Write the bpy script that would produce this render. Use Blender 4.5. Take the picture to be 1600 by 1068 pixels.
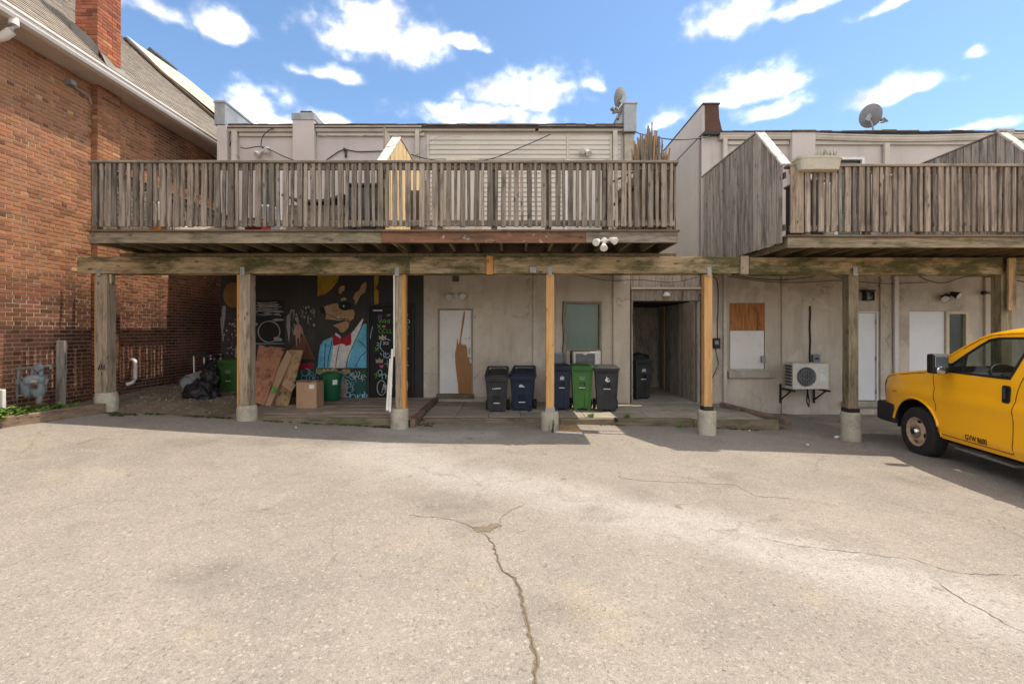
import bpy, bmesh, math, random
from mathutils import Vector, Matrix, noise
from mathutils.geometry import delaunay_2d_cdt, tessellate_polygon
random.seed(7)
R = math.radians
scene = bpy.context.scene
for o in list(bpy.data.objects): bpy.data.objects.remove(o)
col = scene.collection

# ------------------------------------------------------------------ camera
F, HZ, CZ = 740.0, 517.0, 1.70          # focal length in photo pixels, horizon row, eye height
cd = bpy.data.cameras.new('camera'); cam = bpy.data.objects.new('camera', cd); col.objects.link(cam)
cd.sensor_width = 36; cd.lens = F/1600*36; cd.shift_y = -17/1600
cd.clip_start = .05; cd.clip_end = 2000
cam.location = (0, 0, CZ); cam.rotation_euler = (R(90), 0, 0)
scene.camera = cam
# ------------------------------------------------------------------ sun and sky
LIGHT = Vector((-1.92, -.17, -4.34)).normalized()      # where the sunlight travels
SUN = -LIGHT
sd = bpy.data.lights.new('sun', 'SUN'); so = bpy.data.objects.new('sun', sd); col.objects.link(so)
sd.energy = 2.0; sd.angle = R(.55); sd.color = (1, .90, .74)
so.rotation_euler = LIGHT.to_track_quat('-Z', 'Y').to_euler(); so.location = (8, 2, 18)
scene.view_settings.view_transform = 'Standard'; scene.view_settings.look = 'None'
scene.view_settings.exposure = 1.56; scene.view_settings.gamma = 1
world = bpy.data.worlds.new('World'); scene.world = world; world.use_nodes = True
SKY_STRENGTH = .068
def build_world():
    nt = world.node_tree; N = nt.nodes; L = nt.links; N.clear()
    def nd(t, **k):
        n = N.new(t)
        for a, b in k.items(): setattr(n, a, b)
        return n
    def mth(op, a, b=None, c=None, clamp=False):
        n = nd('ShaderNodeMath', operation=op, use_clamp=clamp)
        for i, v in enumerate((a, b, c)):
            if v is None: continue
            if isinstance(v, (int, float)): n.inputs[i].default_value = v
            else: L.new(v, n.inputs[i])
        return n.outputs[0]
    out = nd('ShaderNodeOutputWorld'); bg = nd('ShaderNodeBackground'); bg.inputs[1].default_value = SKY_STRENGTH
    sky = nd('ShaderNodeTexSky', sky_type='NISHITA'); sky.sun_disc = False
    sky.sun_elevation = math.asin(SUN.z); sky.sun_rotation = math.atan2(SUN.x, SUN.y)
    sky.air_density = 1.0; sky.dust_density = .6; sky.ozone_density = 1.6
    tc = nd('ShaderNodeTexCoord'); sep = nd('ShaderNodeSeparateXYZ'); L.new(tc.outputs['Generated'], sep.inputs[0])
    x, y, z = sep.outputs
    az = mth('ARCTAN2', x, y); el = mth('ARCSINE', z)
    cmb = nd('ShaderNodeCombineXYZ'); L.new(az, cmb.inputs[0]); L.new(el, cmb.inputs[1])
    def noi(vec, sc, det, rough=.55, off=0):
        mp = nd('ShaderNodeMapping'); L.new(vec, mp.inputs[0]); mp.inputs['Location'].default_value = (off, off*.7, off*.3)
        mp.inputs['Scale'].default_value = (1, 1.25, 1)
        n = nd('ShaderNodeTexNoise'); L.new(mp.outputs[0], n.inputs['Vector'])
        n.inputs['Scale'].default_value = sc; n.inputs['Detail'].default_value = det; n.inputs['Roughness'].default_value = rough
        return n
    warp = noi(cmb.outputs[0], 9, 3)
    w1 = nd('ShaderNodeVectorMath', operation='SUBTRACT'); L.new(warp.outputs['Color'], w1.inputs[0]); w1.inputs[1].default_value = (.5, .5, .5)
    w2 = nd('ShaderNodeVectorMath', operation='MULTIPLY_ADD'); L.new(w1.outputs[0], w2.inputs[0]); w2.inputs[1].default_value = (.075, .05, 0)
    L.new(cmb.outputs[0], w2.inputs[2])
    # cumulus seen over the roofs (azimuth, elevation and size of each)
    clouds = [(240,12,62,20),(355,36,46,22),(600,58,120,36),(512,116,58,15),(590,18,75,18),(725,66,42,10),(815,138,105,30),(930,132,26,12),
              (750,178,120,18),(1140,28,72,28),(1250,10,70,14),(1180,128,84,26),(1210,166,62,17),(1050,180,40,14),(1400,140,88,22),(1532,78,28,10),
              (395,155,62,22),(430,184,90,18),(520,190,60,12),(1395,4,50,10),(1500,205,90,9),(120,60,60,26)]
    acc = None
    for px, py, a, b in clouds:
        u = (px-800)/F; v = (HZ-py)/F
        A = math.atan(u); E = math.atan2(v, math.hypot(1, u)); ca = math.cos(A)
        ra = 1.0*a/F*ca*ca; rb = 1.0*b/F*ca
        s1 = nd('ShaderNodeVectorMath', operation='SUBTRACT'); L.new(w2.outputs[0], s1.inputs[0]); s1.inputs[1].default_value = (A, E-.35*rb, 0)
        s2 = nd('ShaderNodeVectorMath', operation='MULTIPLY'); L.new(s1.outputs[0], s2.inputs[0]); s2.inputs[1].default_value = (1/ra, .78/rb, 0)
        s3 = nd('ShaderNodeVectorMath', operation='MULTIPLY'); L.new(s2.outputs[0], s3.inputs[0]); s3.inputs[1].default_value = (1, -2.1, 0)
        s4 = nd('ShaderNodeVectorMath', operation='MAXIMUM'); L.new(s2.outputs[0], s4.inputs[0]); L.new(s3.outputs[0], s4.inputs[1])
        ln = nd('ShaderNodeVectorMath', operation='LENGTH'); L.new(s4.outputs[0], ln.inputs[0])
        m = mth('SUBTRACT', 1.4, ln.outputs['Value'])
        acc = m if acc is None else mth('MAXIMUM', acc, m)
    # unseen rest of the sky: cloud made denser than in view to fill shade
    far = noi(tc.outputs['Generated'], 3.2, 4, .55, 4.0)
    fm = mth('MULTIPLY_ADD', far.outputs['Fac'], 6.0, -2.0)
    side = mth('GREATER_THAN', mth('MAXIMUM', mth('ABSOLUTE', az), mth('MULTIPLY', el, 1.25)), .86)
    fm = mth('ADD', fm, mth('MULTIPLY', mth('SUBTRACT', side, 1), 9))
    acc = mth('MAXIMUM', acc, fm)
    fine = noi(cmb.outputs[0], 17, 5, .56, 2.0)
    dens = mth('ADD', acc, mth('MULTIPLY', mth('SUBTRACT', fine.outputs['Fac'], .50), 2.1))
    rmp = nd('ShaderNodeMapRange', interpolation_type='SMOOTHSTEP'); L.new(dens, rmp.inputs[0])
    rmp.inputs[1].default_value = -.05; rmp.inputs[2].default_value = 1.35; rmp.inputs[4].default_value = 1.0
    shade = noi(cmb.outputs[0], 9, 3, .55, 9.0)
    cm = nd('ShaderNodeMix', data_type='RGBA'); L.new(mth('MULTIPLY_ADD', shade.outputs['Fac'], 2.6, -.78, True), cm.inputs[0])
    cm.inputs[6].default_value = (4.6, 4.55, 4.7, 1); cm.inputs[7].default_value = (19, 17.8, 16.5, 1)
    tint = nd('ShaderNodeMix', data_type='RGBA', blend_type='MULTIPLY'); tint.inputs[0].default_value = 1
    L.new(sky.outputs[0], tint.inputs[6]); tint.inputs[7].default_value = (.95, 1.08, 1.14, 1)
    mx = nd('ShaderNodeMix', data_type='RGBA'); L.new(mth('POWER', rmp.outputs[0], 2.2), mx.inputs[0]); L.new(tint.outputs[2], mx.inputs[6]); L.new(cm.outputs[2], mx.inputs[7])
    L.new(mx.outputs[2], bg.inputs[0]); L.new(bg.outputs[0], out.inputs[0])
build_world()
world.cycles.sampling_method = 'MANUAL'; world.cycles.sample_map_resolution = 512

# ------------------------------------------------------------------ helpers
def X(px, Y): return (px-800)*Y/F
def Z(py, Y): return CZ+(HZ-py)*Y/F
YW = 10.96                               # the facades' plane
def wx(px): return X(px, YW)
def wz(py): return Z(py, YW)
def lin(r, g, b):
    f = lambda c: (c/255/12.92) if c <= 10 else ((c/255+.055)/1.055)**2.4
    return (f(r), f(g), f(b))
class G:
    """collects shapes for ONE mesh"""
    def __init__(s): s.v = []; s.f = []; s.m = []; s.c = None
    def add(s, vs, fs, mi=0):
        n = len(s.v); s.v += [tuple(p) for p in vs]
        for f in fs: s.f.append([i+n for i in f]); s.m.append(mi)
        return s
    def box(s, x0, x1, y0, y1, z0, z1, mi=0):
        return s.add([(x0,y0,z0),(x1,y0,z0),(x1,y1,z0),(x0,y1,z0),(x0,y0,z1),(x1,y0,z1),(x1,y1,z1),(x0,y1,z1)],
              [(0,3,2,1),(4,5,6,7),(0,1,5,4),(1,2,6,5),(2,3,7,6),(3,0,4,7)], mi)
    def bar(s, p0, p1, w, h, up=(0,0,1), mi=0):
        p0 = Vector(p0); p1 = Vector(p1); d = (p1-p0).normalized(); u = Vector(up)
        if abs(d.dot(u)) > .99: u = Vector((0,1,0))
        a = d.cross(u).normalized(); b = a.cross(d).normalized()
        vs = [p+a*(sx*w/2)+b*(sz*h/2) for p in (p0, p1) for sx, sz in ((-1,-1),(1,-1),(1,1),(-1,1))]
        return s.add(vs, [(0,1,2,3),(7,6,5,4),(0,4,5,1),(1,5,6,2),(2,6,7,3),(3,7,4,0)], mi)
    def cyl(s, p0, p1, r0, r1=None, n=16, mi=0, cap=True):
        r1 = r0 if r1 is None else r1
        p0 = Vector(p0); p1 = Vector(p1); d = (p1-p0).normalized()
        u = Vector((0,0,1)) if abs(d.z) < .9 else Vector((1,0,0))
        a = d.cross(u).normalized(); b = d.cross(a)
        vs = []
        for p, r in ((p0, r0), (p1, r1)):
            for k in range(n):
                t = 2*math.pi*k/n; vs.append(p+a*(r*math.cos(t))+b*(r*math.sin(t)))
        fs = [(k, (k+1) % n, n+(k+1) % n, n+k) for k in range(n)]
        if cap: fs += [tuple(range(n-1, -1, -1)), tuple(range(n, 2*n))]
        return s.add(vs, fs, mi)
    def tube(s, pts, r, n=8, mi=0):
        pts = [Vector(p) for p in pts]; rings = []
        for i, p in enumerate(pts):
            d = (pts[min(i+1, len(pts)-1)]-pts[max(i-1, 0)]).normalized()
            u = Vector((0,0,1)) if abs(d.z) < .95 else Vector((1,0,0))
            a = d.cross(u).normalized(); b = d.cross(a)
            rr = r[i] if isinstance(r, (list, tuple)) else r
            rings.append([p+a*(rr*math.cos(2*math.pi*k/n))+b*(rr*math.sin(2*math.pi*k/n)) for k in range(n)])
        vs = [q for g in rings for q in g]; fs = []
        for i in range(len(pts)-1):
            for k in range(n): fs.append((i*n+k, i*n+(k+1) % n, (i+1)*n+(k+1) % n, (i+1)*n+k))
        fs += [tuple(range(n-1, -1, -1)), tuple(range((len(pts)-1)*n, len(pts)*n))]
        return s.add(vs, fs, mi)
    def prism(s, poly, fn, d0, d1, mi=0, back=True):
        """poly: 2D points; fn(u, v, d) -> 3D"""
        n = len(poly)
        vs = [fn(u, v, d0) for u, v in poly]+[fn(u, v, d1) for u, v in poly]
        tri = tessellate_polygon([[Vector((u, v, 0)) for u, v in poly]])
        fs = [tuple(t) for t in tri]
        if back: fs += [tuple(i+n for i in reversed(t)) for t in tri]
        fs += [(k, n+k, n+(k+1) % n, (k+1) % n) for k in range(n)]
        return s.add(vs, fs, mi)
    def lathe(s, prof, c, n=20, mi=0, ax='z', cap=True):
        vs = []; fs = []
        for r, h in prof:
            for k in range(n):
                t = 2*math.pi*k/n; a, b = r*math.cos(t), r*math.sin(t)
                p = (a, b, h) if ax == 'z' else ((a, h, b) if ax == 'y' else (h, a, b))
                vs.append((c[0]+p[0], c[1]+p[1], c[2]+p[2]))
        for i in range(len(prof)-1):
            for k in range(n): fs.append((i*n+k, i*n+(k+1) % n, (i+1)*n+(k+1) % n, (i+1)*n+k))
        if cap: fs += [tuple(range(n-1, -1, -1)), tuple(range((len(prof)-1)*n, len(prof)*n))]
        return s.add(vs, fs, mi)
    def mesh(s, name, mats, bevel=0, smooth=False, seg=1, norm=True):
        me = bpy.data.meshes.new(name); me.from_pydata(s.v, [], s.f)
        for m in (mats if isinstance(mats, (list, tuple)) else [mats]): me.materials.append(m)
        for p, i in zip(me.polygons, s.m): p.material_index = i
        if norm or bevel:
            bm = bmesh.new(); bm.from_mesh(me)
            if norm: bmesh.ops.recalc_face_normals(bm, faces=bm.faces)
            if bevel:
                es = [e for e in bm.edges if len(e.link_faces) == 2 and e.calc_face_angle(0) > .5]
                bmesh.ops.bevel(bm, geom=es, offset=bevel, segments=seg, affect='EDGES', profile=.6)
            bm.to_mesh(me); bm.free()
        if smooth:
            for p in me.polygons: p.use_smooth = True
            try: me.set_sharp_from_angle(angle=R(38))
            except Exception: pass
        return me
def link(name, me, parent=None, kind=None, label=None, local=False):
    o = bpy.data.objects.new(name, me); col.objects.link(o)
    if parent is not None:
        o.parent = parent
        if not local:
            p = parent; t = Matrix.Identity(4)
            loc = Vector((0, 0, 0))
            while p is not None: loc += Vector(p.location) + (p.matrix_parent_inverse.translation if p.parent else Vector((0,0,0))); p = p.parent
            o.matrix_parent_inverse = Matrix.Translation(-loc)
    if kind: o['kind'] = kind
    if label: o['label'] = label
    return o
def part(name, g, mats, parent, bevel=0, smooth=False, kind=None, label=None, local=False, seg=1, norm=True):
    return link(name, g.mesh(name, mats, bevel, smooth, seg, norm), parent, kind, label, local)
def tag(o, label, cat, group=None):
    o['label'] = label; o['category'] = cat
    if group: o['group'] = group
    return o
def thing(name, label, cat, loc=(0,0,0), rz=0, group=None):
    o = bpy.data.objects.new(name, None); col.objects.link(o); o.empty_display_size = .2
    o.location = loc; o.rotation_euler = (0, 0, rz)
    return tag(o, label, cat, group)
def struct(name, g, mats, **k): return part(name, g, mats, None, kind='structure', **k)
def put(name, me, parent, loc, rot=None, scale=None):
    """one more copy of a shared mesh under a thing that sits at loc in the world (the parent is not rotated)"""
    o = link(name, me, parent); o.location = loc
    if rot: o.rotation_euler = rot
    if scale: o.scale = scale
    return o
def text_geo(txt, size, bold=0):
    cu = bpy.data.curves.new('t', 'FONT'); cu.body = txt; cu.size = size; cu.resolution_u = 3; cu.offset = bold
    o = bpy.data.objects.new('t', cu); col.objects.link(o)
    bpy.context.view_layer.update()
    me = bpy.data.meshes.new_from_object(o.evaluated_get(bpy.context.evaluated_depsgraph_get()))
    vs = [tuple(v.co) for v in me.vertices]; fs = [tuple(p.vertices) for p in me.polygons]
    bpy.data.objects.remove(o); bpy.data.curves.remove(cu); bpy.data.meshes.remove(me)
    return vs, fs
# ------------------------------------------------------------------ materials
MT = {}
def mat(name, c, c2=None, rough=.85, nscale=5, fine=70, bump=.25, bdist=.004, metal=0, rnd=.0, stretch=(1,1,1), spec=.3,
        streak=None, streak_col=(.05,.045,.04), blot=None, blot_col=(.05,.05,.04), vcol=False, coat=0, fvar=.25, trans=0, thr=(.45,.7), hair=0, hair_col=(.12,.10,.08)):
    m = bpy.data.materials.new(name); m.use_nodes = True; nt = m.node_tree; N = nt.nodes; L = nt.links
    b = N['Principled BSDF']; b.inputs['Roughness'].default_value = rough; b.inputs['Metallic'].default_value = metal
    b.inputs['Specular IOR Level'].default_value = spec; b.inputs['Coat Weight'].default_value = coat
    tc = N.new('ShaderNodeTexCoord'); mp = N.new('ShaderNodeMapping'); L.new(tc.outputs['Object'], mp.inputs[0]); mp.inputs['Scale'].default_value = stretch
    oi = N.new('ShaderNodeObjectInfo')
    ad = N.new('ShaderNodeVectorMath'); ad.operation = 'ADD'; L.new(mp.outputs[0], ad.inputs[0])
    if rnd:
        mu = N.new('ShaderNodeMath'); mu.operation = 'MULTIPLY'; L.new(oi.outputs['Random'], mu.inputs[0]); mu.inputs[1].default_value = 37
        L.new(mu.outputs[0], ad.inputs[1])
    def noi(sc, det, vec, rg=.6):
        n = N.new('ShaderNodeTexNoise'); n.inputs['Scale'].default_value = sc; n.inputs['Detail'].default_value = det; n.inputs['Roughness'].default_value = rg
        L.new(vec, n.inputs['Vector']); return n
    def mixc(fac, a, bcol, bt='MIX'):
        x = N.new('ShaderNodeMix'); x.data_type = 'RGBA'; x.blend_type = bt
        if isinstance(fac, float): x.inputs[0].default_value = fac
        else: L.new(fac, x.inputs[0])
        for i, q in ((6, a), (7, bcol)):
            if isinstance(q, tuple): x.inputs[i].default_value = (*q[:3], 1)
            else: L.new(q, x.inputs[i])
        return x.outputs[2]
    def ramp(v, lo, hi, o0=0., o1=1.):
        r = N.new('ShaderNodeMapRange'); L.new(v, r.inputs[0]); r.inputs[1].default_value = lo; r.inputs[2].default_value = hi
        r.inputs[3].default_value = o0; r.inputs[4].default_value = o1; return r.outputs[0]
    big = noi(nscale, 5, ad.outputs[0])
    c2 = c2 or tuple(v*.75 for v in c)
    if vcol:
        at = N.new('ShaderNodeVertexColor'); at.layer_name = 'Col'
        base = mixc(ramp(big.outputs['Fac'], .3, .7), at.outputs[0], mixc(1., at.outputs[0], c2, 'MULTIPLY'))
    else: base = mixc(ramp(big.outputs['Fac'], .32, .68), c, c2)
    fn = noi(fine, 4, ad.outputs[0], .7)
    fv = N.new('ShaderNodeCombineColor'); r_ = ramp(fn.outputs['Fac'], .25, .75, 1-fvar, 1+fvar)
    for i in range(3): L.new(r_, fv.inputs[i])
    base = mixc(1., base, fv.outputs[0], 'MULTIPLY')
    if streak:
        mp2 = N.new('ShaderNodeMapping'); L.new(tc.outputs['Object'], mp2.inputs[0]); mp2.inputs['Scale'].default_value = streak
        s1 = noi(1, 6, mp2.outputs[0], .65)
        base = mixc(ramp(s1.outputs['Fac'], thr[0]+.05, thr[1]+.1, 0, .8), base, streak_col)
    if blot:
        s2 = noi(blot, 6, ad.outputs[0], .7)
        base = mixc(ramp(s2.outputs['Fac'], thr[0]+.08, thr[1], 0, .85), base, blot_col)
    if hair:
        wv = noi(2.2, 5, ad.outputs[0]); va = N.new('ShaderNodeVectorMath'); va.operation = 'MULTIPLY_ADD'; L.new(wv.outputs['Color'], va.inputs[0]); va.inputs[1].default_value = (.55, .55, .55); L.new(ad.outputs[0], va.inputs[2])
        vo = N.new('ShaderNodeTexVoronoi'); vo.feature = 'DISTANCE_TO_EDGE'; vo.inputs['Scale'].default_value = hair; L.new(va.outputs[0], vo.inputs['Vector'])
        mk = noi(.9, 3, ad.outputs[0]); mm = N.new('ShaderNodeMath'); mm.operation = 'MULTIPLY'; L.new(ramp(vo.outputs['Distance'],   .003, .010, .42, 0), mm.inputs[0]); L.new(ramp(mk.outputs['Fac'], .48, .58), mm.inputs[1])
        base = mixc(mm.outputs[0], base, hair_col)
        pt = noi(1.7, 2, ad.outputs[0]); base = mixc(ramp(pt.outputs['Fac'], .60, .615, 0, .30), base, tuple(v*1.25 for v in c))
    if rnd:
        cc = N.new('ShaderNodeCombineColor'); q = ramp(oi.outputs['Random'], 0, 1, 1-rnd, 1+rnd)
        for i in range(3): L.new(q, cc.inputs[i])
        base = mixc(1., base, cc.outputs[0], 'MULTIPLY')
    L.new(base, b.inputs['Base Color'])
    if bump:
        bp = N.new('ShaderNodeBump'); bp.inputs['Strength'].default_value = bump; bp.inputs['Distance'].default_value = bdist
        L.new(fn.outputs['Fac'], bp.inputs['Height']); L.new(bp.outputs[0], b.inputs['Normal'])
    if trans: b.inputs['Transmission Weight'].default_value = trans
    MT[name] = m; return m
def wood(name, c, c2, axis, dark=(.04,.033,.028), moss=0, rnd=.2, grain=1., peel=None, mosscol=(.055,.075,.018), rough=.85, stain=1.):
    """boards whose grain runs along axis (0, 1, 2): grain, knots, weather stains, moss, per-board tone"""
    m = bpy.data.materials.new(name); m.use_nodes = True; nt = m.node_tree; N = nt.nodes; L = nt.links
    b = N['Principled BSDF']; b.inputs['Roughness'].default_value = rough; b.inputs['Specular IOR Level'].default_value = .2
    tc = N.new('ShaderNodeTexCoord'); oi = N.new('ShaderNodeObjectInfo')
    mu = N.new('ShaderNodeMath'); mu.operation = 'MULTIPLY'; L.new(oi.outputs['Random'], mu.inputs[0]); mu.inputs[1].default_value = 53
    of = N.new('ShaderNodeVectorMath'); of.operation = 'ADD'; L.new(tc.outputs['Object'], of.inputs[0]); L.new(mu.outputs[0], of.inputs[1])
    def sc(along, across):
        mp = N.new('ShaderNodeMapping'); L.new(of.outputs[0], mp.inputs[0])
        v = [across]*3; v[axis] = along; mp.inputs['Scale'].default_value = v; return mp.outputs[0]
    def noi(vec, det=5, rg=.6, dist=0):
        n = N.new('ShaderNodeTexNoise'); n.inputs['Scale'].default_value = 1; n.inputs['Detail'].default_value = det
        n.inputs['Roughness'].default_value = rg; n.inputs['Distortion'].default_value = dist; L.new(vec, n.inputs['Vector']); return n.outputs['Fac']
    def ramp(v, lo, hi, o0=0., o1=1.):
        r = N.new('ShaderNodeMapRange'); L.new(v, r.inputs[0]); r.inputs[1].default_value = lo; r.inputs[2].default_value = hi
        r.inputs[3].default_value = o0; r.inputs[4].default_value = o1; return r.outputs[0]
    def mixc(fac, a, bcol, bt='MIX'):
        x = N.new('ShaderNodeMix'); x.data_type = 'RGBA'; x.blend_type = bt
        if isinstance(fac, float): x.inputs[0].default_value = fac
        else: L.new(fac, x.inputs[0])
        for i, q in ((6, a), (7, bcol)):
            if isinstance(q, tuple): x.inputs[i].default_value = (*q[:3], 1)
            else: L.new(q, x.inputs[i])
        return x.outputs[2]
    g = noi(sc(1.4, 26), 4, .65, .5)
    base = mixc(ramp(g, .36, .64), c, c2)
    fine = noi(sc(4, 70), 4, .7)
    base = mixc(ramp(fine, .52, .68, 0, .6*grain), base, dark)
    st = noi(sc(1.6, 9), 5, .7)
    base = mixc(ramp(st, .50, .70, 0, .8*stain), base, dark)
    # knots
    vo = N.new('ShaderNodeTexVoronoi'); vo.inputs['Scale'].default_value = 1; L.new(sc(3.2, 7), vo.inputs['Vector'])
    base = mixc(ramp(vo.outputs['Distance'], .07, .16, .8, 0), base, dark)
    if peel:
        pn = noi(sc(4.5, 9), 6, .75); base = mixc(ramp(pn, .60, .66), base, peel)
    if moss:
        mn = noi(sc(1.3, 3.2), 6, .7); base = mixc(ramp(mn, .62-moss*.25, .74-moss*.2, 0, .85), base, mosscol)
    cc = N.new('ShaderNodeCombineColor'); q = ramp(oi.outputs['Random'], 0, 1, 1-rnd, 1+rnd)
    for i in range(3): L.new(q, cc.inputs[i])
    base = mixc(1., base, cc.outputs[0], 'MULTIPLY')
    L.new(base, b.inputs['Base Color'])
    bp = N.new('ShaderNodeBump'); bp.inputs['Strength'].default_value = .45; bp.inputs['Distance'].default_value = .003
    L.new(fine, bp.inputs['Height']); L.new(bp.outputs[0], b.inputs['Normal'])
    MT[name] = m; return m
def glass(name, c, rough=.05, alpha=.35, tr=True):
    m = bpy.data.materials.new(name); m.use_nodes = True; nt = m.node_tree; N = nt.nodes; L = nt.links
    b = N['Principled BSDF']; out = N['Material Output']
    b.inputs['Base Color'].default_value = (*c, 1); b.inputs['Roughness'].default_value = rough; b.inputs['Specular IOR Level'].default_value = .6
    t = N.new('ShaderNodeBsdfTransparent'); t.inputs[0].default_value = (.82, .88, .84, 1)
    mx = N.new('ShaderNodeMixShader'); mx.inputs[0].default_value = alpha; L.new(t.outputs[0], mx.inputs[1]); L.new(b.outputs[0], mx.inputs[2]); L.new(mx.outputs[0], out.inputs[0])
    MT[name] = m; return m

W_GREY = ((.285,.235,.188), (.155,.125,.098))
wood('weathered_v', *W_GREY, 2, rnd=.36)
wood('weathered_x', *W_GREY, 0, rnd=.15)
wood('weathered_y', *W_GREY, 1, rnd=.2)
wood('silvery_v', (.36,.315,.275), (.24,.21,.18), 2, rnd=.26)
wood('fascia_x', (.29,.235,.165), (.18,.15,.10), 0, moss=.45, rnd=.05)
wood('fascia_brown', (.21,.105,.06), (.15,.075,.045), 0, rnd=.05, grain=.5, peel=(.40,.36,.32))
wood('beam_x', (.40,.30,.18), (.27,.20,.11), 0, moss=.8, rnd=.05, mosscol=(.036,.043,.011))
wood('joist_y', (.20,.15,.09), (.12,.095,.055), 1, moss=.45, rnd=.15)
wood('deckboard_x', (.16,.11,.075), (.10,.07,.05), 0, moss=.15, rnd=.25)
wood('old_post', (.36,.285,.20), (.25,.20,.145), 2, moss=.12, rnd=.1)
wood('moss_post', (.28,.225,.15), (.18,.15,.09), 2, moss=.4, rnd=.1)
wood('new_post', (.62,.37,.16), (.50,.28,.11), 2, dark=(.16,.07,.025), rnd=.08, grain=.35, stain=.35)
wood('new_plank', (.52,.27,.085), (.42,.20,.06), 2, dark=(.16,.07,.025), rnd=.08, grain=.35, stain=.35)
wood('cedar_light', (.60,.46,.26), (.48,.35,.18), 2, dark=(.12,.08,.04), rnd=.12, grain=.4, stain=.35)
wood('timber_y', (.235,.165,.115), (.15,.105,.075), 1, rnd=.1)
wood('timber_x', (.20,.165,.11), (.13,.11,.075), 0, moss=.3, rnd=.1)
wood('platform_x', (.38,.30,.235), (.27,.215,.17), 0, moss=.12, rnd=.16)
wood('passage_v', (.40,.34,.28), (.28,.235,.19), 2, rnd=.2)
wood('plywood', (.45,.20,.075), (.30,.125,.045), 2, dark=(.08,.035,.015), rnd=.05)
wood('panel_red', (.40,.19,.11), (.32,.15,.085), 2, rnd=.05, grain=.5)
wood('panel_tan', (.42,.28,.15), (.33,.21,.10), 2, rnd=.05, grain=.4)
wood('white_peel', (.66,.63,.58), (.56,.53,.48), 2, rnd=.05, grain=.3, dark=(.2,.17,.14), stain=.35)
wood('shabby_cap', (.62,.58,.53), (.44,.40,.36), 1, rnd=.1, grain=.9)
mat('stucco', (.55,.485,.405), (.48,.42,.345), nscale=1.1, fine=48, bump=.5, bdist=.008, streak=(2.2,1,.42), streak_col=(.25,.21,.165), blot=.9, blot_col=(.33,.28,.22), thr=(.43,.74), fvar=.1, hair=.8)
mat('stucco_up', (.53,.47,.43), (.46,.41,.375), nscale=1.2, fine=48, bump=.35, bdist=.006, streak=(3,1,.3), streak_col=(.27,.235,.21), thr=(.5,.8), fvar=.08)
mat('stucco_side', (.52,.475,.435), (.45,.41,.375), nscale=.8, fine=40, bump=.35, bdist=.006, streak=(1,3,.25), streak_col=(.25,.22,.20), thr=(.5,.8), fvar=.08)
mat('black_wall', (.020,.019,.020), (.034,.030,.028), nscale=1.2, fine=30, bump=.3, rough=.6, streak=(2,1,.7), streak_col=(.055,.045,.035))
mat('gutter', (.54,.49,.42), (.43,.385,.33), nscale=2, fine=25, bump=.05, rough=.5, streak=(.8,1,9), streak_col=(.20,.14,.10), thr=(.52,.8), fvar=.1)
mat('gutter_white', (.66,.62,.585), (.56,.52,.48), nscale=2, fine=25, bump=.05, rough=.5, fvar=.08)
mat('soffit', (.52,.44,.385), (.46,.385,.33), nscale=1.5, fine=20, bump=.05, rough=.6, fvar=.08)
mat('roof_tar', (.055,.052,.05), rough=.9, fine=30)
mat('roof_edge', (.06,.045,.038), (.12,.08,.055), rough=.8)
mat('galv', (.36,.375,.38), (.26,.275,.285), rough=.5, metal=.35, nscale=3, fine=18, bump=.08, fvar=.12, streak=(4,4,.8), streak_col=(.18,.18,.18))
mat('bracket', (.34,.34,.33), (.22,.22,.215), rough=.55, metal=.2, nscale=30, fine=90)
mat('brown_parapet', (.105,.052,.035), (.08,.04,.028), rough=.85)
mat('concrete', (.40,.365,.29), (.31,.285,.225), nscale=5, fine=45, bump=.6, bdist=.006, blot=4, blot_col=(.20,.18,.13), hair=2.5)
mat('slab', (.34,.30,.245), (.25,.225,.185), nscale=1.6, fine=60, bump=.5, blot=2.2, blot_col=(.14,.125,.095), rnd=.1)
mat('soil', (.20,.158,.11), (.12,.095,.066), nscale=4, fine=50, bump=1, bdist=.02, fvar=.5)
mat('mortar', (.39,.30,.215), (.29,.215,.15), nscale=1.5, fine=70, bump=.5)
mat('brick', (1,1,1), (.72,.70,.68), nscale=2.3, fine=55, bump=.6, bdist=.004, vcol=True, fvar=.22)
mat('shingle', (.30,.255,.205), (.20,.175,.15), nscale=6, fine=120, bump=.6, fvar=.4, blot=9, blot_col=(.14,.125,.11))
mat('lead', (.20,.19,.175), (.14,.135,.125), rough=.6, nscale=4)
mat('siding', (.55,.50,.435), (.50,.455,.39), nscale=1, fine=18, bump=.03, rough=.55, fvar=.05, streak=(1.5,1,.6), streak_col=(.40,.35,.30), thr=(.5,.8))
mat('white_paint', (.68,.655,.63), (.60,.575,.545), nscale=1.5, fine=30, bump=.08, rough=.6, fvar=.05, blot=2.5, blot_col=(.45,.41,.37), thr=(.5,.8))
mat('white_door', (.74,.74,.76), (.68,.68,.70), nscale=1.2, fine=20, bump=.05, rough=.5, fvar=.04)
mat('bare_ply', (.34,.17,.065), (.24,.12,.05), nscale=3, fine=60, stretch=(6,1,1), blot=3, blot_col=(.36,.27,.19))
mat('white_plastic', (.66,.63,.57), (.56,.53,.48), rough=.5, bump=.03, fvar=.06)
mat('cream_frame', (.62,.52,.37), (.52,.43,.30), rough=.6, bump=.06)
mat('grey_frame', (.27,.235,.185), (.19,.165,.13), rough=.7, bump=.15)
mat('blind', (.60,.66,.60), (.54,.60,.55), rough=.6, bump=.02, fvar=.04)
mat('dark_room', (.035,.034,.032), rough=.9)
mat('ac_white', (.64,.61,.54), (.56,.53,.46), rough=.5, bump=.03, fvar=.06, blot=3, blot_col=(.42,.38,.31))
mat('ac_dark', (.085,.085,.09), rough=.6)
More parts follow.
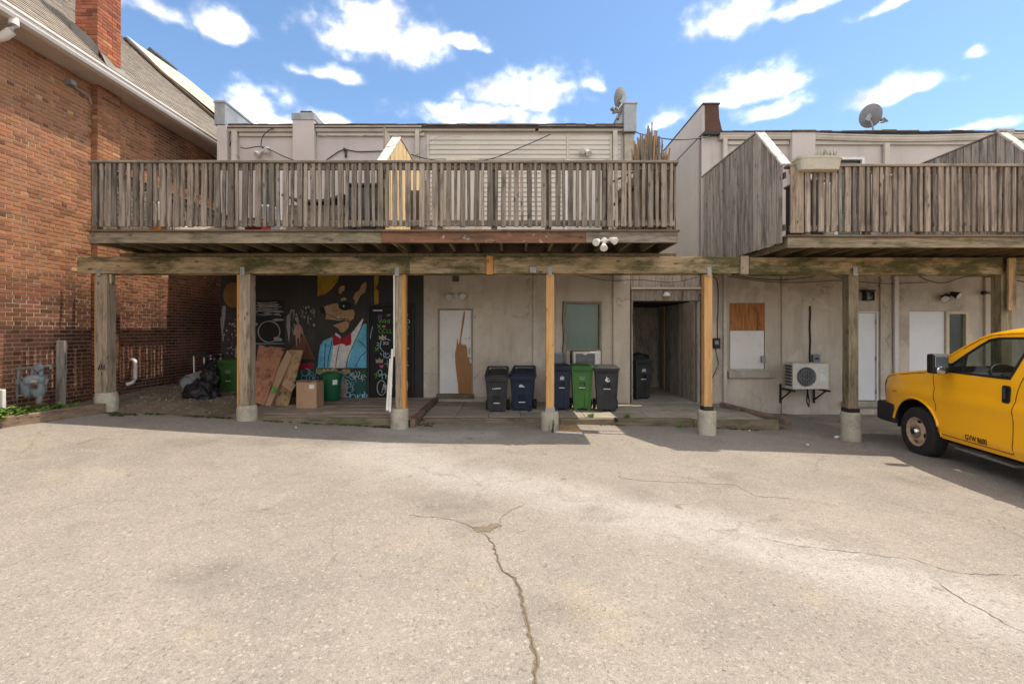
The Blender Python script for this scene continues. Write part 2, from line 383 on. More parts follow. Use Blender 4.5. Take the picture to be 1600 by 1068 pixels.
mat('black_plastic', (.022,.022,.024), (.03,.03,.032), rough=.55, spec=.35, bump=.1, fvar=.15, blot=5, blot_col=(.05,.05,.05))
mat('black_iron', (.025,.024,.023), rough=.6)
mat('cable', (.016,.016,.016), rough=.6, bump=0)
mat('cable_pale', (.42,.38,.34), rough=.6, bump=0)
mat('grey_metal', (.27,.28,.285), (.21,.22,.225), rough=.5, metal=.2)
mat('meter_grey', (.185,.22,.245), (.13,.15,.165), rough=.5, nscale=8, bump=.08, blot=6, blot_col=(.22,.20,.17))
mat('pipe_grey', (.20,.19,.175), (.13,.115,.10), rough=.6, nscale=9)
mat('dish', (.22,.215,.22), (.175,.17,.175), rough=.6, nscale=4, fvar=.08)
mat('lamp_glass', (.62,.60,.57), (.5,.48,.45), rough=.25, spec=.5, bump=0)
mat('cardboard', (.40,.255,.155), (.345,.215,.13), rough=.9, fine=40, bump=.1, fvar=.08)
mat('paper', (.75,.74,.72), rough=.8, bump=0)
mat('bag', (.010,.010,.011), (.014,.014,.015), rough=.5, spec=.3, bump=.2, bdist=.01, fine=12)
mat('bin_green_d', (.045,.115,.03), (.036,.09,.024), rough=.5, bump=.08, fvar=.1)
mat('bin_green', (.055,.16,.035), (.042,.125,.028), rough=.5, bump=.08, fvar=.1)
mat('bin_blue', (.013,.022,.046), (.010,.017,.036), rough=.5, bump=.08, fvar=.12)
mat('tub_green', (.012,.115,.045), (.010,.09,.035), rough=.5, bump=.05)
mat('mark_white', (.72,.72,.70), (.62,.62,.6), rough=.7, bump=0)
mat('mark_dim', (.34,.37,.33), rough=.7, bump=0)
mat('orange_plastic', (.85,.26,.02), rough=.5, bump=0, fvar=.05)
mat('red_plastic', (.20,.022,.02), rough=.5, bump=0)
mat('tarp_dark', (.06,.063,.07), (.04,.042,.048), rough=.6, nscale=4, bump=.3)
mat('sheet_white', (.68,.64,.57), (.58,.53,.46), rough=.7, bump=.2, fine=9)
mat('planter', (.42,.395,.32), (.36,.335,.27), rough=.7, bump=.05)
mat('leaf', (.085,.17,.025), (.14,.22,.045), rough=.6, nscale=14, bump=0, rnd=.2)
mat('moss', (.085,.10,.022), (.05,.065,.018), rough=.95, nscale=9, fine=90, bump=1, bdist=.02, fvar=.5)
mat('grass_dry', (.20,.21,.06), (.13,.17,.04), rough=.7, nscale=9, bump=0)
mat('litter', (.42,.34,.24), (.16,.12,.08), rough=.9, nscale=22, bump=0, rnd=.3)
mat('rubber', (.020,.019,.019), (.032,.03,.028), rough=.8, nscale=6, bump=.2)
mat('tan_rim', (.52,.385,.27), (.40,.29,.20), rough=.45, nscale=9, metal=.15, fvar=.12, blot=7, blot_col=(.22,.14,.09), bump=.05)
mat('chrome', (.55,.54,.53), rough=.22, metal=1, bump=0, fvar=.05)
mat('van_yellow', (.95,.46,.006), (.91,.43,.006), rough=.30, spec=.5, coat=.5, bump=.0, fvar=.03, nscale=2, blot=2.2, blot_col=(.66,.33,.02), thr=(.5,.9))
mat('van_black', (.014,.014,.015), rough=.5, bump=.05)
mat('seam', (.10,.045,.006), rough=.9, bump=0)
mat('amber', (.75,.18,.02), rough=.2, bump=0)
mat('bumper', (.032,.032,.033), rough=.6, bump=.2, fine=200)
mat('mirror_glass', (.55,.6,.65), rough=.05, metal=.9, bump=0, fvar=0)
mat('gravel', (.30,.265,.225), (.16,.14,.12), rough=.9, nscale=25, bump=0)
mat('crack', (.17,.128,.085), (.09,.07,.05), rough=1, nscale=16, fine=160, bump=1, bdist=.01, fvar=.5)
mat('crack_grit', (.225,.178,.122), (.13,.105,.078), rough=1, nscale=14, fine=120, bump=1, bdist=.01, fvar=.6)
glass('window_glass', (.22,.26,.25), .06, .22)
glass('van_glass', (.02,.03,.026), .03, .34)
glass('fogged', (.35,.40,.37), .18, .5)
# ------------------------------------------------------------------ ground
PROF = [(-60,.36),(-9,.36),(-7.1,.31),(-4.6,.155),(-1.95,.01),(.65,-.02),(3.4,-.10),(5.9,-.20),(7.2,-.27),(9,-.34),(60,-.4)]
def lerp_tab(tab, x):
    for (a, va), (b, vb) in zip(tab, tab[1:]):
        if x <= b: t = max(0, min(1, (x-a)/(b-a))); return va+(vb-va)*t
    return tab[-1][1]
def sm(a, b, x): t = max(0, min(1, (x-a)/(b-a))); return t*t*(3-2*t)
def gz(x, y):
    k = .35+.65*sm(1.5, 6.2, y)
    return lerp_tab(PROF, x)*k + .012*noise.noise(Vector((x*.7, y*.7, 0)))*sm(16, 11, abs(x)+y*.2)
def gp(px, py):
    """ground point seen at a photo pixel"""
    z = 0.
    for _ in range(8):
        Y = F*(CZ-z)/(py-HZ); x = X(px, Y); z = gz(x, Y)
    return Vector((x, Y, z))
def polydist(p, pts):
    best = 1e9; bt = 0
    for i in range(len(pts)-1):
        a, b = pts[i], pts[i+1]; ab = b-a; t = max(0, min(1, (p-a).dot(ab)/ab.dot(ab))); d = (p-a-ab*t).length
        if d < best: best = d; bt = i+t
    return best, bt
def ground():
    fx = [-9.2+.07*i for i in range(int(20.6/.07))]; fy = [.6+.07*i for i in range(int(10.9/.07))]
    xs = [-400,-150,-60,-30,-18,-12]+fx+[13,18,30,60,150,400]; ys = [-400,-150,-60,-25,-10,-4,-1.5,-.3]+fy+[12.5,16,25,60,150,400]
    sw = [gp(a, b).xy for a, b in ((590,705),(700,738),(800,752),(880,772),(1000,800),(1150,838),(1330,890),(1480,930),(1640,985))]
    pale2 = [gp(a, b).xy for a, b in ((610,672),(690,682),(760,678))]
    drk = [(gp(690,790).xy, .42), (gp(740,825).xy, .22), (gp(935,800).xy, .25), (gp(1000,775).xy, .3), (gp(1150,750).xy, .4), (gp(520,690).xy, .5),
           (gp(420,690).xy, .4), (gp(860,960).xy, .25), (gp(300,690).xy, .4), (gp(330,900).xy, .3), (gp(1440,750).xy, .5)]
    snd = [(gp(630,850).xy, .17), (gp(690,875).xy, .06), (gp(760,823).xy, .11), (gp(945,965).xy, .22), (gp(560,720).xy, .2), (gp(740,915).xy, .1),
           (gp(1265,930).xy, .14), (gp(130,740).xy, .35), (gp(310,990).xy, .15), (gp(60,690).xy, .4), (gp(910,925).xy, .2)]
    g = G(); nx = len(xs); cols = []
    for y in ys:
        for x in xs:
            g.v.append((x, y, gz(x, y)))
            a = b = c = 0
            if -9 < x < 12 and 1 < y < 12:
                p = Vector((x, y)); n1 = noise.noise(Vector((x*1.3, y*1.3, 3)))+.5*noise.noise(Vector((x*4, y*4, 9)))
                n2 = noise.fractal(Vector((x*6, y*6, 1)), .6, 2, 4)
                d, t = polydist(p, sw); wdt = .60-.012*t if t > .8 else .85
                a = max(0, 1-sm(.25, 1.25, (d+n1*.2)/wdt))*(.8+.3*n2)
                d2, _ = polydist(p, pale2); a = max(a, .8*(1-sm(.1, .45, d2+n1*.15)))
                b = max((1-sm(.15, 1.2, ((p-q).length*(1 if abs(p.y-q.y) > .2 else .8)+n1*.12)/r))*(.5+.5*n2) for q, r in drk)
                c = max((1-sm(.2, 1.3, ((p-q).length+n1*.1)/r))*(.55+.7*n2) for q, r in snd)
            cols.append((max(0, min(1, a)), max(0, min(1, b)), max(0, min(1, c)), 1))
    for j in range(len(ys)-1):
        for i in range(nx-1): g.f.append((j*nx+i, j*nx+i+1, (j+1)*nx+i+1, (j+1)*nx+i)); g.m.append(0)
    m = bpy.data.materials.new('asphalt'); m.use_nodes = True; nt = m.node_tree; N = nt.nodes; L = nt.links; bs = N['Principled BSDF']
    bs.inputs['Roughness'].default_value = .93; bs.inputs['Specular IOR Level'].default_value = .12
    tc = N.new('ShaderNodeTexCoord'); at = N.new('ShaderNodeVertexColor'); at.layer_name = 'Col'; sp = N.new('ShaderNodeSeparateColor'); L.new(at.outputs[0], sp.inputs[0])
    def noi(s, d, r=.6):
        n = N.new('ShaderNodeTexNoise'); n.inputs['Scale'].default_value = s; n.inputs['Detail'].default_value = d; n.inputs['Roughness'].default_value = r
        L.new(tc.outputs['Object'], n.inputs['Vector']); return n.outputs['Fac']
    def ramp(v, lo, hi, a=0., b=1.):
        r = N.new('ShaderNodeMapRange'); L.new(v, r.inputs[0])
        for i, q in ((1, lo), (2, hi), (3, a), (4, b)): r.inputs[i].default_value = q
        return r.outputs[0]
    def mixc(f, a, b, bt='MIX'):
        x = N.new('ShaderNodeMix'); x.data_type = 'RGBA'; x.blend_type = bt
        if isinstance(f, float): x.inputs[0].default_value = f
        else: L.new(f, x.inputs[0])
        for i, q in ((6, a), (7, b)):
            if isinstance(q, tuple): x.inputs[i].default_value = (*q, 1)
            else: L.new(q, x.inputs[i])
        return x.outputs[2]
    def gray(v):
        c = N.new('ShaderNodeCombineColor')
        for i in range(3): L.new(v, c.inputs[i])
        return c.outputs[0]
    base = mixc(ramp(noi(.8, 6), .35, .65), (.258,.230,.200), (.215,.193,.169))
    base = mixc(ramp(noi(3.5, 5, .7), .5, .8, 0, .45), base, (.168,.147,.127))
    base = mixc(ramp(noi(5.5, 6, .7), .60, .78, 0, .5), base, (.285,.24,.185))
    base = mixc(sp.outputs[0], base, (.315,.292,.268)); base = mixc(ramp(sp.outputs[1], 0, 1, 0, .62), base, (.115,.100,.088)); base = mixc(ramp(sp.outputs[2], 0, 1, 0, .42), base, (.325,.275,.20))
    # worn patches with a defined edge, hairline crack network, oil drips
    base = mixc(ramp(noi(1.15, 7, .68), .56, .575, 0, .20), base, (.155,.138,.122)); base = mixc(ramp(noi(.55, 8, .7), .58, .60, 0, .22), base, (.32,.285,.245))
    wn = N.new('ShaderNodeTexNoise'); wn.inputs['Scale'].default_value = 3; wn.inputs['Detail'].default_value = 5; L.new(tc.outputs['Object'], wn.inputs['Vector'])
    va = N.new('ShaderNodeVectorMath'); va.operation = 'MULTIPLY_ADD'; L.new(wn.outputs['Color'], va.inputs[0]); va.inputs[1].default_value = (.5,.5,0); L.new(tc.outputs['Object'], va.inputs[2])
    hc = N.new('ShaderNodeTexVoronoi'); hc.feature = 'DISTANCE_TO_EDGE'; hc.inputs['Scale'].default_value = .55; L.new(va.outputs[0], hc.inputs['Vector'])
    hm = N.new('ShaderNodeMath'); hm.operation = 'MULTIPLY'; L.new(ramp(hc.outputs['Distance'], .002, .007, .32, 0), hm.inputs[0]); L.new(ramp(noi(.7, 3), .46, .56), hm.inputs[1])
    base = mixc(hm.outputs[0], base, (.10,.085,.07))
    od = N.new('ShaderNodeTexVoronoi'); od.inputs['Scale'].default_value = 1.6; L.new(va.outputs[0], od.inputs['Vector'])
    base = mixc(ramp(od.outputs['Distance'], .05, .085, .55, 0), base, (.09,.08,.07))
    vm = N.new('ShaderNodeTexVoronoi'); vm.inputs['Scale'].default_value = 58; L.new(tc.outputs['Object'], vm.inputs['Vector']); sm_ = N.new('ShaderNodeSeparateColor'); L.new(vm.outputs['Color'], sm_.inputs[0])
    base = mixc(1., base, gray(ramp(sm_.outputs[0], 0, 1, .91, 1.09)), 'MULTIPLY')
    vo = N.new('ShaderNodeTexVoronoi'); vo.inputs['Scale'].default_value = 150; L.new(tc.outputs['Object'], vo.inputs['Vector'])
    sv = N.new('ShaderNodeSeparateColor'); L.new(vo.outputs['Color'], sv.inputs[0])
    base = mixc(1., base, gray(ramp(sv.outputs[0], 0, 1, .84, 1.16)), 'MULTIPLY')
    vo2 = N.new('ShaderNodeTexVoronoi'); vo2.inputs['Scale'].default_value = 62; L.new(tc.outputs['Object'], vo2.inputs['Vector'])
    s2 = N.new('ShaderNodeSeparateColor'); L.new(vo2.outputs['Color'], s2.inputs[0])
    base = mixc(ramp(s2.outputs[1], .95, .97, 0, .4), base, (.09,.08,.07)); base = mixc(ramp(s2.outputs[2], .95, .97, 0, .4), base, (.42,.37,.31))
    base = mixc(1., base, gray(ramp(noi(210, 3, .7), .3, .7, .78, 1.22)), 'MULTIPLY')
    L.new(base, bs.inputs['Base Color'])
    bp = N.new('ShaderNodeBump'); bp.inputs['Strength'].default_value = .55; bp.inputs['Distance'].default_value = .006; L.new(vo.outputs['Distance'], bp.inputs['Height']); L.new(bp.outputs[0], bs.inputs['Normal'])
    me = g.mesh('asphalt_lot', m, norm=False, smooth=False)
    ca = me.color_attributes.new('Col', 'FLOAT_COLOR', 'POINT'); ca.data.foreach_set('color', [v for q in cols for v in q])
    for p in me.polygons: p.use_smooth = True
    return link('asphalt_lot', me, kind='structure')
lot = ground()
def crack(pts, w0, w1, seed, m='crack_grit', lift=.0035):
    rn = random.Random(seed); P = [gp(*p).xy for p in pts]; fine = []
    for a, b in zip(P, P[1:]):
        n = max(2, int((b-a).length/.035))
        for k in range(n): fine.append(a.lerp(b, k/n))
    fine.append(P[-1]); g = G(); L_ = len(fine); off = 0
    for i, p in enumerate(fine):
        d = (fine[min(i+1, L_-1)]-fine[max(0, i-1)]).normalized(); nrm = Vector((-d.y, d.x)); off = .7*off+rn.uniform(-.014, .014)
        w = (w0+(w1-w0)*i/L_)*rn.uniform(.35, 1.3)*max(.15, min(1, i/4, (L_-1-i)/4)); c = p+nrm*off
        for s in (-1, 1): q = c+nrm*(s*w/2); g.v.append((q.x, q.y, gz(q.x, q.y)+lift))
    for i in range(L_-1): g.f.append((2*i, 2*i+1, 2*i+3, 2*i+2)); g.m.append(0)
    part('crack', g, MT[m], lot, norm=False)
crack([(757,832),(770,850),(776,868),(790,892),(806,908),(810,928),(818,950),(828,985),(832,1010),(836,1040),(830,1066),(832,1100)], .020, .030, 1)
crack([(757,832),(770,850),(776,868),(790,892),(806,908),(810,928),(818,950),(828,985),(832,1010),(836,1040),(830,1066),(832,1100)], .005, .008, 1, 'crack', .006)
crack([(757,832),(738,822),(722,815),(700,811),(660,806),(620,800)], .010, .005, 2)
crack([(772,826),(785,808),(800,797),(818,790),(823,783)], .011, .006, 3)
crack([(966,735),(970,746),(1010,752),(1065,753),(1150,757),(1180,774),(1255,780)], .012, .007, 4)
crack([(1180,838),(1230,850),(1330,862),(1420,872),(1500,895),(1610,897)], .008, .005, 5)
crack([(1460,905),(1510,940),(1560,968),(1620,1000)], .009, .007, 6)
crack([(105,697),(145,686),(215,684)], .012, .008, 7); crack([(105,697),(165,698)], .010, .006, 8)
crack([(1340,770),(1450,800),(1540,810),(1620,850)], .006, .004, 9)

def grit(px, py, rx, ry, seed):
    rn = random.Random(seed); c = gp(px, py); e = gp(px+rx, py); f = gp(px, py-ry); n = 26; g = G(); g.v.append((c.x, c.y, c.z+.006))
    for k in range(n):
        a = 2*math.pi*k/n; r = rn.uniform(.6, 1.1); x, y = c.x+(e.x-c.x)*r*math.cos(a), c.y+(f.y-c.y)*r*math.sin(a); g.v.append((x, y, gz(x, y)+.0036))
    for k in range(n): g.f.append((0, 1+k, 1+(k+1) % n)); g.m.append(0)
    part('grit_patch', g, MT['crack_grit'], lot, norm=False)
grit(756, 826, 20, 5.5, 1); grit(772, 821, 12, 4, 2)
# dirt strip along the brick wall, left of the wooden platform
def dirt():
    g = G(); xs = [-8.05+.09*i for i in range(34)]; ys = [5.0+.09*i for i in range(92)]; n = len(xs)
    def kx(y): return -7.06-.24*(8.1-y) if y < 8.1 else -5.1
    idx = {}
    for j, y in enumerate(ys):
        for i, x in enumerate(xs):
            e = sm(-5.05, -5.8, x) if y >= 8.1 else 1
            z = gz(x, y)+(.10+.05*sm(8.2, 10.5, y))*e*(sm(8.25, 8.9, y) if x > -7.0 and y > 8.1 else 1)+.05*noise.noise(Vector((x*2.3, y*2.3, 5)))*e+.02*noise.noise(Vector((x*9, y*9, 5)))*e
            if y < 8.1: z = max(z, gz(x, y)+.09)
            if y < 8.1 and x > kx(y)-.04: z = gz(x, y)-.08
            idx[i, j] = len(g.v); g.v.append((x, y, z))
    for j in range(len(ys)-1):
        for i in range(n-1): g.f.append((idx[i,j], idx[i+1,j], idx[i+1,j+1], idx[i,j+1])); g.m.append(0)
    struct('dirt_strip', g, MT['soil'], norm=False, smooth=True)
dirt()

# ------------------------------------------------------------------ brick house on the left
BX = -7.75
house = thing('brick_house', 'two storey orange red brick house with shingle roof and chimney on the left', 'house', (BX-3, 9, .3))
def brick_house():
    g = G(); g.box(BX-.25, BX-.007, 2.2, 19, -.1, 6.25); wall = part('wall', g, MT['mortar'], house)
    g = G(); g.box(-13.9, -13.65, 2.2, 19, -.1, 6.25); part('wall', g, MT['mortar'], house)
    for yy in (2.2, 18.75):
        g = G(); g.box(-13.65, BX-.25, yy, yy+.25, -.1, 6.25)
        g.add([(-13.65, yy, 6.25), (BX-.25, yy, 6.25), (-10.8, yy, 9.6), (-13.65, yy+.25, 6.25), (BX-.25, yy+.25, 6.25), (-10.8, yy+.25, 9.6)], [(0,1,2),(3,5,4),(0,3,4,1),(1,4,5,2),(2,5,3,0)])
        part('gable_wall', g, MT['mortar'], house)
    rn = random.Random(3)
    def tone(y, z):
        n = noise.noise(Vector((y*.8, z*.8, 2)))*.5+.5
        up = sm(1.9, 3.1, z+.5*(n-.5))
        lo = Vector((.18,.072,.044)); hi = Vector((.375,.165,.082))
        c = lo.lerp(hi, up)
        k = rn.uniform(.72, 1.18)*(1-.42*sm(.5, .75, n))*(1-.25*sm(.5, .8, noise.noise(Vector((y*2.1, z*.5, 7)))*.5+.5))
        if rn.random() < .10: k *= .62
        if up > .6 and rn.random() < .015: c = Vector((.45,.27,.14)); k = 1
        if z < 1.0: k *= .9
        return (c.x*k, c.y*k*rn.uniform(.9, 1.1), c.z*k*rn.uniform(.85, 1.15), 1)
    BL, BH, MJ = .203, .056, .0125; specs = []
    z = -.05; row = 0
    while z < 6.2:
        head = row % 6 == 3
        bl = .098 if head else BL
        y = 2.3+(0 if row % 2 else bl/2)
        while y < 18.8: specs.append((y, z, bl)); y += bl+MJ
        z += BH+MJ; row += 1
    # pilaster strip in front of the wall hides what lies behind it; the near bricks are single objects
    vis = sorted([s for s in specs if s[0] > 7.1 and s[1] > .4 and s[1] < 6.2 and s[2] > .15], key=lambda s: s[0]**3/ (1 if 1.1 < s[1] < 5.6 else .93))[:300]
    vs = set(vis)
    def bshape(g, y, z, bl, c, cols, proud, tilt):
        n0 = len(g.v); x = BX+proud; b = .004
        pts = [(BX-.02,y,z),(BX-.02,y+bl,z),(BX-.02,y+bl,z+BH),(BX-.02,y,z+BH),(x-b,y,z),(x-b,y+bl,z),(x-b,y+bl,z+BH),(x-b,y,z+BH),
               (x+tilt,y+b,z+b),(x-tilt,y+bl-b,z+b),(x-tilt,y+bl-b,z+BH-b),(x+tilt,y+b,z+BH-b)]
        g.add(pts, [(8,9,10,11),(4,5,9,8),(5,6,10,9),(6,7,11,10),(7,4,8,11),(0,1,5,4),(1,2,6,5),(2,3,7,6),(3,0,4,7)])
        cols += [c]*12
    def colored(g, cols, name):
        me = g.mesh(name, MT['brick'], norm=False); ca = me.color_attributes.new('Col', 'FLOAT_COLOR', 'POINT'); ca.data.foreach_set('color', [v for q in cols for v in q]); return me
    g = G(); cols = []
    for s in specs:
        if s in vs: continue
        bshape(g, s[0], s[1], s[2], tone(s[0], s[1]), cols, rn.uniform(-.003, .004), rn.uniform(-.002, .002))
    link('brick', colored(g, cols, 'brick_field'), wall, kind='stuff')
    cache = {}
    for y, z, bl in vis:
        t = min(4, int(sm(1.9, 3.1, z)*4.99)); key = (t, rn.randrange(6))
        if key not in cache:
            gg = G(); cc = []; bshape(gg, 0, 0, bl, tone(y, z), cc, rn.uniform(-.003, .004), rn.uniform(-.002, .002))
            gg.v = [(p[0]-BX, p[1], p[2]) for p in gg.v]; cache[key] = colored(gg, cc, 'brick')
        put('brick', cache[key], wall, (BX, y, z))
    # pilaster (runs up into the chimney)
    def brick_block(x0, x1, y0, y1, z0, z1, name):
        g = G(); g.box(x0+.006, x1-.006, y0+.006, y1-.006, z0, z1)
        o = part(name, g, MT['mortar'], house); g = G(); cols = []; z = z0; row = 0
        while z+BH < z1+.02:
            for (a0, a1, fixed, ax, sgn) in ((y0, y1, x1, 'x', 1), (x0, x1, y0, 'y', -1)):
                u = a0-(.107 if row % 2 else 0)
                while u < a1-.02:
                    u0, u1 = max(u, a0), min(u+BL, a1); u += BL+MJ
                    if u1-u0 < .03: continue
                    p = rn.uniform(.0, .006)
                    if ax == 'x': g.box(fixed-.03, fixed+p, u0, u1, z, z+BH)
                    else: g.box(u0, u1, fixed-p, fixed+.03, z, z+BH)
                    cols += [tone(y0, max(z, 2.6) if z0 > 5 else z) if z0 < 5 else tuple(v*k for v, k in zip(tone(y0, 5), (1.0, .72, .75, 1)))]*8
            z += BH+MJ; row += 1
        link('brick', colored(g, cols, name+'_bricks'), o, kind='stuff'); return o
    brick_block(BX-.1, BX+.11, 8.73, 9.23, .2, 6.24, 'pilaster')
    ch = brick_block(-8.05, -7.64, 8.73, 9.25, 6.2, 9.2, 'chimney')
    g = G(); g.box(-8.14, -7.55, 8.64, 9.34, 9.2, 9.34); g.box(-8.1, -7.59, 8.68, 9.3, 9.1, 9.2); part('chimney_cap', g, MT['concrete'], ch)
    # eave: soffit, fascia with gutter, roof plane, shingle courses
    g = G(); n = 40
    for i in range(n):
        y0 = 2+i*.42; g.box(BX+.005, -7.33, y0, y0+.412, 6.245, 6.262)
    part('soffit', g, MT['soffit'], house, bevel=.002)
    gt = G(); gt.prism([(-7.33,6.24),(-7.33,6.385),(-7.315,6.385),(-7.315,6.262),(-7.24,6.262),(-7.225,6.30),(-7.225,6.35),(-7.205,6.365),(-7.205,6.39),(-7.19,6.39),(-7.19,6.355),(-7.21,6.34),(-7.21,6.29),(-7.23,6.245)],
             lambda u, v, d: (u, d, v), 2, 19); part('gutter', gt, MT['gutter_white'], house)
    EX, EZ, RX, RZ = -7.30, 6.40, -10.8, 9.9
    g = G(); g.prism([(EX+.04,EZ-.10),(EX+.04,EZ-.06),(RX,RZ-.04),(-14.3,EZ-.06),(-14.3,EZ-.10),(RX,RZ-.10)], lambda u, v, d: (u, d, v), 2, 19)
    roof = part('roof', g, MT['shingle'], house)
    g = G(); rn2 = random.Random(5); rows = 36
    for r in range(rows):
        t0 = r/rows; t1 = (r+1.35)/rows; y = 2-rn2.random()*.3
        while y < 19:
            w = rn2.choice((.30,.31,.33)); u0, u1 = max(y, 2), min(y+w, 19); y += w+.006
            if u1 <= u0: continue
            lift = .016+rn2.uniform(0, .006)
            a = Vector((EX+.06+(RX-EX-.06)*t0, 0, EZ-.04+(RZ-EZ)*t0)); b = Vector((EX+.06+(RX-EX-.06)*min(t1, 1), 0, EZ-.04+(RZ-EZ)*min(t1, 1)))
            nn = Vector((.707, 0, .707))
            pa, pb = a+nn*lift, b+nn*.003
            g.add([(pa.x,u0,pa.z),(pa.x,u1,pa.z),(pb.x,u1,pb.z),(pb.x,u0,pb.z),(a.x,u0,a.z),(a.x,u1,a.z)], [(0,1,2,3),(4,5,1,0)])
    part('shingle', g, MT['shingle'], roof, kind='stuff', norm=False)
    # lead flashing round the chimney foot
    def rz(x): return EZ+(EX-x)
    g = G()
    yb, yf = 8.70, 9.28
    g.add([(-8.1,yb,rz(-8.1)-.02),(-7.60,yb,rz(-7.6)-.02),(-7.60,yb,rz(-7.6)+.22),(-7.75,yb,rz(-7.75)+.24),(-8.1,yb,rz(-8.1)+.2)], [(0,1,2,3,4)])
    g.add([(-7.615,yb,rz(-7.6)+.26),(-7.615,8.78,rz(-7.6)+.17),(-7.615,9.1,rz(-7.6)+.06),(-7.615,yf,rz(-7.6)+.10),(-7.42,yf+.1,rz(-7.42)+.035),(-7.42,yb-.03,rz(-7.42)+.035)], [(0,1,2,3,4,5)])
    part('flashing', g, MT['lead'], roof)
    # pale curved roof light beyond the chimney, with a dark kerb, and a small vent
    sk = G(); nseg = 10
    def rp(s, y, h): x = EX-s*.7071; return (x+h*.7071, y, EZ+s*.7071+h*.7071)
    edge = [(13.0, 3.35), (13.5, 2.9), (14.25, 2.26), (15.2, 1.6), (16.2, 1.1), (17.2, .8)]; m1 = nseg+1
    for y, s0 in edge:
        for k in range(m1): q = k/nseg; sk.v.append(rp(s0+(4.75-s0)*q, y, .09+.24*math.sin(math.pi*min(1, .1+q*.9))*sm(12.9, 14.0, y)))
    for i in range(len(edge)-1):
        for k in range(nseg): sk.f.append((i*m1+k, i*m1+k+1, (i+1)*m1+k+1, (i+1)*m1+k)); sk.m.append(0)
    e = len(edge)-1; nb = len(sk.v); sk.v += [rp(.8, 17.2, 0), rp(4.75, 17.2, 0)]; sk.f.append([e*m1+k for k in range(m1)]+[nb+1, nb]); sk.m.append(0)
    part('roof_light', sk, MT['planter'], house, smooth=True)
    g = G(); g.tube([rp(4.4,12.7,.05)]+[rp(s0-.06, y, .05) for y, s0 in edge], .055, 6); part('roof_light_kerb', g, MT['roof_edge'], house)
    g = G(); c = Vector(rp(4.75, 14.3, .12)); g.bar(c-Vector((0,.45,0)), c+Vector((0,.45,0)), .3, .22, up=(.7,0,.7)); part('roof_vent', g, MT['tarp_dark'], house, bevel=.02)
    # white rainwater pipe elbow under the eave at the near end
    g = G(); g.tube([(-7.28,6.92,6.27),(-7.28,6.92,6.17),(-7.31,6.91,6.07),(-7.39,6.9,6.0),(-7.5,6.88,5.95),(-7.62,6.86,5.9),(-7.68,6.85,5.8),(-7.68,6.85,5.4),(-7.68,6.85,.5)], .062, 14); part('downspout', g, MT['gutter_white'], house, smooth=True)
    # plastic vent pipe low on the wall, electrical bits
    y = 9.6
    g = G(); zb, zt = Z(598, y), Z(562, y)
    g.tube([(BX-.02,y+.03,zt),(BX+.07,y+.02,zt),(BX+.11,y,zt-.02),(BX+.13,y-.02,zt-.08),(BX+.13,y-.02,zb+.09),(BX+.12,y-.05,zb+.03),(BX+.09,y-.1,zb),(BX+.05,y-.16,zb-.02)], .036, 12); part('vent_pipe', g, MT['white_plastic'], house, smooth=True)
    g = G(); g.box(BX, BX+.12, 8.2, 8.3, 5.98, 6.06); g.tube([(BX+.04,8.3,6.0),(BX+.05,8.62,5.97),(BX+.05,8.68,5.85)], .012, 6); part('junction_box', g, MT['grey_metal'], house)
brick_house()
# ------------------------------------------------------------------ stucco buildings
def facade(x0, x1, z0, z1, y0, depth, holes):
    """front skin with real openings and reveals; holes = (x0, x1, z0, z1)"""
    xs = sorted({x0, x1, *[h[0] for h in holes], *[h[1] for h in holes]}); zs = sorted({z0, z1, *[h[2] for h in holes], *[h[3] for h in holes]})
    g = G()
    for a, b in zip(xs, xs[1:]):
        for c, d in zip(zs, zs[1:]):
            mx, mz = (a+b)/2, (c+d)/2
            if any(h[0] < mx < h[1] and h[2] < mz < h[3] for h in holes): continue
            g.add([(a,y0,c),(b,y0,c),(b,y0,d),(a,y0,d)], [(0,1,2,3)])
    for a, b, c, d in holes:
        y1 = y0+depth
        g.add([(a,y0,c),(b,y0,c),(b,y0,d),(a,y0,d),(a,y1,c),(b,y1,c),(b,y1,d),(a,y1,d)], [(0,4,5,1),(1,5,6,2),(2,6,7,3),(3,7,4,0)])
    return g
def wbox(g, px0, px1, py0, py1, out, inn=0, mi=0, Y=YW):
    """box on the facade from photo pixels: out = how far proud of it"""
    return g.box(X(px0, Y), X(px1, Y), Y-out, Y+inn, Z(py1, Y), Z(py0, Y), mi)
def hole(px0, px1, py0, py1): return (wx(px0), wx(px1), wz(py1), wz(py0))
DZ = 3.12                                     # where the lower wall finish changes to the upper one, hidden behind the decks
A = thing('stucco_building', 'beige stucco building with black mural wall, vinyl siding and long wooden balcony', 'building', (-2, 13, 0))
B = thing('stucco_building', 'grey beige stucco building on the right with brown parapet end and boarded window', 'building', (8.5, 13, -.2))
PASS = (985, 1094)
HA = {'door': hole(684,739,482,618), 'win': hole(881,940,471,573)}
HB = {'d1': hole(1317,1372,486,628), 'd2': hole(1421,1512,486,640), 'bw': hole(1140,1195,473,577)}
AX0, AX1, BX0, BX1 = wx(345), wx(984), wx(1096), 15.0
part('wall', facade(wx(662), AX1, -.3, DZ, YW, .16, list(HA.values())), MT['stucco'], A)
part('mural_wall', facade(AX0, wx(662), -.3, DZ, YW-.004, .1, []), MT['black_wall'], A, label='black painted lower wall with mural and graffiti')
UA = {'ud1': (wx(697), wx(749), 3.2, wz(249)), 'ud2': (wx(882), wx(945), 3.2, wz(251)), 'uw': (wx(403), wx(441), 3.6, wz(259))}
UB = {'us': (wx(1262), wx(1350), 3.2, wz(246))}
part('upper_wall', facade(AX0, AX1, DZ, wz(203), YW+.0, .12, list(UA.values())), MT['stucco_up'], A)
g = G(); g.box(AX0, AX0+.2, YW+.01, 18, -.3, wz(203)); part('side_wall', g, MT['stucco_side'], A)
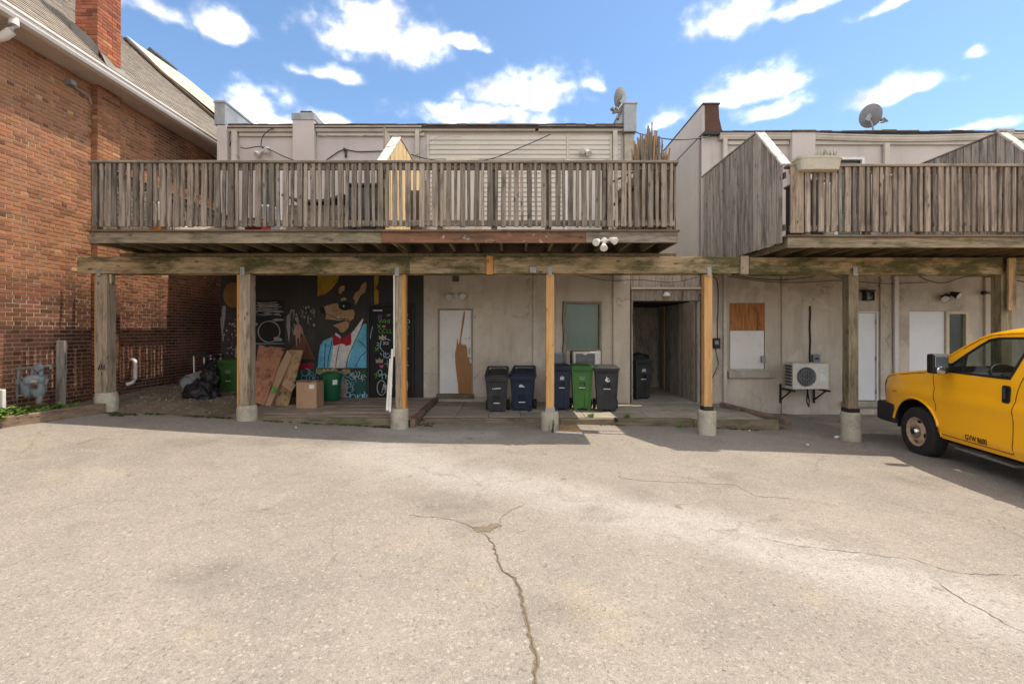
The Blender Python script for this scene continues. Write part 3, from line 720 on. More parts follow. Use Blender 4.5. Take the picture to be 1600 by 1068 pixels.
g = G(); g.box(AX1-.2, AX1, YW+.17, 18, -.3, wz(203)); part('side_wall', g, MT['stucco_side'], A)
part('wall', facade(BX0, BX1, -.7, DZ, YW, .16, list(HB.values())), MT['stucco'], B)
part('upper_wall', facade(BX0, BX1, DZ, wz(212), YW, .12, list(UB.values())), MT['stucco_up'], B)
SX = 4.44
g = G(); g.box(BX0, BX0+.25, YW+.17, 18, -.5, wz(212)); part('side_wall', g, MT['stucco_side'], B)
for o, x0, x1, z in ((A, AX0, AX1, wz(200)), (B, BX0, BX1, wz(209))):
    g = G(); g.box(x0+.02, x1-.02, YW-.12, 18, z-.06, z+.01); part('roof', g, MT['roof_tar'], o)
    g = G(); g.box(x0+.2, x1-.2, YW+.165, 17.9, z-.3, z-.07); g.box(x0+.25, x1-.2, 17.7, 17.9, -.3, z-.3); part('rear_wall', g, MT['stucco_side'], o)
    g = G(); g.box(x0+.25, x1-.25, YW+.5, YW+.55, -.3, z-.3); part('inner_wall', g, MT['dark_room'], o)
# pilasters and seams on the lower walls
g = G(); wbox(g, 832.5, 868, 428, 632, .05); part('pilaster', g, MT['stucco'], A, bevel=.006)
g = G(); wbox(g, 957, 983.5, 395, 640, .07); part('pilaster', g, MT['stucco'], A, bevel=.01)
g = G(); wbox(g, 1220, 1229, 428, 645, .055); part('pilaster', g, MT['stucco'], B, bevel=.006)
g = G(); wbox(g, 1373.5, 1391, 428, 640, .05); part('pilaster', g, MT['stucco'], B, bevel=.006)
g = G(); wbox(g, 1536, 1560, 420, 640, .06); part('pilaster', g, MT['stucco'], B, bevel=.006)
# gutters, fascia boards, downspouts of the roof edges
def gutter(o, px0, px1, py0, py1, sag=0):
    x0, x1, z1, z0 = wx(px0), wx(px1), wz(py0), wz(py1); d = z1-z0
    g = G(); n = 6
    for k in range(n):
        a = x0+(x1-x0)*k/n; b = x0+(x1-x0)*(k+1)/n
        za = -sag*math.sin(math.pi*k/n); zb = -sag*math.sin(math.pi*(k+1)/n)
        pr = [(0,0),(.012,-d),(.09,-d),(.115,-d*.55),(.115,-d*.3),(.13,-d*.2),(.13,0),(.118,0),(.10,-d*.5),(.08,-d*.9),(.02,-d*.9),(.012,0)]
        m = len(pr)
        g.add([(a, YW-p, z1+q+za) for p, q in pr]+[(b, YW-p, z1+q+zb) for p, q in pr], [(i, (i+1) % m, m+(i+1) % m, m+i) for i in range(m)])
        if k in (0, n-1): g.add([((a if k == 0 else b), YW-p, z1+q+(za if k == 0 else zb)) for p, q in pr[:7]], [tuple(range(7))])
    part('gutter', g, MT['gutter'], o)
gutter(A, 360, 461, 200, 208); gutter(A, 496, 660, 200, 208); gutter(A, 660, 836, 197, 206.5); gutter(A, 841, 972, 198, 207)
gutter(B, 1122, 1232, 211, 220); gutter(B, 1268, 1545, 211, 220, .05); gutter(B, 1574, 1800, 210, 219)
for o, a, b, c, d in ((A,375,460,208.5,214),(A,497,664,208.5,213.5),(B,1136,1231,221,227),(B,1269,1546,221,227),(B,1574,1800,220,226)):
    g = G(); wbox(g, a, b, c, d, .05); part('fascia_board', g, MT['gutter'], o, bevel=.004)
for o, a, b, c in ((A,362,975,196.5),(B,1124,1800,207)):
    g = G(); x0, x1 = wx(a), wx(b); n = 40
    for k in range(n):
        xa, xb = x0+(x1-x0)*k/n, x0+(x1-x0)*(k+1)/n; h = .02*noise.noise(Vector((k*.6, 3, o.location.x)))
        g.box(xa, xb+.004, YW-.14+random.uniform(-.008,.008), YW+.5, wz(c)-.045+h, wz(c)-.012+h)
    part('roof_edging', g, MT['roof_edge'], o)
def downspout(o, px, w, py0, py1, m='gutter', out=.11):
    g = G(); x = wx(px); h = w/67.5/2
    g.box(x-h, x+h, YW-out, YW-out+.075, wz(py1), wz(py0))
    for t in (.25, .75):
        zz = wz(py1)+(wz(py0)-wz(py1))*t; g.box(x-h-.012, x+h+.012, YW-out-.004, YW, zz-.012, zz+.012)
    part('downspout', g, MT[m], o, bevel=.008)
downspout(A, 369.5, 8, 206, 360); downspout(A, 653, 6.5, 206, 360); downspout(A, 960, 7, 206, 360)
downspout(B, 1130.5, 6.5, 218, 360); downspout(B, 1381, 8, 226, 360); downspout(B, 1130.5, 5, 428, 636); downspout(B, 1395.5, 6.5, 430, 590, 'gutter_white')
# parapets and chimneys that stand above the roof edges
def parapet(o, px0, px1, py0, py1, ylen, m, capm=None, cap=6, out=.15):
    g = G(); g.box(wx(px0), wx(px1), YW-out, YW+ylen, wz(py1), wz(py0)); p = part('parapet', g, MT[m], o, bevel=.008)
    if capm:
        g = G(); g.box(wx(px0)-.015, wx(px1)+.015, YW-out-.015, YW+ylen+.02, wz(py0)-cap/67.5, wz(py0)+.012); part('cap', g, MT[capm], p, bevel=.006)
parapet(A, 341, 358, 163, 199, 6, 'galv', 'galv', 3); parapet(A, 345, 360, 200, 370, .1, 'stucco_up')
parapet(A, 461.5, 495, 182, 370, 1.2, 'stucco_up', 'galv', 10); g = G(); g.box(wx(472), wx(490), YW-.1, YW+1, wz(182), wz(176)); part('flue_block', g, MT['roof_edge'], A, bevel=.01)
parapet(A, 972, 991.5, 166, 211, 6, 'galv', 'galv', 3, .2); parapet(A, 974, 989, 212, 300, .2, 'concrete', None, 3, .12)
g = G(); g.add([(wx(961),YW-.1,wz(200)),(wx(973),YW-.1,wz(200)),(wx(973),YW-.1,wz(174)),(wx(961),YW+.9,wz(200)),(wx(973),YW+.9,wz(200)),(wx(973),YW+.9,wz(174))], [(0,1,2),(3,5,4),(0,3,4,1),(1,4,5,2),(2,5,3,0)]); part('flashing', g, MT['galv'], A)
parapet(B, 1098, 1122, 163, 208, 6, 'stucco_side', None, 3, 0)
g = G(); g.prism([(wx(1101.5),wz(164)),(wx(1122),wz(164)),(wx(1123),wz(185)),(wx(1127),wz(203)),(wx(1131),wz(209)),(wx(1101.5),wz(210))], lambda u, v, d: (u, d, v), YW-.03, YW-.004); part('parapet_face', g, MT['brown_parapet'], B, label='dark brown tarred end of the parapet')
g = G(); g.box(wx(1097), wx(1124), YW-.05, YW+6.05, wz(164), wz(162)); part('cap', g, MT['roof_edge'], B)
parapet(B, 1232, 1268, 208, 370, 1.0, 'stucco_up', 'roof_edge', 3); parapet(B, 1547, 1573, 206, 370, 1.0, 'stucco_up', 'galv', 5)
# ---- vinyl siding of the upper wall, each clapboard its own piece
sid = G(); wbox(sid, 668.5, 970, 213, 362, .02); sid = part('siding_backing', sid, MT['siding'], A)
uh = [UA['ud1'], UA['ud2']]
for (pa, pb) in ((671, 885), (888.5, 953), (965, 969)):
    py = 212.5
    while py < 360:
        z1, z0 = wz(py), wz(py+7.35); segs = [(wx(pa), wx(pb))]
        for h in uh:
            if z1 < h[3]+.07:
                ns = []
                for a, b in segs:
                    if h[1]+.05 <= a or h[0]-.05 >= b: ns.append((a, b)); continue
                    if a < h[0]-.05: ns.append((a, h[0]-.05))
                    if b > h[1]+.05: ns.append((h[1]+.05, b))
                segs = ns
        for a, b in segs:
            g = G(); y = YW-.022; g.add([(a,y-.004,z1),(b,y-.004,z1),(b,y-.022,z0+.012),(a,y-.022,z0+.012),(b,y-.02,z0),(a,y-.02,z0),(a,y,z0),(b,y,z0)], [(0,1,2,3),(3,2,4,5),(5,4,7,6)])
            part('clapboard', g, MT['siding'], sid)
        py += 7.35
for px in (669.2, 886.7, 954, 964): g = G(); wbox(g, px-1.5, px+1.5, 212, 362, .055); part('corner_trim', g, MT['siding'], A, bevel=.003)
def ring(g, h, w, y0, y1, bottom=True, mi=0):
    a, b, c, d = h
    g.box(a, a+w, y0, y1, c, d, mi); g.box(b-w, b, y0, y1, c, d, mi); g.box(a+w, b-w, y0, y1, d-w, d, mi)
    if bottom: g.box(a+w, b-w, y0, y1, c, c+w, mi)
def inset(h, w): return (h[0]+w, h[1]-w, h[2]+w, h[3]-w)
# upper glazed doors, window, sliding door
for key, frame in (('ud1', 'cream_frame'), ('ud2', 'white_paint')):
    h = UA[key]; g = G(); ring(g, h, .055, YW-.075, YW+.02, False); d = part('door_frame', g, MT[frame], A, bevel=.004)
    g = G(); h2 = inset(h, .057); ring(g, h2, .09, YW+.012, YW+.05); g.box(h2[0]+.09, h2[1]-.09, YW+.012, YW+.05, 3.9, 3.98)
    dd = part('door', g, MT['white_paint' if key == 'ud2' else 'meter_grey'], A, bevel=.004)
    g = G(); h3 = inset(h2, .092); g.box(h3[0], h3[1], YW+.028, YW+.034, 3.99, h3[3]); g.box(h3[0], h3[1], YW+.028, YW+.034, h3[2], 3.89); part('pane', g, MT['window_glass'], dd)
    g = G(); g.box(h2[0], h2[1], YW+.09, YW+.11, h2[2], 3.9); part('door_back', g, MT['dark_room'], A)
    g = G(); g.box(h2[0], h2[1], YW+.09, YW+.11, 3.91, h2[3]); part('curtain', g, MT['blind'], A)
for i, px in enumerate((719, 733, 741)):
    g = G(); wbox(g, px-3.6, px+3.6, 292+i, 312+i, -.02, .026); o = part('notice', g, MT['paper'], A)
    g = G(); wbox(g, px-2.4, px+2.4, 295+i, 303+i, -.0185, .0195); wbox(g, px-2.4, px+2.4, 305+i, 307+i, -.0185, .0195); part('print', g, MT['red_plastic'], o)
h = UA['uw']; g = G(); ring(g, h, .05, YW-.02, YW+.05); g.box(h[0]+.05, h[1]-.05, YW-.01, YW+.04, 4.3, 4.36); w_ = part('window', g, MT['white_paint'], A, bevel=.004)
g = G(); g.box(h[0]+.05, h[1]-.05, YW+.05, YW+.056, h[2]+.05, h[3]-.05); part('pane', g, MT['window_glass'], w_)
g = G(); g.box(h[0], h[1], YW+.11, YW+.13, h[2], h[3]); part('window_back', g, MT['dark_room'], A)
h = UB['us']; g = G(); ring(g, h, .06, YW-.03, YW+.05); g.box((h[0]+h[1])/2-.04, (h[0]+h[1])/2+.04, YW-.02, YW+.05, h[2]+.06, h[3]-.06); w_ = part('sliding_door', g, MT['white_paint'], B, bevel=.004)
g = G(); g.box(h[0]+.06, h[1]-.06, YW+.055, YW+.06, h[2]+.06, h[3]-.06); part('pane', g, MT['window_glass'], w_)
g = G()
for k in range(26): zz = h[2]+.06+k*.045; g.box(h[0]+.5, h[1]-.06, YW+.08, YW+.095, zz, zz+.028)
part('blind', g, MT['blind'], w_)
g = G(); g.box(h[0], h[1], YW+.11, YW+.125, h[2], h[3]); part('door_back', g, MT['dark_room'], B)
# ---- ground floor of the left building
h = HA['door']; g = G(); ring(g, h, .035, YW-.012, YW+.09, False); part('door_frame', g, MT['grey_frame'], A, bevel=.003)
g = G(); g.box(h[0]+.037, h[1]-.037, YW+.03, YW+.075, h[2]+.05, h[3]-.037); dr = part('door', g, MT['white_paint'], A, label='white door with its paint skin torn off to brown plywood')
def zp(l, x0, y0, s): return [(x0+a/s, y0+b/s) for a, b in l]
peel = zp([(333,262),(342,262),(340,300),(330,360),(318,430),(318,462),(330,470),(345,466),(352,480),(356,500),(358,540),(370,565),(374,580),(386,588),(386,792),(350,790),(300,776),(298,720),(290,660),(282,590),(280,520),(288,480),(292,440),(298,425),(300,465),(306,460),(314,400),(322,340)], 640, 420, 3.954)
g = G(); g.prism([(wx(a), wz(b)) for a, b in peel], lambda u, v, d: (u, d, v), YW+.0265, YW+.032); part('torn_patch', g, MT['bare_ply'], dr)
g = G(); g.cyl((wx(733.5),YW+.03,wz(559)), (wx(733.5),YW-.0,wz(559)), .022); g.cyl((wx(733.5),YW,wz(559)), (wx(733.5),YW-.03,wz(559)), .03, .026); g.box(wx(732.2), wx(733.8), YW+.0, YW+.03, wz(554), wz(543)); g.cyl((wx(733),YW+.03,wz(528)), (wx(733),YW+.015,wz(528)), .018); g.cyl((wx(727),YW+.03,wz(529)), (wx(727),YW+.02,wz(529)), .012); part('handle', g, MT['grey_metal'], dr)
g = G(); g.box(h[0]-.03, h[1]+.03, YW-.07, YW+.1, h[2]-.06, h[2]+.045); part('door_sill', g, MT['timber_x'], A, bevel=.008)
g = G(); wbox(g, 664, 832, 619.5, 640, .035); part('plinth', g, MT['concrete'], A, bevel=.01)
g = G(); g.cyl((wx(712),YW-.02,wz(436)), (wx(712),YW+.02,wz(436)), .05); wbox(g, 707, 717, 431, 440, .03); part('vent_block', g, MT['timber_x'], A, bevel=.005)
h = HA['win']; g = G(); ring(g, h, .055, YW-.03, YW+.10); g.box(h[0]+.055, h[1]-.055, YW-.01, YW+.07, wz(548), wz(544.5)); w_ = part('window', g, MT['grey_frame'], A, bevel=.004)
hz_ = wz(544.5); g = G(); g.box(h[0]+.055, h[1]-.055, YW+.05, YW+.056, hz_, h[3]-.055); part('pane', g, MT['window_glass'], w_)
g = G(); n = 30
for k in range(n):
    a = hz_+(h[3]-.055-hz_)*k/n; b = hz_+(h[3]-.055-hz_)*(k+.93)/n; g.add([(h[0]+.06,YW+.085,a),(h[1]-.06,YW+.085,a),(h[1]-.06,YW+.098,b),(h[0]+.06,YW+.098,b)], [(0,1,2,3)])
part('blind', g, MT['blind'], w_, norm=False)
g = G(); g.box(h[0]+.05, wx(891), YW+.02, YW+.05, h[2]+.05, wz(548)); part('filler_panel', g, MT['stucco'], w_)
g = G(); g.box(wx(937), h[1]-.05, YW+.02, YW+.05, h[2]+.05, wz(548)); part('filler_panel', g, MT['stucco'], w_)
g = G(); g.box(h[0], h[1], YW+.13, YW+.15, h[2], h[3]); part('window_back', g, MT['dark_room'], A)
g = G(); wbox(g, 874.5, 940, 574, 578, .06); part('window_sill', g, MT['concrete'], A, bevel=.008)
ac = thing('window_air_conditioner', 'white window air conditioner with grey grille under blind window behind green bin', 'air conditioner', (wx(914), YW-.1, wz(573)))
g = G(); ring(g, (wx(893.5), wx(929), wz(572.5), wz(548.5)), .045, YW-.30, YW+.02); g.box(wx(929), wx(935), YW-.27, YW+.0, wz(572.5), wz(547.5)); g.box(wx(908), wx(914), YW-.315, YW-.3, wz(553), wz(550)); part('casing', g, MT['white_plastic'], ac, bevel=.006)
g = G(); g.box(wx(896), wx(927), YW-.27, YW-.05, wz(570), wz(551)); part('grille', g, MT['ac_dark'], ac)
g = G()
for k in range(9): zz = wz(569)+k*.028; g.box(wx(896.6), wx(926.4), YW-.283, YW-.272, zz, zz+.010)
part('louvre', g, MT['grey_metal'], ac)
mb = thing('meter_box', 'small grey metal box on stucco wall behind light wooden post', 'electrical box', (wx(873.5), YW-.05, wz(568)))
g = G(); wbox(g, 866.5, 879.5, 552.5, 567, .09); part('box', g, MT['meter_grey'], mb, bevel=.006)
g = G(); wbox(g, 866, 880, 551, 553.2, .10); part('lid', g, MT['grey_metal'], mb, bevel=.003)
# cables on the facades
def cable(name, pts, r, label, m='cable', Y=YW-.03, cat='cable'):
    P = [(X(a, c[0] if c else Y), c[0] if c else Y, Z(b, c[0] if c else Y)) for a, b, *c in pts]
    out = []
    for i in range(len(P)-1):
        p0, p1, p2, p3 = (Vector(P[max(0, min(len(P)-1, k))]) for k in (i-1, i, i+1, i+2))
        for s in range(5):
            t = s/5; out.append(.5*((2*p1)+(p2-p0)*t+(2*p0-5*p1+4*p2-p3)*t*t+(3*p1-p0-3*p2+p3)*t**3))
    out.append(Vector(P[-1])); g = G(); g.tube(out, r, 6)
    return tag(part(name, g, MT[m], None, smooth=True), label, cat)
cable('wall_cable', [(348,238),(356,232),(361,222),(363,212)], .011, 'short dark cable climbing to the gutter beside the left parapet')
cable('wall_cable', [(375,230),(385,232),(405,229),(420,233),(440,243),(460,251)], .011, 'black cable drooping past the left upper floodlight', Y=YW-.16)
cable('wall_cable', [(428,200),(418,205),(410,215),(408,228),(413,233)], .010, 'black cable looping from gutter down to the left upper floodlight', Y=YW-.14)
cable('wall_cable', [(508,252),(520,243),(537,234),(560,237),(600,236)], .011, 'black cable rising between the pilaster and the balcony divider')
cable('wall_cable', [(642,241),(665,248),(700,252),(760,250),(810,232),(860,210)], .010, 'long black cable slanting across the beige siding', Y=YW-.16)
cable('wall_cable', [(496,209),(520,216),(545,217),(575,210)], .007, 'pale wire sagging under the gutter right of the pilaster', 'cable_pale', YW-.14)
cable('wall_cable', [(644,244),(660,236),(672,222),(690,213),(720,214)], .007, 'pale wire curling down beside the siding edge', 'cable_pale', YW-.14)
cable('overhead_cable', [(992,206),(1012,212,11.0),(1050,218,10.6),(1085,217,10.7),(1110,213,10.85)], .012, 'dark overhead cable crossing the gap between the two buildings')
cable('wall_cable', [(1105,432),(1120,438),(1122,480),(1121,500),(1121,528)], .010, 'dark vertical cable running down to the small black box')
cable('wall_cable', [(1117,541),(1120,555),(1122,570),(1113,590)], .008, 'thin dark wire hanging below the small black box')
cable('wall_cable', [(1136,428),(1180,435),(1230,437),(1290,430),(1322,436)], .009, 'black cable sagging over the boarded window', Y=YW-.1)
cable('wall_cable', [(1140,432),(1200,440),(1260,441),(1318,438),(1380,443),(1450,441)], .007, 'thin black cable hanging along the right lower wall', Y=YW-.08)
cable('wall_cable', [(1434,430),(1450,438),(1475,442),(1510,432),(1560,434),(1600,440)], .009, 'black cable curving above the floodlight near the van', Y=YW-.1)
cable('wall_cable', [(880,470),(879,500),(880,530),(877,568)], .009, 'dark cable beside the blind window frame')
cable('wall_cable', [(905,430),(950,438),(1000,437),(1050,441),(1090,433)], .007, 'thin cable strung over the passage entrance', Y=YW-.15)
# ---- ground floor of the right building
g = G(); h = HB['bw']; g.box(h[0]+.004, h[1]-.004, YW-.008, YW+.03, wz(516), h[3]-.004); part('plywood_sheet', g, MT['plywood'], B, label='rust stained plywood sheet over the upper half of the window')
g = G(); g.box(h[0]+.006, h[1]-.03, YW-.02, YW+.015, h[2]+.01, wz(516.4)); wp = part('white_panel', g, MT['white_paint'], B, bevel=.003, label='white board over the lower half of the window')
g = G(); g.box(wx(1187.5), wx(1194.5), YW-.07, YW-.02, wz(566), wz(555.5)); part('latch_box', g, MT['grey_metal'], wp, bevel=.006)
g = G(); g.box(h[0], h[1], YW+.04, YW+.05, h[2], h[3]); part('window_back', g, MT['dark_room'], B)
g = G(); wbox(g, 1136, 1207, 579, 590, .10); part('window_sill', g, MT['concrete'], B, bevel=.012)
h = HB['d1']; g = G(); ring(g, h, .04, YW-.015, YW+.1, False); part('door_frame', g, MT['white_paint'], B, bevel=.003)
g = G(); g.box(h[0]+.045, h[1]-.045, YW+.02, YW+.065, h[2]+.04, h[3]-.045); dr = part('door', g, MT['white_door'], B, bevel=.004)
g = G(); g.cyl((wx(1320.5),YW+.02,wz(569)), (wx(1320.5),YW-.04,wz(569)), .02); g.cyl((wx(1320.5),YW-.03,wz(569)), (wx(1320.5),YW-.06,wz(569)), .032); g.cyl((wx(1320.5),YW+.02,wz(561)), (wx(1320.5),YW-.01,wz(561)), .03); part('handle', g, MT['chrome'], dr)
for py in (503, 560, 612): g = G(); g.cyl((wx(1368.8),YW+.005,wz(py)-.05), (wx(1368.8),YW+.005,wz(py)+.05), .012, n=8); part('hinge', g, MT['grey_metal'], dr)
g = G(); g.box(h[0]-.04, h[1]+.04, YW-.12, YW+.1, h[2]-.10, h[2]+.03); part('door_sill', g, MT['concrete'], B, bevel=.01)
h = HB['d2']; sp = wx(1477)
g = G(); g.box(h[0]+.004, sp-.004, YW+.02, YW+.06, h[2], h[3]-.006); part('door', g, MT['white_door'], B, bevel=.004)
g = G(); ring(g, (sp, h[1], h[2], h[3]), .065, YW-.03, YW+.08); g.box(sp+.065, sp+.1, YW, YW+.06, h[2]+.065, h[3]-.065); w_ = part('side_light', g, MT['cream_frame'], B, bevel=.004)
g = G(); g.box(sp+.1, h[1]-.065, YW+.04, YW+.046, h[2]+.065, h[3]-.065); part('pane', g, MT['window_glass'], w_)
g = G(); g.box(h[0], h[1], YW+.13, YW+.15, h[2], h[3]); part('door_back', g, MT['dark_room'], B)
# conduit, disconnect, black junction, pipe lamp
g = G(); g.tube([(wx(1265)+.006*math.sin(k*1.3), YW-.012, wz(478+k*9)) for k in range(11)], .02, 8); tag(part('black_conduit', g, MT['cable'], None, smooth=True), 'black foam wrapped line running up the wall above the outdoor unit', 'conduit')
db = thing('disconnect_box', 'small grey switch box on the wall just above the outdoor air conditioner', 'electrical box', (wx(1273), YW-.04, wz(567)))
g = G(); wbox(g, 1267.5, 1278.5, 553.5, 567.5, .08); part('box', g, MT['meter_grey'], db, bevel=.006); g = G(); wbox(g, 1270, 1276, 558, 561, .085); part('handle', g, MT['black_iron'], db)
jb = thing('junction_box', 'open black junction box with loose wires on wall right of yellow post', 'electrical box', (wx(1118), YW-.04, wz(545)))
g = G(); wbox(g, 1113, 1123.5, 528, 544, .07); part('box', g, MT['black_iron'], jb, bevel=.006); g = G(); wbox(g, 1115, 1121, 532, 538, .075); part('dial', g, MT['grey_metal'], jb, bevel=.004)
pl = thing('wall_pipe', 'short rusty horizontal pipe on wall above van roof', 'pipe', (wx(1540), YW-.1, wz(458)))
g = G(); g.cyl((wx(1529),YW-.12,wz(458)), (wx(1556),YW-.12,wz(459)), .026, n=12); part('pipe', g, MT['pipe_grey'], pl, smooth=True); g = G(); g.cyl((wx(1527),YW-.12,wz(458)), (wx(1531),YW-.12,wz(458)), .045, n=14); part('flange', g, MT['black_iron'], pl)
lt = thing('wall_lantern', 'small black square lantern above the right white door', 'lantern', (wx(1351), YW-.08, wz(470)))
g = G(); ring(g, (wx(1345), wx(1358), wz(470), wz(456)), .02, YW-.17, YW-.04); g.box(wx(1344), wx(1359), YW-.18, YW, wz(456), wz(453.5)); part('frame', g, MT['black_iron'], lt); g = G(); g.box(wx(1347), wx(1356), YW-.15, YW-.05, wz(468), wz(458)); part('glass', g, MT['window_glass'], lt)
# ---- passage between the buildings
pe = thing('passage_entrance', 'dark doorway passage between the buildings with weathered boards and lintel', 'passage', (3.5, YW+1, 0))
xl, xr = wx(985.5), wx(1094); lz = wz(470)
g = G(); g.box(xl, xr, YW-.06, YW+.14, lz, wz(453)); part('lintel', g, MT['passage_v'], pe, bevel=.008)
g = G(); g.box(xl-.02, xr+.03, YW-.12, YW+.2, wz(452.5), wz(449)); part('lintel_cap', g, MT['gutter'], pe, bevel=.005)
g = G(); g.box(xl, xr, YW+.02, YW+.1, wz(448.5), wz(415)); part('upper_panel', g, MT['passage_v'], pe)
for ja, jb_ in ((xl, xl+.04), (xr-.09, xr-.02)): g = G(); g.box(ja, jb_, YW-.05, YW+.1, -.15, lz-.005); part('jamb', g, MT['passage_v'], pe, bevel=.004)
g = G(); g.box(xl-.05, xr+.05, YW+.75, 14.8, lz+.02, lz+.12); part('ceiling', g, MT['dark_room'], pe)  # partial ceiling added to darken the deep end of the passage
g = G(); g.box(xl-.05, xr+.1, 14.6, 14.8, -.2, lz); part('back_wall', g, MT['stucco_side'], pe)
g = G(); g.box(xl-.1, xl-.03, YW+.2, 14.6, -.2, lz+.2); part('side_panel', g, MT['stucco_side'], pe)
y = YW+.1; k = 0
while y < 13.2:
    g = G(); w = .142; xo = xr-.10-.004*random.random(); g.box(xo, xo+.03, y, y+w, .02, lz-.01); part('board', g, MT['passage_v'], pe, bevel=.003); y += w+.006
g = G(); g.box(xr-.12, xr-.05, 13.2, 13.27, .0, lz); part('corner_post', g, MT['new_plank'], pe)
g = G(); g.box(xr-.9, xr-.05, 13.9, 13.96, .0, lz); part('inner_door', g, MT['passage_v'], pe)
g = G(); g.box(xl, xr, YW-.1, 14.6, -.25, .035); part('floor_slab', g, MT['slab'], pe)
for k in range(3):
    g = G(); g.box(xl+.01, xr-.01, 10.9+k*1.2, 12.09+k*1.2, .036, .05); part('paver', g, MT['slab'], pe, bevel=.004)
cl = thing('canopy_lamp', 'small white lamp under the lintel of the passage', 'lamp', (wx(1039), YW-.1, wz(464)))
g = G(); g.lathe([(.03,.09),(.07,.06),(.09,.0),(.06,-.01)], (wx(1039), YW-.13, wz(463)), 16); part('shade', g, MT['white_plastic'], cl, smooth=True); g = G(); g.box(wx(1035), wx(1043), YW-.13, YW-.06, wz(458), wz(456)); part('bracket', g, MT['grey_metal'], cl)
# ------------------------------------------------------------------ mural paint on the black wall (flat paint, slightly proud)
def flat(name, c, rough=.7): return mat(name, c, tuple(v*.85 for v in c), rough=rough, nscale=3, fine=24, bump=0, fvar=.3, blot=4, blot_col=tuple(v*.35 for v in c), thr=(.42,.74), streak=(9,1,1.2), streak_col=tuple(v*.5 for v in c))
for n_, c_ in (('p_blue',(.13,.42,.60)),('p_white',(.62,.60,.58)),('p_red',(.36,.015,.025)),('p_tan',(.37,.235,.12)),('p_gold',(.36,.22,.02)),('p_black',(.008,.008,.009)),('p_grey',(.24,.24,.24)),
               ('p_lime',(.10,.38,.05)),('p_pink',(.48,.09,.22)),('p_sky',(.34,.58,.70)),('p_dimorange',(.19,.105,.035)),('p_rose',(.36,.20,.17)),('p_brown',(.13,.055,.03)),('p_purple',(.12,.04,.2)),('p_teal',(.02,.085,.075)),('p_panel',(.012,.012,.013)),('p_cream',(.40,.33,.24))): flat(n_, c_)
mural = thing('wall_mural', 'mural of dog headed figure in blue suit and red bow tie on black wall', 'mural', (wx(500), YW-.02, wz(620)))
LAY = [0]
def paint(name, polys, m, layer):
    d = .008+layer*.0012
    for grp in ([[q] for q in polys] if len(polys) < 5 else [polys]):
        g = G()
        for p in grp: g.prism([(wx(a), wz(b)) for a, b in p], lambda u, v, w: (u, w, v), YW-d, YW-d+.0008)
        part(name, g, MT[m], mural, kind='stuff' if len(grp) > 1 else None)
def stroke(pts, w):
    """ribbon polygons along a line of photo pixels"""
    out = []
    for (a, b), (c, d) in zip(pts, pts[1:]):
        l = math.hypot(c-a, d-b) or 1; nx, ny = -(d-b)/l*w/2, (c-a)/l*w/2; ex, ey = (c-a)/l*w*.3, (d-b)/l*w*.3
        out.append([(a-ex+nx, b-ey+ny), (c+ex+nx, d+ey+ny), (c+ex-nx, d+ey-ny), (a-ex-nx, b-ey-ny)])
    return out
def ell(cx, cy, rx, ry, n=18, j=0): return [(cx+rx*math.cos(2*math.pi*k/n)*(1+random.uniform(-j, j)), cy+ry*math.sin(2*math.pi*k/n)*(1+random.uniform(-j, j))) for k in range(n)]
q2 = lambda l: zp(l, 440, 400, 3.8125)
q1 = lambda l: zp(l, 270, 400, 3.816)
paint('gold_spot', [q2([(215,113),(345,113),(335,150),(300,195),(260,225),(215,240)])], 'p_gold', 0)
paint('gold_stripe', [q2([(552,113),(579,113),(578,160),(562,190),(578,205),(578,292),(552,292)])], 'p_gold', 0)
paint('jacket', [q2([(216,665),(222,590),(232,530),(250,503),(300,482),(318,500),(300,580),(290,665)]), q2([(506,665),(506,402),(485,402),(460,440),(430,520),(400,590),(382,665)])], 'p_blue', 0)
paint('shirt', [q2([(286,665),(300,580),(316,500),(322,455),(345,470),(365,500),(400,478),(440,430),(486,368),(488,380),(468,432),(430,522),(384,665)])], 'p_white', 1)
paint('bow_tie', [q2([(303,468),(325,472),(350,488),(372,486),(398,466),(414,458),(417,500),(414,528),(385,534),(366,520),(345,524),(318,534),(306,530)])], 'p_red', 2)
paint('muzzle', [q2([(252,300),(290,288),(330,280),(350,300),(372,318),(405,318),(430,318),(437,340),(430,372),(400,395),(376,378),(340,384),(300,378),(260,374),(268,352),(258,330)]), q2([(305,412),(350,398),(402,380),(405,395),(398,425),(370,455),(350,452),(338,430)]),
      q2([(342,188),(360,176),(378,176),(374,205),(360,212),(356,226),(340,222)]), q2([(440,218),(462,205),(478,170),(500,152),(508,165),(500,215),(470,235),(458,262),(440,292),(436,262),(424,250)]), q2([(352,256),(372,246),(392,254),(378,264),(356,266)])], 'p_tan', 1)
paint('eye', [q2(ell(378, 297, 38, 27))], 'p_black', 2); paint('eye_glint', [q2(ell(371, 297, 5, 6, 8)), q2(ell(338, 368, 5, 8, 8))], 'p_sky', 3)
paint('outline', sum([stroke(q2(l), 1.0) for l in ([(300,505),(290,560),(280,600),(276,663)],[(262,520),(258,600),(256,663)],[(345,530),(330,600),(322,663)],[(488,400),(440,500),(400,590),(384,663)],[(455,500),(480,520),(502,545)],[(500,570),(470,600),(440,660)],[(362,487),(366,520)],[(258,338),(330,372),(400,376)],[(250,310),(262,334)])], []), 'p_black', 4)
paint('nose', [q2([(228,312),(252,302),(262,325),(256,345),(236,338)])], 'p_black', 3)
paint('band', [q2([(214,672),(330,672),(345,700),(214,700)]), q2([(368,672),(412,672),(400,702),(350,702)])], 'p_gold', 1)
rn = random.Random(11)
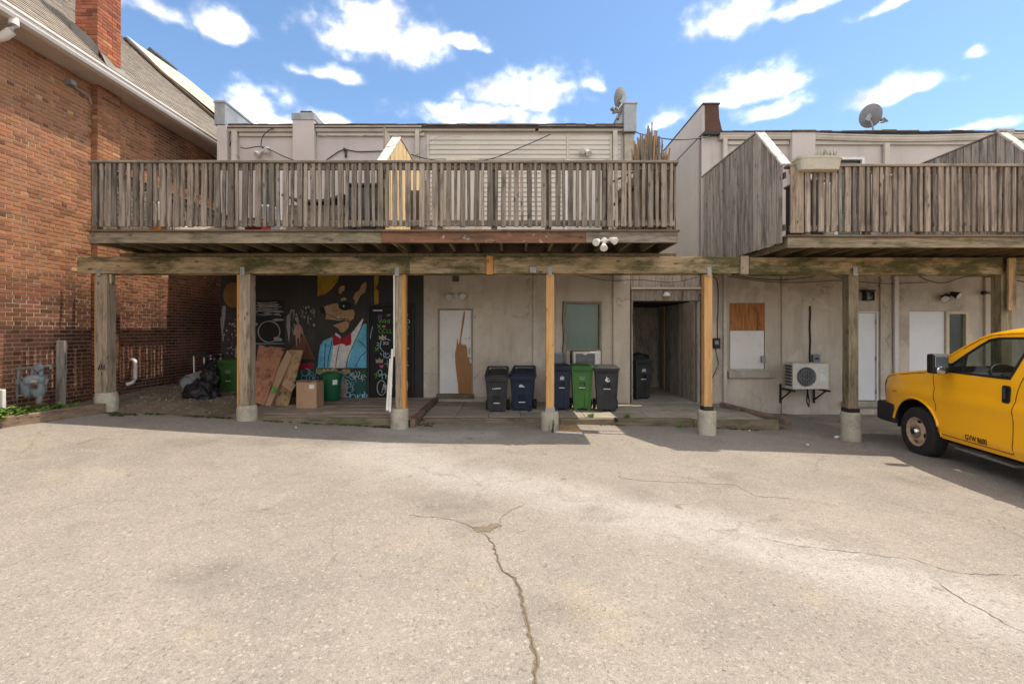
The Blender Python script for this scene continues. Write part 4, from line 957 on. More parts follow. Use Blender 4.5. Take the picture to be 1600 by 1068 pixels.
def scribble(x0, x1, y0, y1, n, m, w, layer):
    ps = []
    for _ in range(n):
        cx, cy = rn.uniform(x0, x1), rn.uniform(y0, y1); r = rn.uniform(8, 22); a0 = rn.uniform(0, 6); sp = rn.uniform(2.5, 6)
        ps += stroke(q2([(cx+r*math.cos(a0+sp*k/9)*(1+.1*k/9), cy+r*1.1*math.sin(a0+sp*k/9)) for k in range(10)]), w)
    return paint('graffiti_tag', ps, m, layer)
paint('teal_ground', [q2([(300,705),(505,672),(508,862),(420,862),(330,850)])], 'p_teal', 0)
scribble(330, 490, 690, 850, 22, 'p_sky', 1.0, 3); scribble(430, 500, 690, 740, 5, 'p_white', .8, 4); scribble(215, 330, 670, 700, 5, 'p_sky', 1.0, 4)
paint('pale_shape', [q2([(335,725),(360,715),(385,730),(398,770),(390,820),(365,850),(342,848),(335,800)])], 'p_cream', 2)
paint('pale_outline', sum([stroke(q2(l), .8) for l in ([(340,730),(372,735),(384,775),(378,820),(352,846)],[(345,760),(365,790),(350,830)])], []), 'p_pink', 3)
def lettered(name, txt, px, py, hpx, m, layer, rot=0):
    vs, fs = text_geo(txt, hpx*1.42/67.5); d = .008+layer*.0012; g = G()
    c, s_ = math.cos(rot), math.sin(rot)
    g.add([(wx(px)+(x*c-y*s_), YW-d, wz(py)+(x*s_+y*c)) for x, y, z in vs], fs)
    return part(name, g, MT[m], mural, norm=False)
lettered('graffiti_lettering', 'OKEN', 546.5, 624, 9, 'p_sky', 5)
# left part: dark panel with washer-like ring, drips, dots
paint('dark_panel', [q1([(478,262),(668,262),(668,535),(478,520)])], 'p_panel', 0)
ringp = []
for k in range(28):
    a, b = 2*math.pi*k/28, 2*math.pi*(k+1)/28
    ringp.append(q1([(575+68*math.cos(a),450+66*math.sin(a)),(575+68*math.cos(b),450+66*math.sin(b)),(575+61*math.cos(b),450+59*math.sin(b)),(575+61*math.cos(a),450+59*math.sin(a))]))
paint('white_ring', ringp, 'p_grey', 2)
paint('white_smear', sum([stroke(q1([(488+rn.uniform(0,30),y),(540,y+rn.uniform(-4,4)),(600,y+rn.uniform(-5,5)),(662-rn.uniform(0,40),y+rn.uniform(-4,4))]), rn.uniform(.8,1.8)) for y in range(278, 352, 8)], [])+[q1(ell(515,340,26,14,12,.2)), q1([(480,518),(665,518),(665,524),(480,524)]), q1(ell(630,380,34,7,10,.2)), q1(ell(625,495,26,13,10,.3)), q1(ell(498,405,12,9,8,.2))], 'p_grey', 1)
paint('orange_disc', [q1(ell(360,232,58,76,24,.02)), q1([(478,190),(494,210),(494,250),(478,258)])], 'p_dimorange', 0)
paint('drip', [q1([(296,300),(310,293),(318,305),(316,350),(308,400),(304,440),(298,400),(294,340)]), q1([(284,365),(292,362),(300,440),(306,500),(300,512),(290,430)]), q1([(680,360),(690,350),(700,362),(702,430),(694,520),(688,470),(678,420)]), q1([(375,550),(386,530),(388,605),(370,605)])], 'p_grey', 1)
dots = [q1(ell(rn.uniform(300,385), rn.uniform(360,600), r, r*1.2, 8)) for r in [rn.uniform(2,6) for _ in range(34)]]+[q1(ell(rn.uniform(672,850), rn.uniform(300,420), r, r*1.5, 8)) for r in [rn.uniform(2,7) for _ in range(30)]]
dots += [q1([(a,b),(a+8,b),(a+6,b+h),(a+2,b+h)]) for a, b, h in [(rn.uniform(675,845), rn.uniform(310,400), rn.uniform(20,60)) for _ in range(12)]]
paint('paint_dots', dots, 'p_grey', 2)
paint('cone', [q1([(718,470),(728,420),(748,398),(770,420),(782,468),(762,460),(758,520),(748,470),(738,548),(732,470)])], 'p_rose', 1)
paint('cone_tip', [q1([(734,365),(748,360),(752,396),(740,400)])], 'p_cream', 1)
paint('brown_triangle', [q1([(700,560),(780,468),(846,615),(700,618)])], 'p_brown', 0); paint('triangle_edge', stroke(q1([(782,470),(846,616)]), 1.3), 'p_dimorange', 2)
paint('low_patch', [q1([(735,640),(850,630),(858,745),(735,742)])], 'p_teal', 0); paint('red_blob', [q1(ell(770,660,36,22,12,.2)), q1(ell(822,655,18,22,10,.2))], 'p_red', 1); scribble(70, 210, 690, 735, 10, 'p_sky', .9, 2)
# graffiti covered door at the right of the mural
gd = thing('graffiti_door', 'black steel door covered in chalk like graffiti behind the third post', 'door', (wx(612), YW-.04, wz(623)))
g = G(); wbox(g, 578.5, 645, 478, 623, .045); part('leaf', g, MT['p_panel'], gd, bevel=.006)
g = G(); ring(g, (wx(576), wx(647.5), wz(625), wz(475.5)), .035, YW-.075, YW-.006); part('frame', g, MT['black_wall'], gd, bevel=.004)
def dpaint(name, polys, m, layer=0):
    d = .046+.001*layer
    for grp in ([[q] for q in polys] if len(polys) < 6 else [polys]):
        g = G()
        for p in grp: g.prism([(wx(a), wz(b)) for a, b in p], lambda u, v, w: (u, w, v), YW-d, YW-d+.0006)
        part(name, g, MT[m], gd, kind='stuff' if len(grp) > 1 else None)
def dtext(txt, px, py, h, m):
    vs, fs = text_geo(txt, h*1.42/67.5); g = G(); g.add([(wx(px)+x, YW-.0475, wz(py)+y) for x, y, z in vs], fs); part('lettering', g, MT[m], gd, norm=False)
dtext('WHI', 592, 505, 6.5, 'p_lime'); dtext('O', 634.5, 505, 6, 'p_white'); dtext('CCLL', 591.5, 520, 6.5, 'p_lime'); dtext('D', 634.5, 514, 6, 'p_lime'); dtext('E', 635, 523, 6, 'p_lime')
dpaint('white_bar', [q2([(548,320),(604,320),(604,328),(548,328)])], 'p_white')
crown = lambda cx, cy, s: [(cx-s,cy+s*.8),(cx-s*1.1,cy-s*.5),(cx-s*.45,cy+.1*s),(cx,cy-s*.9),(cx+s*.45,cy+.1*s),(cx+s*1.1,cy-s*.5),(cx+s,cy+s*.8)]
heart = lambda cx, cy, s: [(cx,cy+s),(cx-s,cy-.1*s),(cx-.8*s,cy-.7*s),(cx-.3*s,cy-.7*s),(cx,cy-.3*s),(cx+.3*s,cy-.7*s),(cx+.8*s,cy-.7*s),(cx+s,cy-.1*s)]
dpaint('crown', [q2(crown(604,480,20)), q2(crown(586,618,20))], 'p_cream', 1)
dpaint('heart', [q2(heart(598,655,13)), q2(ell(640,352,11,8,8,.3)), q2(ell(612,418,12,8,8,.3)), q2(ell(746,628,9,9,8)), q2(ell(748,350,9,10,8,.2))], 'p_pink')
dpaint('purple_mark', [q2(ell(588,360,20,16,9,.35))], 'p_purple')
dpaint('skull', sum([stroke(q2(l), 1.0) for l in ([(596,505),(590,540),(600,560),(612,570),(612,600),(636,606),(648,590)],[(600,500),(625,492),(650,500)],[(612,580),(640,580)],[(622,572),(624,600)])], []), 'p_sky')
dpaint('chalk_marks', sum([stroke(q2(l), .9) for l in ([(610,510),(622,526)],[(622,510),(610,526)],[(628,510),(640,526)],[(640,510),(628,526)],[(572,515),(585,520)],[(570,530),(585,532)],[(574,548),(585,544)],[(740,545),(760,550)])], []), 'p_white')
dpaint('green_marks', sum([stroke(q2(l), 1.1) for l in ([(576,408),(592,428)],[(592,408),(576,428)],[(560,545),(580,565)],[(580,545),(560,565)],[(618,640),(646,645)],[(632,620),(636,660)],[(555,700),(585,715)],[(572,690),(565,725)])], []), 'p_lime', 1)
rings_ = []
for cx, cy, rx, ry in ((598,782,26,44),(590,690,12,14),(738,770,16,48),(640,790,14,30)):
    rings_ += stroke(q2([(cx+rx*math.cos(2*math.pi*k/14), cy+ry*math.sin(2*math.pi*k/14)) for k in range(15)]), .9)
rings_ += stroke(q2([(600,810),(612,760),(628,808)]), .9)+stroke(q2([(605,790),(624,790)]), .9)
dpaint('white_rings', rings_, 'p_white', 1)
dpaint('blue_tag', sum([stroke(q2(l), 1.0) for l in ([(585,712),(620,700),(640,720)],[(600,700),(604,730)],[(622,695),(624,728)],[(590,576),(600,588)],[(545,420),(538,450),(532,490)],[(745,640),(758,650)])], []), 'p_sky', 2)

# ------------------------------------------------------------------ platforms along the facades
pf = thing('wooden_platform', 'low weathered board platform in front of the black mural wall', 'platform', (-3.5, 9.6, .15))
y = 8.36; k = 0
while y < YW-.02:
    y1 = min(y+.19, YW-.02)
    for xa, xb in ((-5.25, -3.6+.25*math.sin(k*2.1)), (-3.594+.25*math.sin(k*2.1), -1.80)):
        g = G(); dz = random.uniform(-.004, .004); g.box(xa, xb, y, y1-.007, .125+dz, .165+dz)
        part('board', g, MT['platform_x'], pf, bevel=.004)
    y = y1; k += 1
g = G(); g.box(-5.25, -2.05, 8.28, 8.352, -.1, .17); part('front_edge', g, MT['timber_x'], pf, bevel=.006)
g = G(); g.box(-1.795, -1.70, 8.30, 10.95, -.1, .175); part('side_edge', g, MT['timber_y'], pf, bevel=.008)
g = G(); g.box(-5.2, -1.8, 8.4, 10.94, -.1, .12); part('base', g, MT['dark_room'], pf)
wk = thing('paved_walkway', 'strip of grey concrete pavers with timber edging along the stucco wall', 'walkway', (1, 9.9, 0))
x = -1.69; k = 0
while x < 4.8:
    w = .62; z = .072-.008*max(0, x)
    for (ya, yb) in ((9.0, 9.62), (9.625, 10.25), (10.255, 10.93)):
        g = G(); t = random.uniform(-.006, .006); g.box(x, min(x+w-.008, 4.8), ya, yb-.006, z-.08+t, z+t); part('paver', g, MT['slab'], wk, bevel=.005)
    x += w; k += 1
for xa, xb in ((-1.66, .9), (.905, 3.4), (3.405, 5.0)):
    g = G(); z = .068-.01*max(0, xa); g.box(xa, xb, 8.86, 8.99, -.25, z); part('edging', g, MT['timber_x'], wk, bevel=.012)
g = G(); g.bar((4.55,10.3,.10), (5.25,8.95,-.03), .12, .11); part('edging', g, MT['timber_y'], wk, bevel=.008)
g = G(); g.box(-1.69, 4.8, 9.0, 10.93, -.3, -.04); part('bedding', g, MT['soil'], wk)
w2 = thing('paved_walkway', 'lower strip of grey pavers under the outdoor air conditioner beside the van', 'walkway', (7.5, 9.9, -.25))
x = 5.02
while x < 12:
    for ya, yb in ((9.15, 9.95), (9.955, 10.93)):
        g = G(); t = random.uniform(-.006, .006); g.box(x, x+.73, ya, yb-.007, -.33+t, -.225+t); part('paver', g, MT['slab'], w2, bevel=.006)
    x += .74
g = G(); g.box(5.02, 12, 9.03, 9.142, -.4, -.235); part('edging', g, MT['concrete'], w2, bevel=.01)
kb = thing('timber_kerb', 'long brown timber edging the weed bed by the brick wall', 'kerb', (-7.2, 7.5, .3))
a, b = Vector((-7.02, 8.12, 0)), Vector((-7.7, 5.2, 0)); a.z = gz(a.x, a.y)+.06; b.z = gz(b.x, b.y)+.08
m_ = a.lerp(b, .62); g = G(); g.bar(a, m_, .16, .20); part('timber', g, MT['timber_y'], kb, bevel=.01); g = G(); g.bar(m_+(b-a).normalized()*.006, b, .16, .195); part('timber', g, MT['timber_y'], kb, bevel=.01)

# ------------------------------------------------------------------ posts and beams
YP = 8.22
posts = [ # photo x of centre, width, material, footing top row, label
 (160.5,.205,'old_post',613,'thick old grey wooden post on cracked footing nearest the brick wall'),
 (383.5,.19,'old_post',633,'old grey wooden post between the green bin and leaning panels'),
 (623,.12,'old_post',638,'slim wooden post with white strip in front of the graffiti door'),
 (859.5,.14,'new_post',643,'pale new yellow wooden post between the two blue bins'),
 (1106.5,.14,'new_post',641,'pale new yellow wooden post right of the passage entrance'),
 (1332.5,.17,'moss_post',644,'old mossy wooden post left of the yellow van'),
 (1570,.19,'moss_post',650,'old mossy wooden post behind the van roof with plank nailed on'),
 (1815,.19,'moss_post',655,'old mossy wooden post beyond the van')]
for i, (px, w, m, fy, lab) in enumerate(posts[:7]):
    x = X(px, YP); zb = Z(fy, YP); gr = gz(x, YP)
    t = thing('support_post', lab, 'post', (x, YP, gr), group='posts carrying the balconies')
    g = G(); g.box(x-w/2, x+w/2, YP-w/2+.06, YP+w/2+.06, zb, 2.686); part('post', g, MT[m], t, bevel=.006)
    g = G(); n = 18; prof = [(.152,gr-.2-zb),(.155,-.04),(.15,-.012),(.135,0)]
    if i in (0, 1): prof = [(.165,gr-.2-zb),(.168,-.1),(.16,-.03),(.145,0)]
    g.lathe(prof, (x+(.02 if i == 0 else 0), YP+.05, zb), n)
    if i in (0, 2):
        g.v = [(a+.012*noise.noise(Vector((a*9, b*9, c*9))), b+.02*noise.noise(Vector((a*9, b*9+5, c*9))), c) for a, b, c in g.v]
    part('footing', g, MT['concrete'], t, smooth=True)
    g = G(); bx = x-.01; g.box(bx-.036, bx+.036, YP-.079, YP-.071, 2.655, 2.80)
    for zz in (2.69, 2.73, 2.77):
        for xx in (-.02, .02): g.cyl((bx+xx,YP-.079,zz), (bx+xx,YP-.085,zz), .007, n=6)
    part('bracket', g, MT['bracket'], t)
    if i in (3, 4, 5):
        g = G(); g.box(x-w/2-.012, x+w/2+.012, YP-w/2+.048, YP+w/2+.072, zb-.0, zb+.07); part('post_shoe', g, MT['black_iron'] if i > 3 else MT['bracket'], t)
    if i == 0: g = G(); g.box(x-w/2-.045, x-w/2-.003, YP+.0, YP+.14, zb, 2.68); part('side_plank', g, MT['new_plank'], t, bevel=.003)
    if i == 1: g = G(); g.box(x-w/2-.043, x-w/2-.003, YP-.02, YP+.12, zb, 2.68); part('side_plank', g, MT['new_plank'], t, bevel=.003)
    if i == 2:
        g = G(); g.box(x+w/2+.002, x+w/2+.062, YP-.02, YP+.12, zb, 2.68); part('side_plank', g, MT['new_plank'], t, bevel=.003)
        g = G(); g.box(x-w/2-.032, x-w/2-.004, YP-.01, YP+.1, zb+.9, 2.68); part('side_plank', g, MT['white_peel'], t, bevel=.003, label='white painted strip on the left side of the post')
    if i == 0:
        g = G()
        for k in range(9): a0 = k*.7; g.bar((x-.05+.017*k/1.2, YP-.0435+.0, Z(574+5*math.sin(k*2.2), YP)), (x-.05+.017*(k+1)/1.2, YP-.0435, Z(574+5*math.sin((k+1)*2.2), YP)), .003, .012)
        part('scrawl', g, MT['black_iron'], t)
    if i == 6: g = G(); g.box(x-.055, x+.075, YP-.12, YP-.082, Z(485, 8.12), Z(403, 8.12)); part('nailed_plank', g, MT['panel_tan'], t, bevel=.004)
def wob(name, x0, x1, y0, y1, z0, z1, m, label, group='beams under the balconies'):
    t = thing(name, label, 'beam', ((x0+x1)/2, (y0+y1)/2, z0), group=group); return t
bL = wob('support_beam', X(120,YP), X(1158,YP), 0, 0, 2.69, 2.98, 'beam_x', 'long mossy wooden beam under the left balcony')
xs = [X(120,8.15), X(640,8.15), X(1158,8.15)]
for i in range(2): g = G(); g.box(xs[i]+.002*i, xs[i+1], YP-.068, YP-.028, 2.688+.003*i, 2.978+.002*i); part('plank', g, MT['beam_x'], bL, bevel=.005)
g = G(); g.box(xs[0]+.05, xs[2]-.05, YP+.17, YP+.21, 2.69, 2.975); part('plank', g, MT['beam_x'], bL, bevel=.005)
g = G(); g.box(X(190,YP), X(1056,YP), YP-.05, YP+.2, 2.981, 3.045); part('sleeper', g, MT['joist_y'], bL, bevel=.006)
g = G(); g.box(X(1157,8.13), X(1169,8.13), YP-.115, YP-.07, 2.675, 2.985); part('joint_block', g, MT['old_post'], bL, bevel=.005)
for px in (765, 833):
    g = G(); g.box(X(px-5,8.1), X(px+5,8.1), YP-.098, YP-.07, 2.67 if px == 765 else 2.70, 2.99 if px == 765 else 2.80); part('cleat', g, MT['bracket'] if px == 833 else MT['new_plank'], bL)
bR = wob('support_beam', 0, 0, 0, 0, 2.69, 2.98, 'beam_x', 'mossy wooden beam under the right balcony above the van'); bR.location = (8, YP, 2.69)
g = G(); g.box(X(1169.5,YP), 8.50, YP-.03, YP+.01, 2.675, 2.972); part('plank', g, MT['beam_x'], bR, bevel=.005)
g = G(); g.box(8.66, 13, YP-.03, YP+.01, 2.675, 2.972); part('plank', g, MT['beam_x'], bR, bevel=.005)
g = G(); g.box(X(1169.5,YP), 13, YP+.16, YP+.2, 2.675, 2.972); part('plank', g, MT['beam_x'], bR, bevel=.005)
g = G(); wz0 = 1.9; g.box(4.36, 4.48, YP+.05, YP+.16, 2.69, 2.972); part('hanger', g, MT['old_post'], bR)

# ------------------------------------------------------------------ balconies
def baluster_mesh(w, h, m, seed):
    rn = random.Random(seed); g = G(); n = 3
    vs = []
    for k in range(n+1):
        z = h*k/n; j = 0 if k in (0, n) else rn.uniform(-.004, .004); jw = rn.uniform(-.003, .003)
        vs += [(-w/2+j-jw,-.019,z),(w/2+j+jw,-.019,z),(w/2+j+jw,.019,z),(-w/2+j-jw,.019,z)]
    fs = [(3,2,1,0), tuple(4*n+i for i in range(4))]
    for k in range(n):
        for i in range(4): fs.append((4*k+i, 4*k+(i+1) % 4, 4*k+4+(i+1) % 4, 4*k+4+i))
    g.add(vs, fs); return g.mesh('baluster', MT[m], bevel=.004)
WIDE = [baluster_mesh(.089, .985, 'weathered_v', 100+i) for i in range(5)]; NARR = [baluster_mesh(.05, .985, 'weathered_v', 200+i) for i in range(5)]
def railing(bal, p0, p1, zd, ztop, out, skip=(), pitch=.21, posts_=()):
    """guard from p0 to p1 (plan), deck top zd, cap top ztop; out = outward unit vector"""
    p0 = Vector(p0); p1 = Vector(p1); out = Vector(out); d = (p1-p0); ln = d.length; d.normalize(); rot = math.atan2(d.y, d.x)
    g = G(); g.bar((*(p0-d*.05), ztop-.019), (*(p1+d*.05), ztop-.019), .15, .038)
    rail = part('railing', g, MT['weathered_x' if abs(d.x) > .5 else 'weathered_y'], bal, bevel=.005)
    for zz in (ztop-.085, zd+.11):
        g = G(); g.bar((*p0, zz), (*p1, zz), .038, .089); part('rail', g, MT['weathered_x' if abs(d.x) > .5 else 'weathered_y'], rail, bevel=.004)
    t = .045; k = 0
    while t < ln-.02:
        if not any(a < t < b for a, b in skip):
            q = p0+d*t+out*.040; wide = k % 2 == 0; me = random.choice(WIDE if wide else NARR)
            o = put('baluster', me, rail, (q.x, q.y, zd+.045+random.uniform(-.01, .008)), (0, random.gauss(0, .007), rot+random.uniform(-.03, .03)))
            o.scale = (random.uniform(.84, 1.0), 1, (ztop-.04-zd-.045)/.985)
        t += pitch/2+(.004 if k % 2 else -.004)+random.uniform(-.006, .006); k += 1
    for t in posts_:
        q = p0+d*t-out*.065; g = G(); g.box(q.x-.045, q.x+.045, q.y-.045, q.y+.045, zd+.001, ztop-.04); part('rail_post', g, MT['weathered_v'], rail, bevel=.004)
    return rail
def balcony(name, label, x0, x1, yf, yb, zb, zt, fascia_split):
    t = thing(name, label, 'balcony', ((x0+x1)/2, yf+1, zb), group='balconies on the upper floor')
    for k in range(len(fascia_split)-1):
        a, b, m = fascia_split[k][0], fascia_split[k+1][0], fascia_split[k][1]
        g = G(); g.box(a+.003, b-.001, yf-.038, yf, zb+.004*k, zt-.034+.003*k); part('fascia', g, MT[m], t, bevel=.005)
    for xe, s in ((x0, 1), (x1, -1)):
        g = G(); g.box(min(xe, xe+s*.038), max(xe, xe+s*.038), yf+.003, yb, zb+.003, zt-.036); part('rim_joist', g, MT['joist_y'], t, bevel=.004)
    x = x0+.35
    while x < x1-.1: g = G(); g.box(x-.019, x+.019, yf+.003, yb-.02, zb+.005, zt-.036); part('joist', g, MT['joist_y'], t); x += .405
    y = yf-.07
    while y < yb-.02: g = G(); g.box(x0-.02, x1+.02, y, min(y+.1455, yb-.01), zt-.032, zt); part('deck_board', g, MT['deckboard_x'], t, bevel=.003); y += .147
    g = G(); g.box(x0, x1, yb-.06, yb-.015, zb, zt-.04); part('ledger', g, MT['joist_y'], t)
    return t
def screen(bal, xs_, yf, yb, zd, zrail, zpk, face, m='silvery_v', ypk=8.2, y0=None):
    """privacy screen of upright boards across the balcony with a sloping front cap"""
    def top(y): return zpk if y >= ypk else zrail+(zpk-zrail)*max(0, (y-yf))/(ypk-yf)
    g = G(); g.bar((xs_, yf-.03, zrail+.018), (xs_, ypk+.02, zpk+.018), .15, .036, up=(0,-.6,.8)); sc = part('privacy_screen', g, MT['shabby_cap'], bal, bevel=.005)
    g = G(); g.bar((xs_, ypk-.02, zpk+.02), (xs_, yb, zpk+.02), .13, .034); part('cap', g, MT['weathered_y'], sc, bevel=.005)
    y = yf+.005; k = 0
    while y < yb-.06:
        for (ya, w, o_) in ((y, .132, .047*face), (y+.118, .045, .018*face)):
            g = G(); z1a, z1b = top(ya)-.002, top(ya+w)-.002
            x0, x1 = xs_+o_-.011, xs_+o_+.011; zb = zd-.10+random.uniform(-.012, .012); j = random.uniform(-.004, .004)
            g.add([(x0,ya,zb),(x1,ya,zb),(x1,ya+w,zb),(x0,ya+w,zb),(x0+j,ya,z1a),(x1+j,ya,z1a),(x1+j,ya+w,z1b),(x0+j,ya+w,z1b)], [(0,3,2,1),(4,5,6,7),(0,1,5,4),(1,2,6,5),(2,3,7,6),(3,0,4,7)])
            part('screen_board' if w > .1 else 'batten', g, MT[m], sc, bevel=.003)
        y += .149; k += 1
    for zz in (zd+.15, zrail-.12):
        g = G(); g.bar((xs_-.03*face, yf+.05, zz), (xs_-.03*face, yb-.05, zz), .038, .089); part('screen_rail', g, MT['weathered_y'], sc)
    return sc
YF = 7.42
DL = balcony('wooden_balcony', 'long left weathered wooden balcony with slatted railing above the bins', -6.60, 2.59, YF, YW-.02, 3.07, 3.275,
             [(-6.60,'fascia_x'),(-2.03,'fascia_brown'),(1.15,'weathered_x'),(2.59,'')])
rf = railing(DL, (-6.53,YF-.01), (2.54,YF-.01), 3.275, 4.345, (0,-1), posts_=(.06,1.06,2.15,3.2,4.45,5.4,6.25,7.1,8.0,9.0))
railing(DL, (-6.53,YF+.07), (-6.53,YW-.05), 3.275, 4.345, (-1,0), posts_=(1.2,2.4,3.4))
railing(DL, (2.54,YF+.07), (2.54,YW-.3), 3.275, 4.345, (1,0), posts_=(1.2,2.4))
screen(DL, -2.05, YF+.05, YW-.03, 3.275, 4.345, 5.12, 1, 'cedar_light', ypk=8.4)
DR = balcony('wooden_balcony', 'right weathered wooden balcony with slatted railing and planter above the van', 4.30, 13.2, YF, YW-.02, 3.0, 3.195,
             [(4.30,'fascia_x'),(9.4,'fascia_x'),(13.2,'')])
railing(DR, (4.34,YF-.01), (13.1,YF-.01), 3.195, 4.29, (0,-1), posts_=(.3,1.25,2.1,3.4,4.2,5.3,6.5,7.5))
screen(DR, 4.30, YF+.04, YW-.35, 3.195, 4.29, 5.125, -1, 'silvery_v')
screen(DR, 8.50, YF+.10, YW-.04, 3.195, 4.29, 5.125, -1, 'silvery_v')
g = G(); g.box(4.32, 4.52, YF-.085, YF-.055, 3.22, 4.25); part('corner_board', g, MT['old_post'], DR, bevel=.004)
# ------------------------------------------------------------------ wheeled bins
def wheelie(label, x, y, z, w, h, m, rz=0, style='flat', mark='bars', tilt=0):
    t = thing('wheeled_bin', label, 'bin', (x, y, z), rz, 'wheeled bins')
    M_ = MT[m]; d = w*1.02; wb, db = w*.80, d*.80; hb = h*.90        # body: tapers downward; front is local -y
    g = G()
    def fr(u, v, dep=0):                                            # point on the front face, u in -1..1, v in 0..1
        ww = wb/2+(w/2-wb/2)*v; yy = -(db/2+(d/2-db/2)*v)+dep; return (u*ww, yy, .03+v*(hb-.03))
    us = (-1, -.34, .34, 1); vs = (0, .50 if style == 'flat' else .30, .66 if style == 'flat' else .47, 1)
    for i in range(3):
        for j in range(3):
            q = [(us[i],vs[j]),(us[i+1],vs[j]),(us[i+1],vs[j+1]),(us[i],vs[j+1])]
            dep = 0
            if i == 1 and j == 1: dep = .055
            if i == 1 and j == 0 and style == 'flat': dep = .018
            g.add([fr(a, b, dep) for a, b in q], [(0,1,2,3)])
            if dep:
                o_ = [fr(a, b) for a, b in q]; n_ = [fr(a, b, dep) for a, b in q]; g.add(o_+n_, [(0,1,5,4),(1,2,6,5),(2,3,7,6),(3,0,4,7)])
    k = [(-1,-1),(1,-1),(1,1),(-1,1)]
    bot = [(a*wb/2, b*db/2, .03) for a, b in k]; top = [(a*w/2, b*d/2, hb) for a, b in k]
    g.add(bot+top, [(1,2,6,5),(2,3,7,6),(3,0,4,7),(0,3,2,1)])
    for a in (-1, 1): g.add([(a*wb/2*.98, -db/2-.004, .0),(a*wb/2*.66, -db/2-.004, .0),(a*wb/2*.66, -db/2-.004,.035),(a*wb/2*.98,-db/2-.004,.035),(a*wb/2*.98, -db/2+.1, .0),(a*wb/2*.66, -db/2+.1, .0),(a*wb/2*.66, -db/2+.1,.035),(a*wb/2*.98,-db/2+.1,.035)], [(0,1,2,3),(4,5,6,7),(0,1,5,4),(1,2,6,5),(2,3,7,6),(3,0,4,7)])
    body = part('body', g, M_, t, local=True)
    # side ribs and rim
    g = G()
    for a in (-1, 1): g.bar((a*wb/2*.96,-db/2*1.0-.006,.04), (a*w/2*.96,-d/2-.006,hb*.98), .035, .012, up=(0,1,0))
    g.box(-w/2-.022, w/2+.022, -d/2-.022, d/2+.022, hb-.012, hb+.022)
    n = 7
    for i in range(n): xx = -w*.32+w*.64*i/(n-1); g.box(xx-.008, xx+.008, -d/2-.026, -d/2+.0, hb-.06, hb-.012)
    g.box(-w*.40, w*.40, -d/2-.014, -d/2, hb-.055, hb-.045)
    part('rim', g, M_, body, bevel=.004, local=True)
    # lid
    g = G()
    if style == 'flat':
        z0 = hb+.024
        A_ = [(-w/2-.03,-d/2-.035,z0),(w/2+.03,-d/2-.035,z0),(w/2+.03,d/2+.03,z0),(-w/2-.03,d/2+.03,z0)]
        B_ = [(-w/2-.025,-d/2-.03,z0+.03),(w/2+.025,-d/2-.03,z0+.03),(w/2+.025,d/2+.03,z0+.045),(-w/2-.025,d/2+.03,z0+.045)]
        C_ = [(-w/2+.05,-d/2+.05,z0+.055),(w/2-.05,-d/2+.05,z0+.055),(w/2-.05,d/2-.05,z0+.075),(-w/2+.05,d/2-.05,z0+.075)]
        g.add(A_+B_+C_, [(0,1,5,4),(1,2,6,5),(2,3,7,6),(3,0,4,7),(4,5,9,8),(5,6,10,9),(6,7,11,10),(7,4,8,11),(8,9,10,11),(3,2,1,0)])
    else:
        z0 = hb+.024; zr = h*.21
        A_ = [(-w/2-.03,-d/2-.035,z0),(w/2+.03,-d/2-.035,z0),(w/2+.03,d/2+.03,z0),(-w/2-.03,d/2+.03,z0)]
        B_ = [(-w/2-.025,-d/2-.03,z0+.035),(w/2+.025,-d/2-.03,z0+.035),(w/2+.01,d/2+.0,z0+zr),(-w/2-.01,d/2+.0,z0+zr)]
        g.add(A_+B_, [(0,1,5,4),(1,2,6,5),(2,3,7,6),(3,0,4,7),(4,5,6,7),(3,2,1,0)])
        for a in (-1, 1): g.bar((a*(w/2+.005),-d/2,z0+.055), (a*(w/2-.01),d/2,z0+zr+.035), .05, .045)
        g.bar((-w/2,d/2-.0,z0+zr+.05), (w/2,d/2-.0,z0+zr+.05), .035, .04); g.bar((-w/2+.03,-d/2+.0,z0+.055), (w/2-.03,-d/2+.0,z0+.055), .04, .03)
    lid = part('lid', g, M_, t, bevel=.006, local=True)
    g = G(); zz = hb+(.05 if style == 'flat' else h*.24); yy = d/2+.075
    g.tube([(-w*.36,d/2,zz-.02),(-w*.36,yy,zz),(w*.36,yy,zz),(w*.36,d/2,zz-.02)], .015, 8); part('lid_handle', g, M_, lid, smooth=True, local=True)
    for a in (-1, 1):
        g = G(); wr = .105; g.lathe([(.03,-.03),(wr*.9,-.03),(wr,-.02),(wr,.02),(wr*.9,.03),(.03,.03)], (a*(wb/2+.045), db/2-.01, wr), 18, ax='x'); part('wheel', g, MT['rubber'], t, smooth=True, local=True)
    g = G(); g.cyl((-wb/2-.05,db/2-.01,.105), (wb/2+.05,db/2-.01,.105), .014, n=8); part('axle', g, MT['grey_metal'], t, local=True)
    # metal catch bar
    v = vs[1]+.03 if style == 'flat' else .25
    p0 = fr(-.34, v, -.006); p1 = fr(.34, v, -.006); g = G(); g.bar(p0, p1, .016, .014); part('catch_bar', g, MT['mark_white'], t, local=True)
    # printed mark
    g = G()
    def pf_(poly):
        g.prism(poly, lambda u, v, d_: (fr(u, v, -.004+d_)[0], fr(u, v, -.004+d_)[1], fr(u, v)[2]), 0, .002)
    mm = MT['mark_white']
    if mark == 'bars':
        for i, (a, hh) in enumerate(((-.22,.05),(-.08,.075),(.06,.065),(.18,.04))): pf_([(a,.76),(a+.09,.76),(a+.10,.76+hh),(a+.02,.76+hh*.7)])
        pf_([(-.25,.735),(.25,.735),(.25,.75),(-.25,.75)])
    elif mark == 'block':
        pf_([(-.26,.745),(.26,.745),(.26,.77),(-.26,.77)]); pf_([(-.26,.778),(.12,.778),(.12,.80),(-.26,.80)]); pf_([(-.2,.805),(.02,.805),(.02,.825),(-.2,.825)])
    elif mark == 'dim':
        mm = MT['mark_dim']
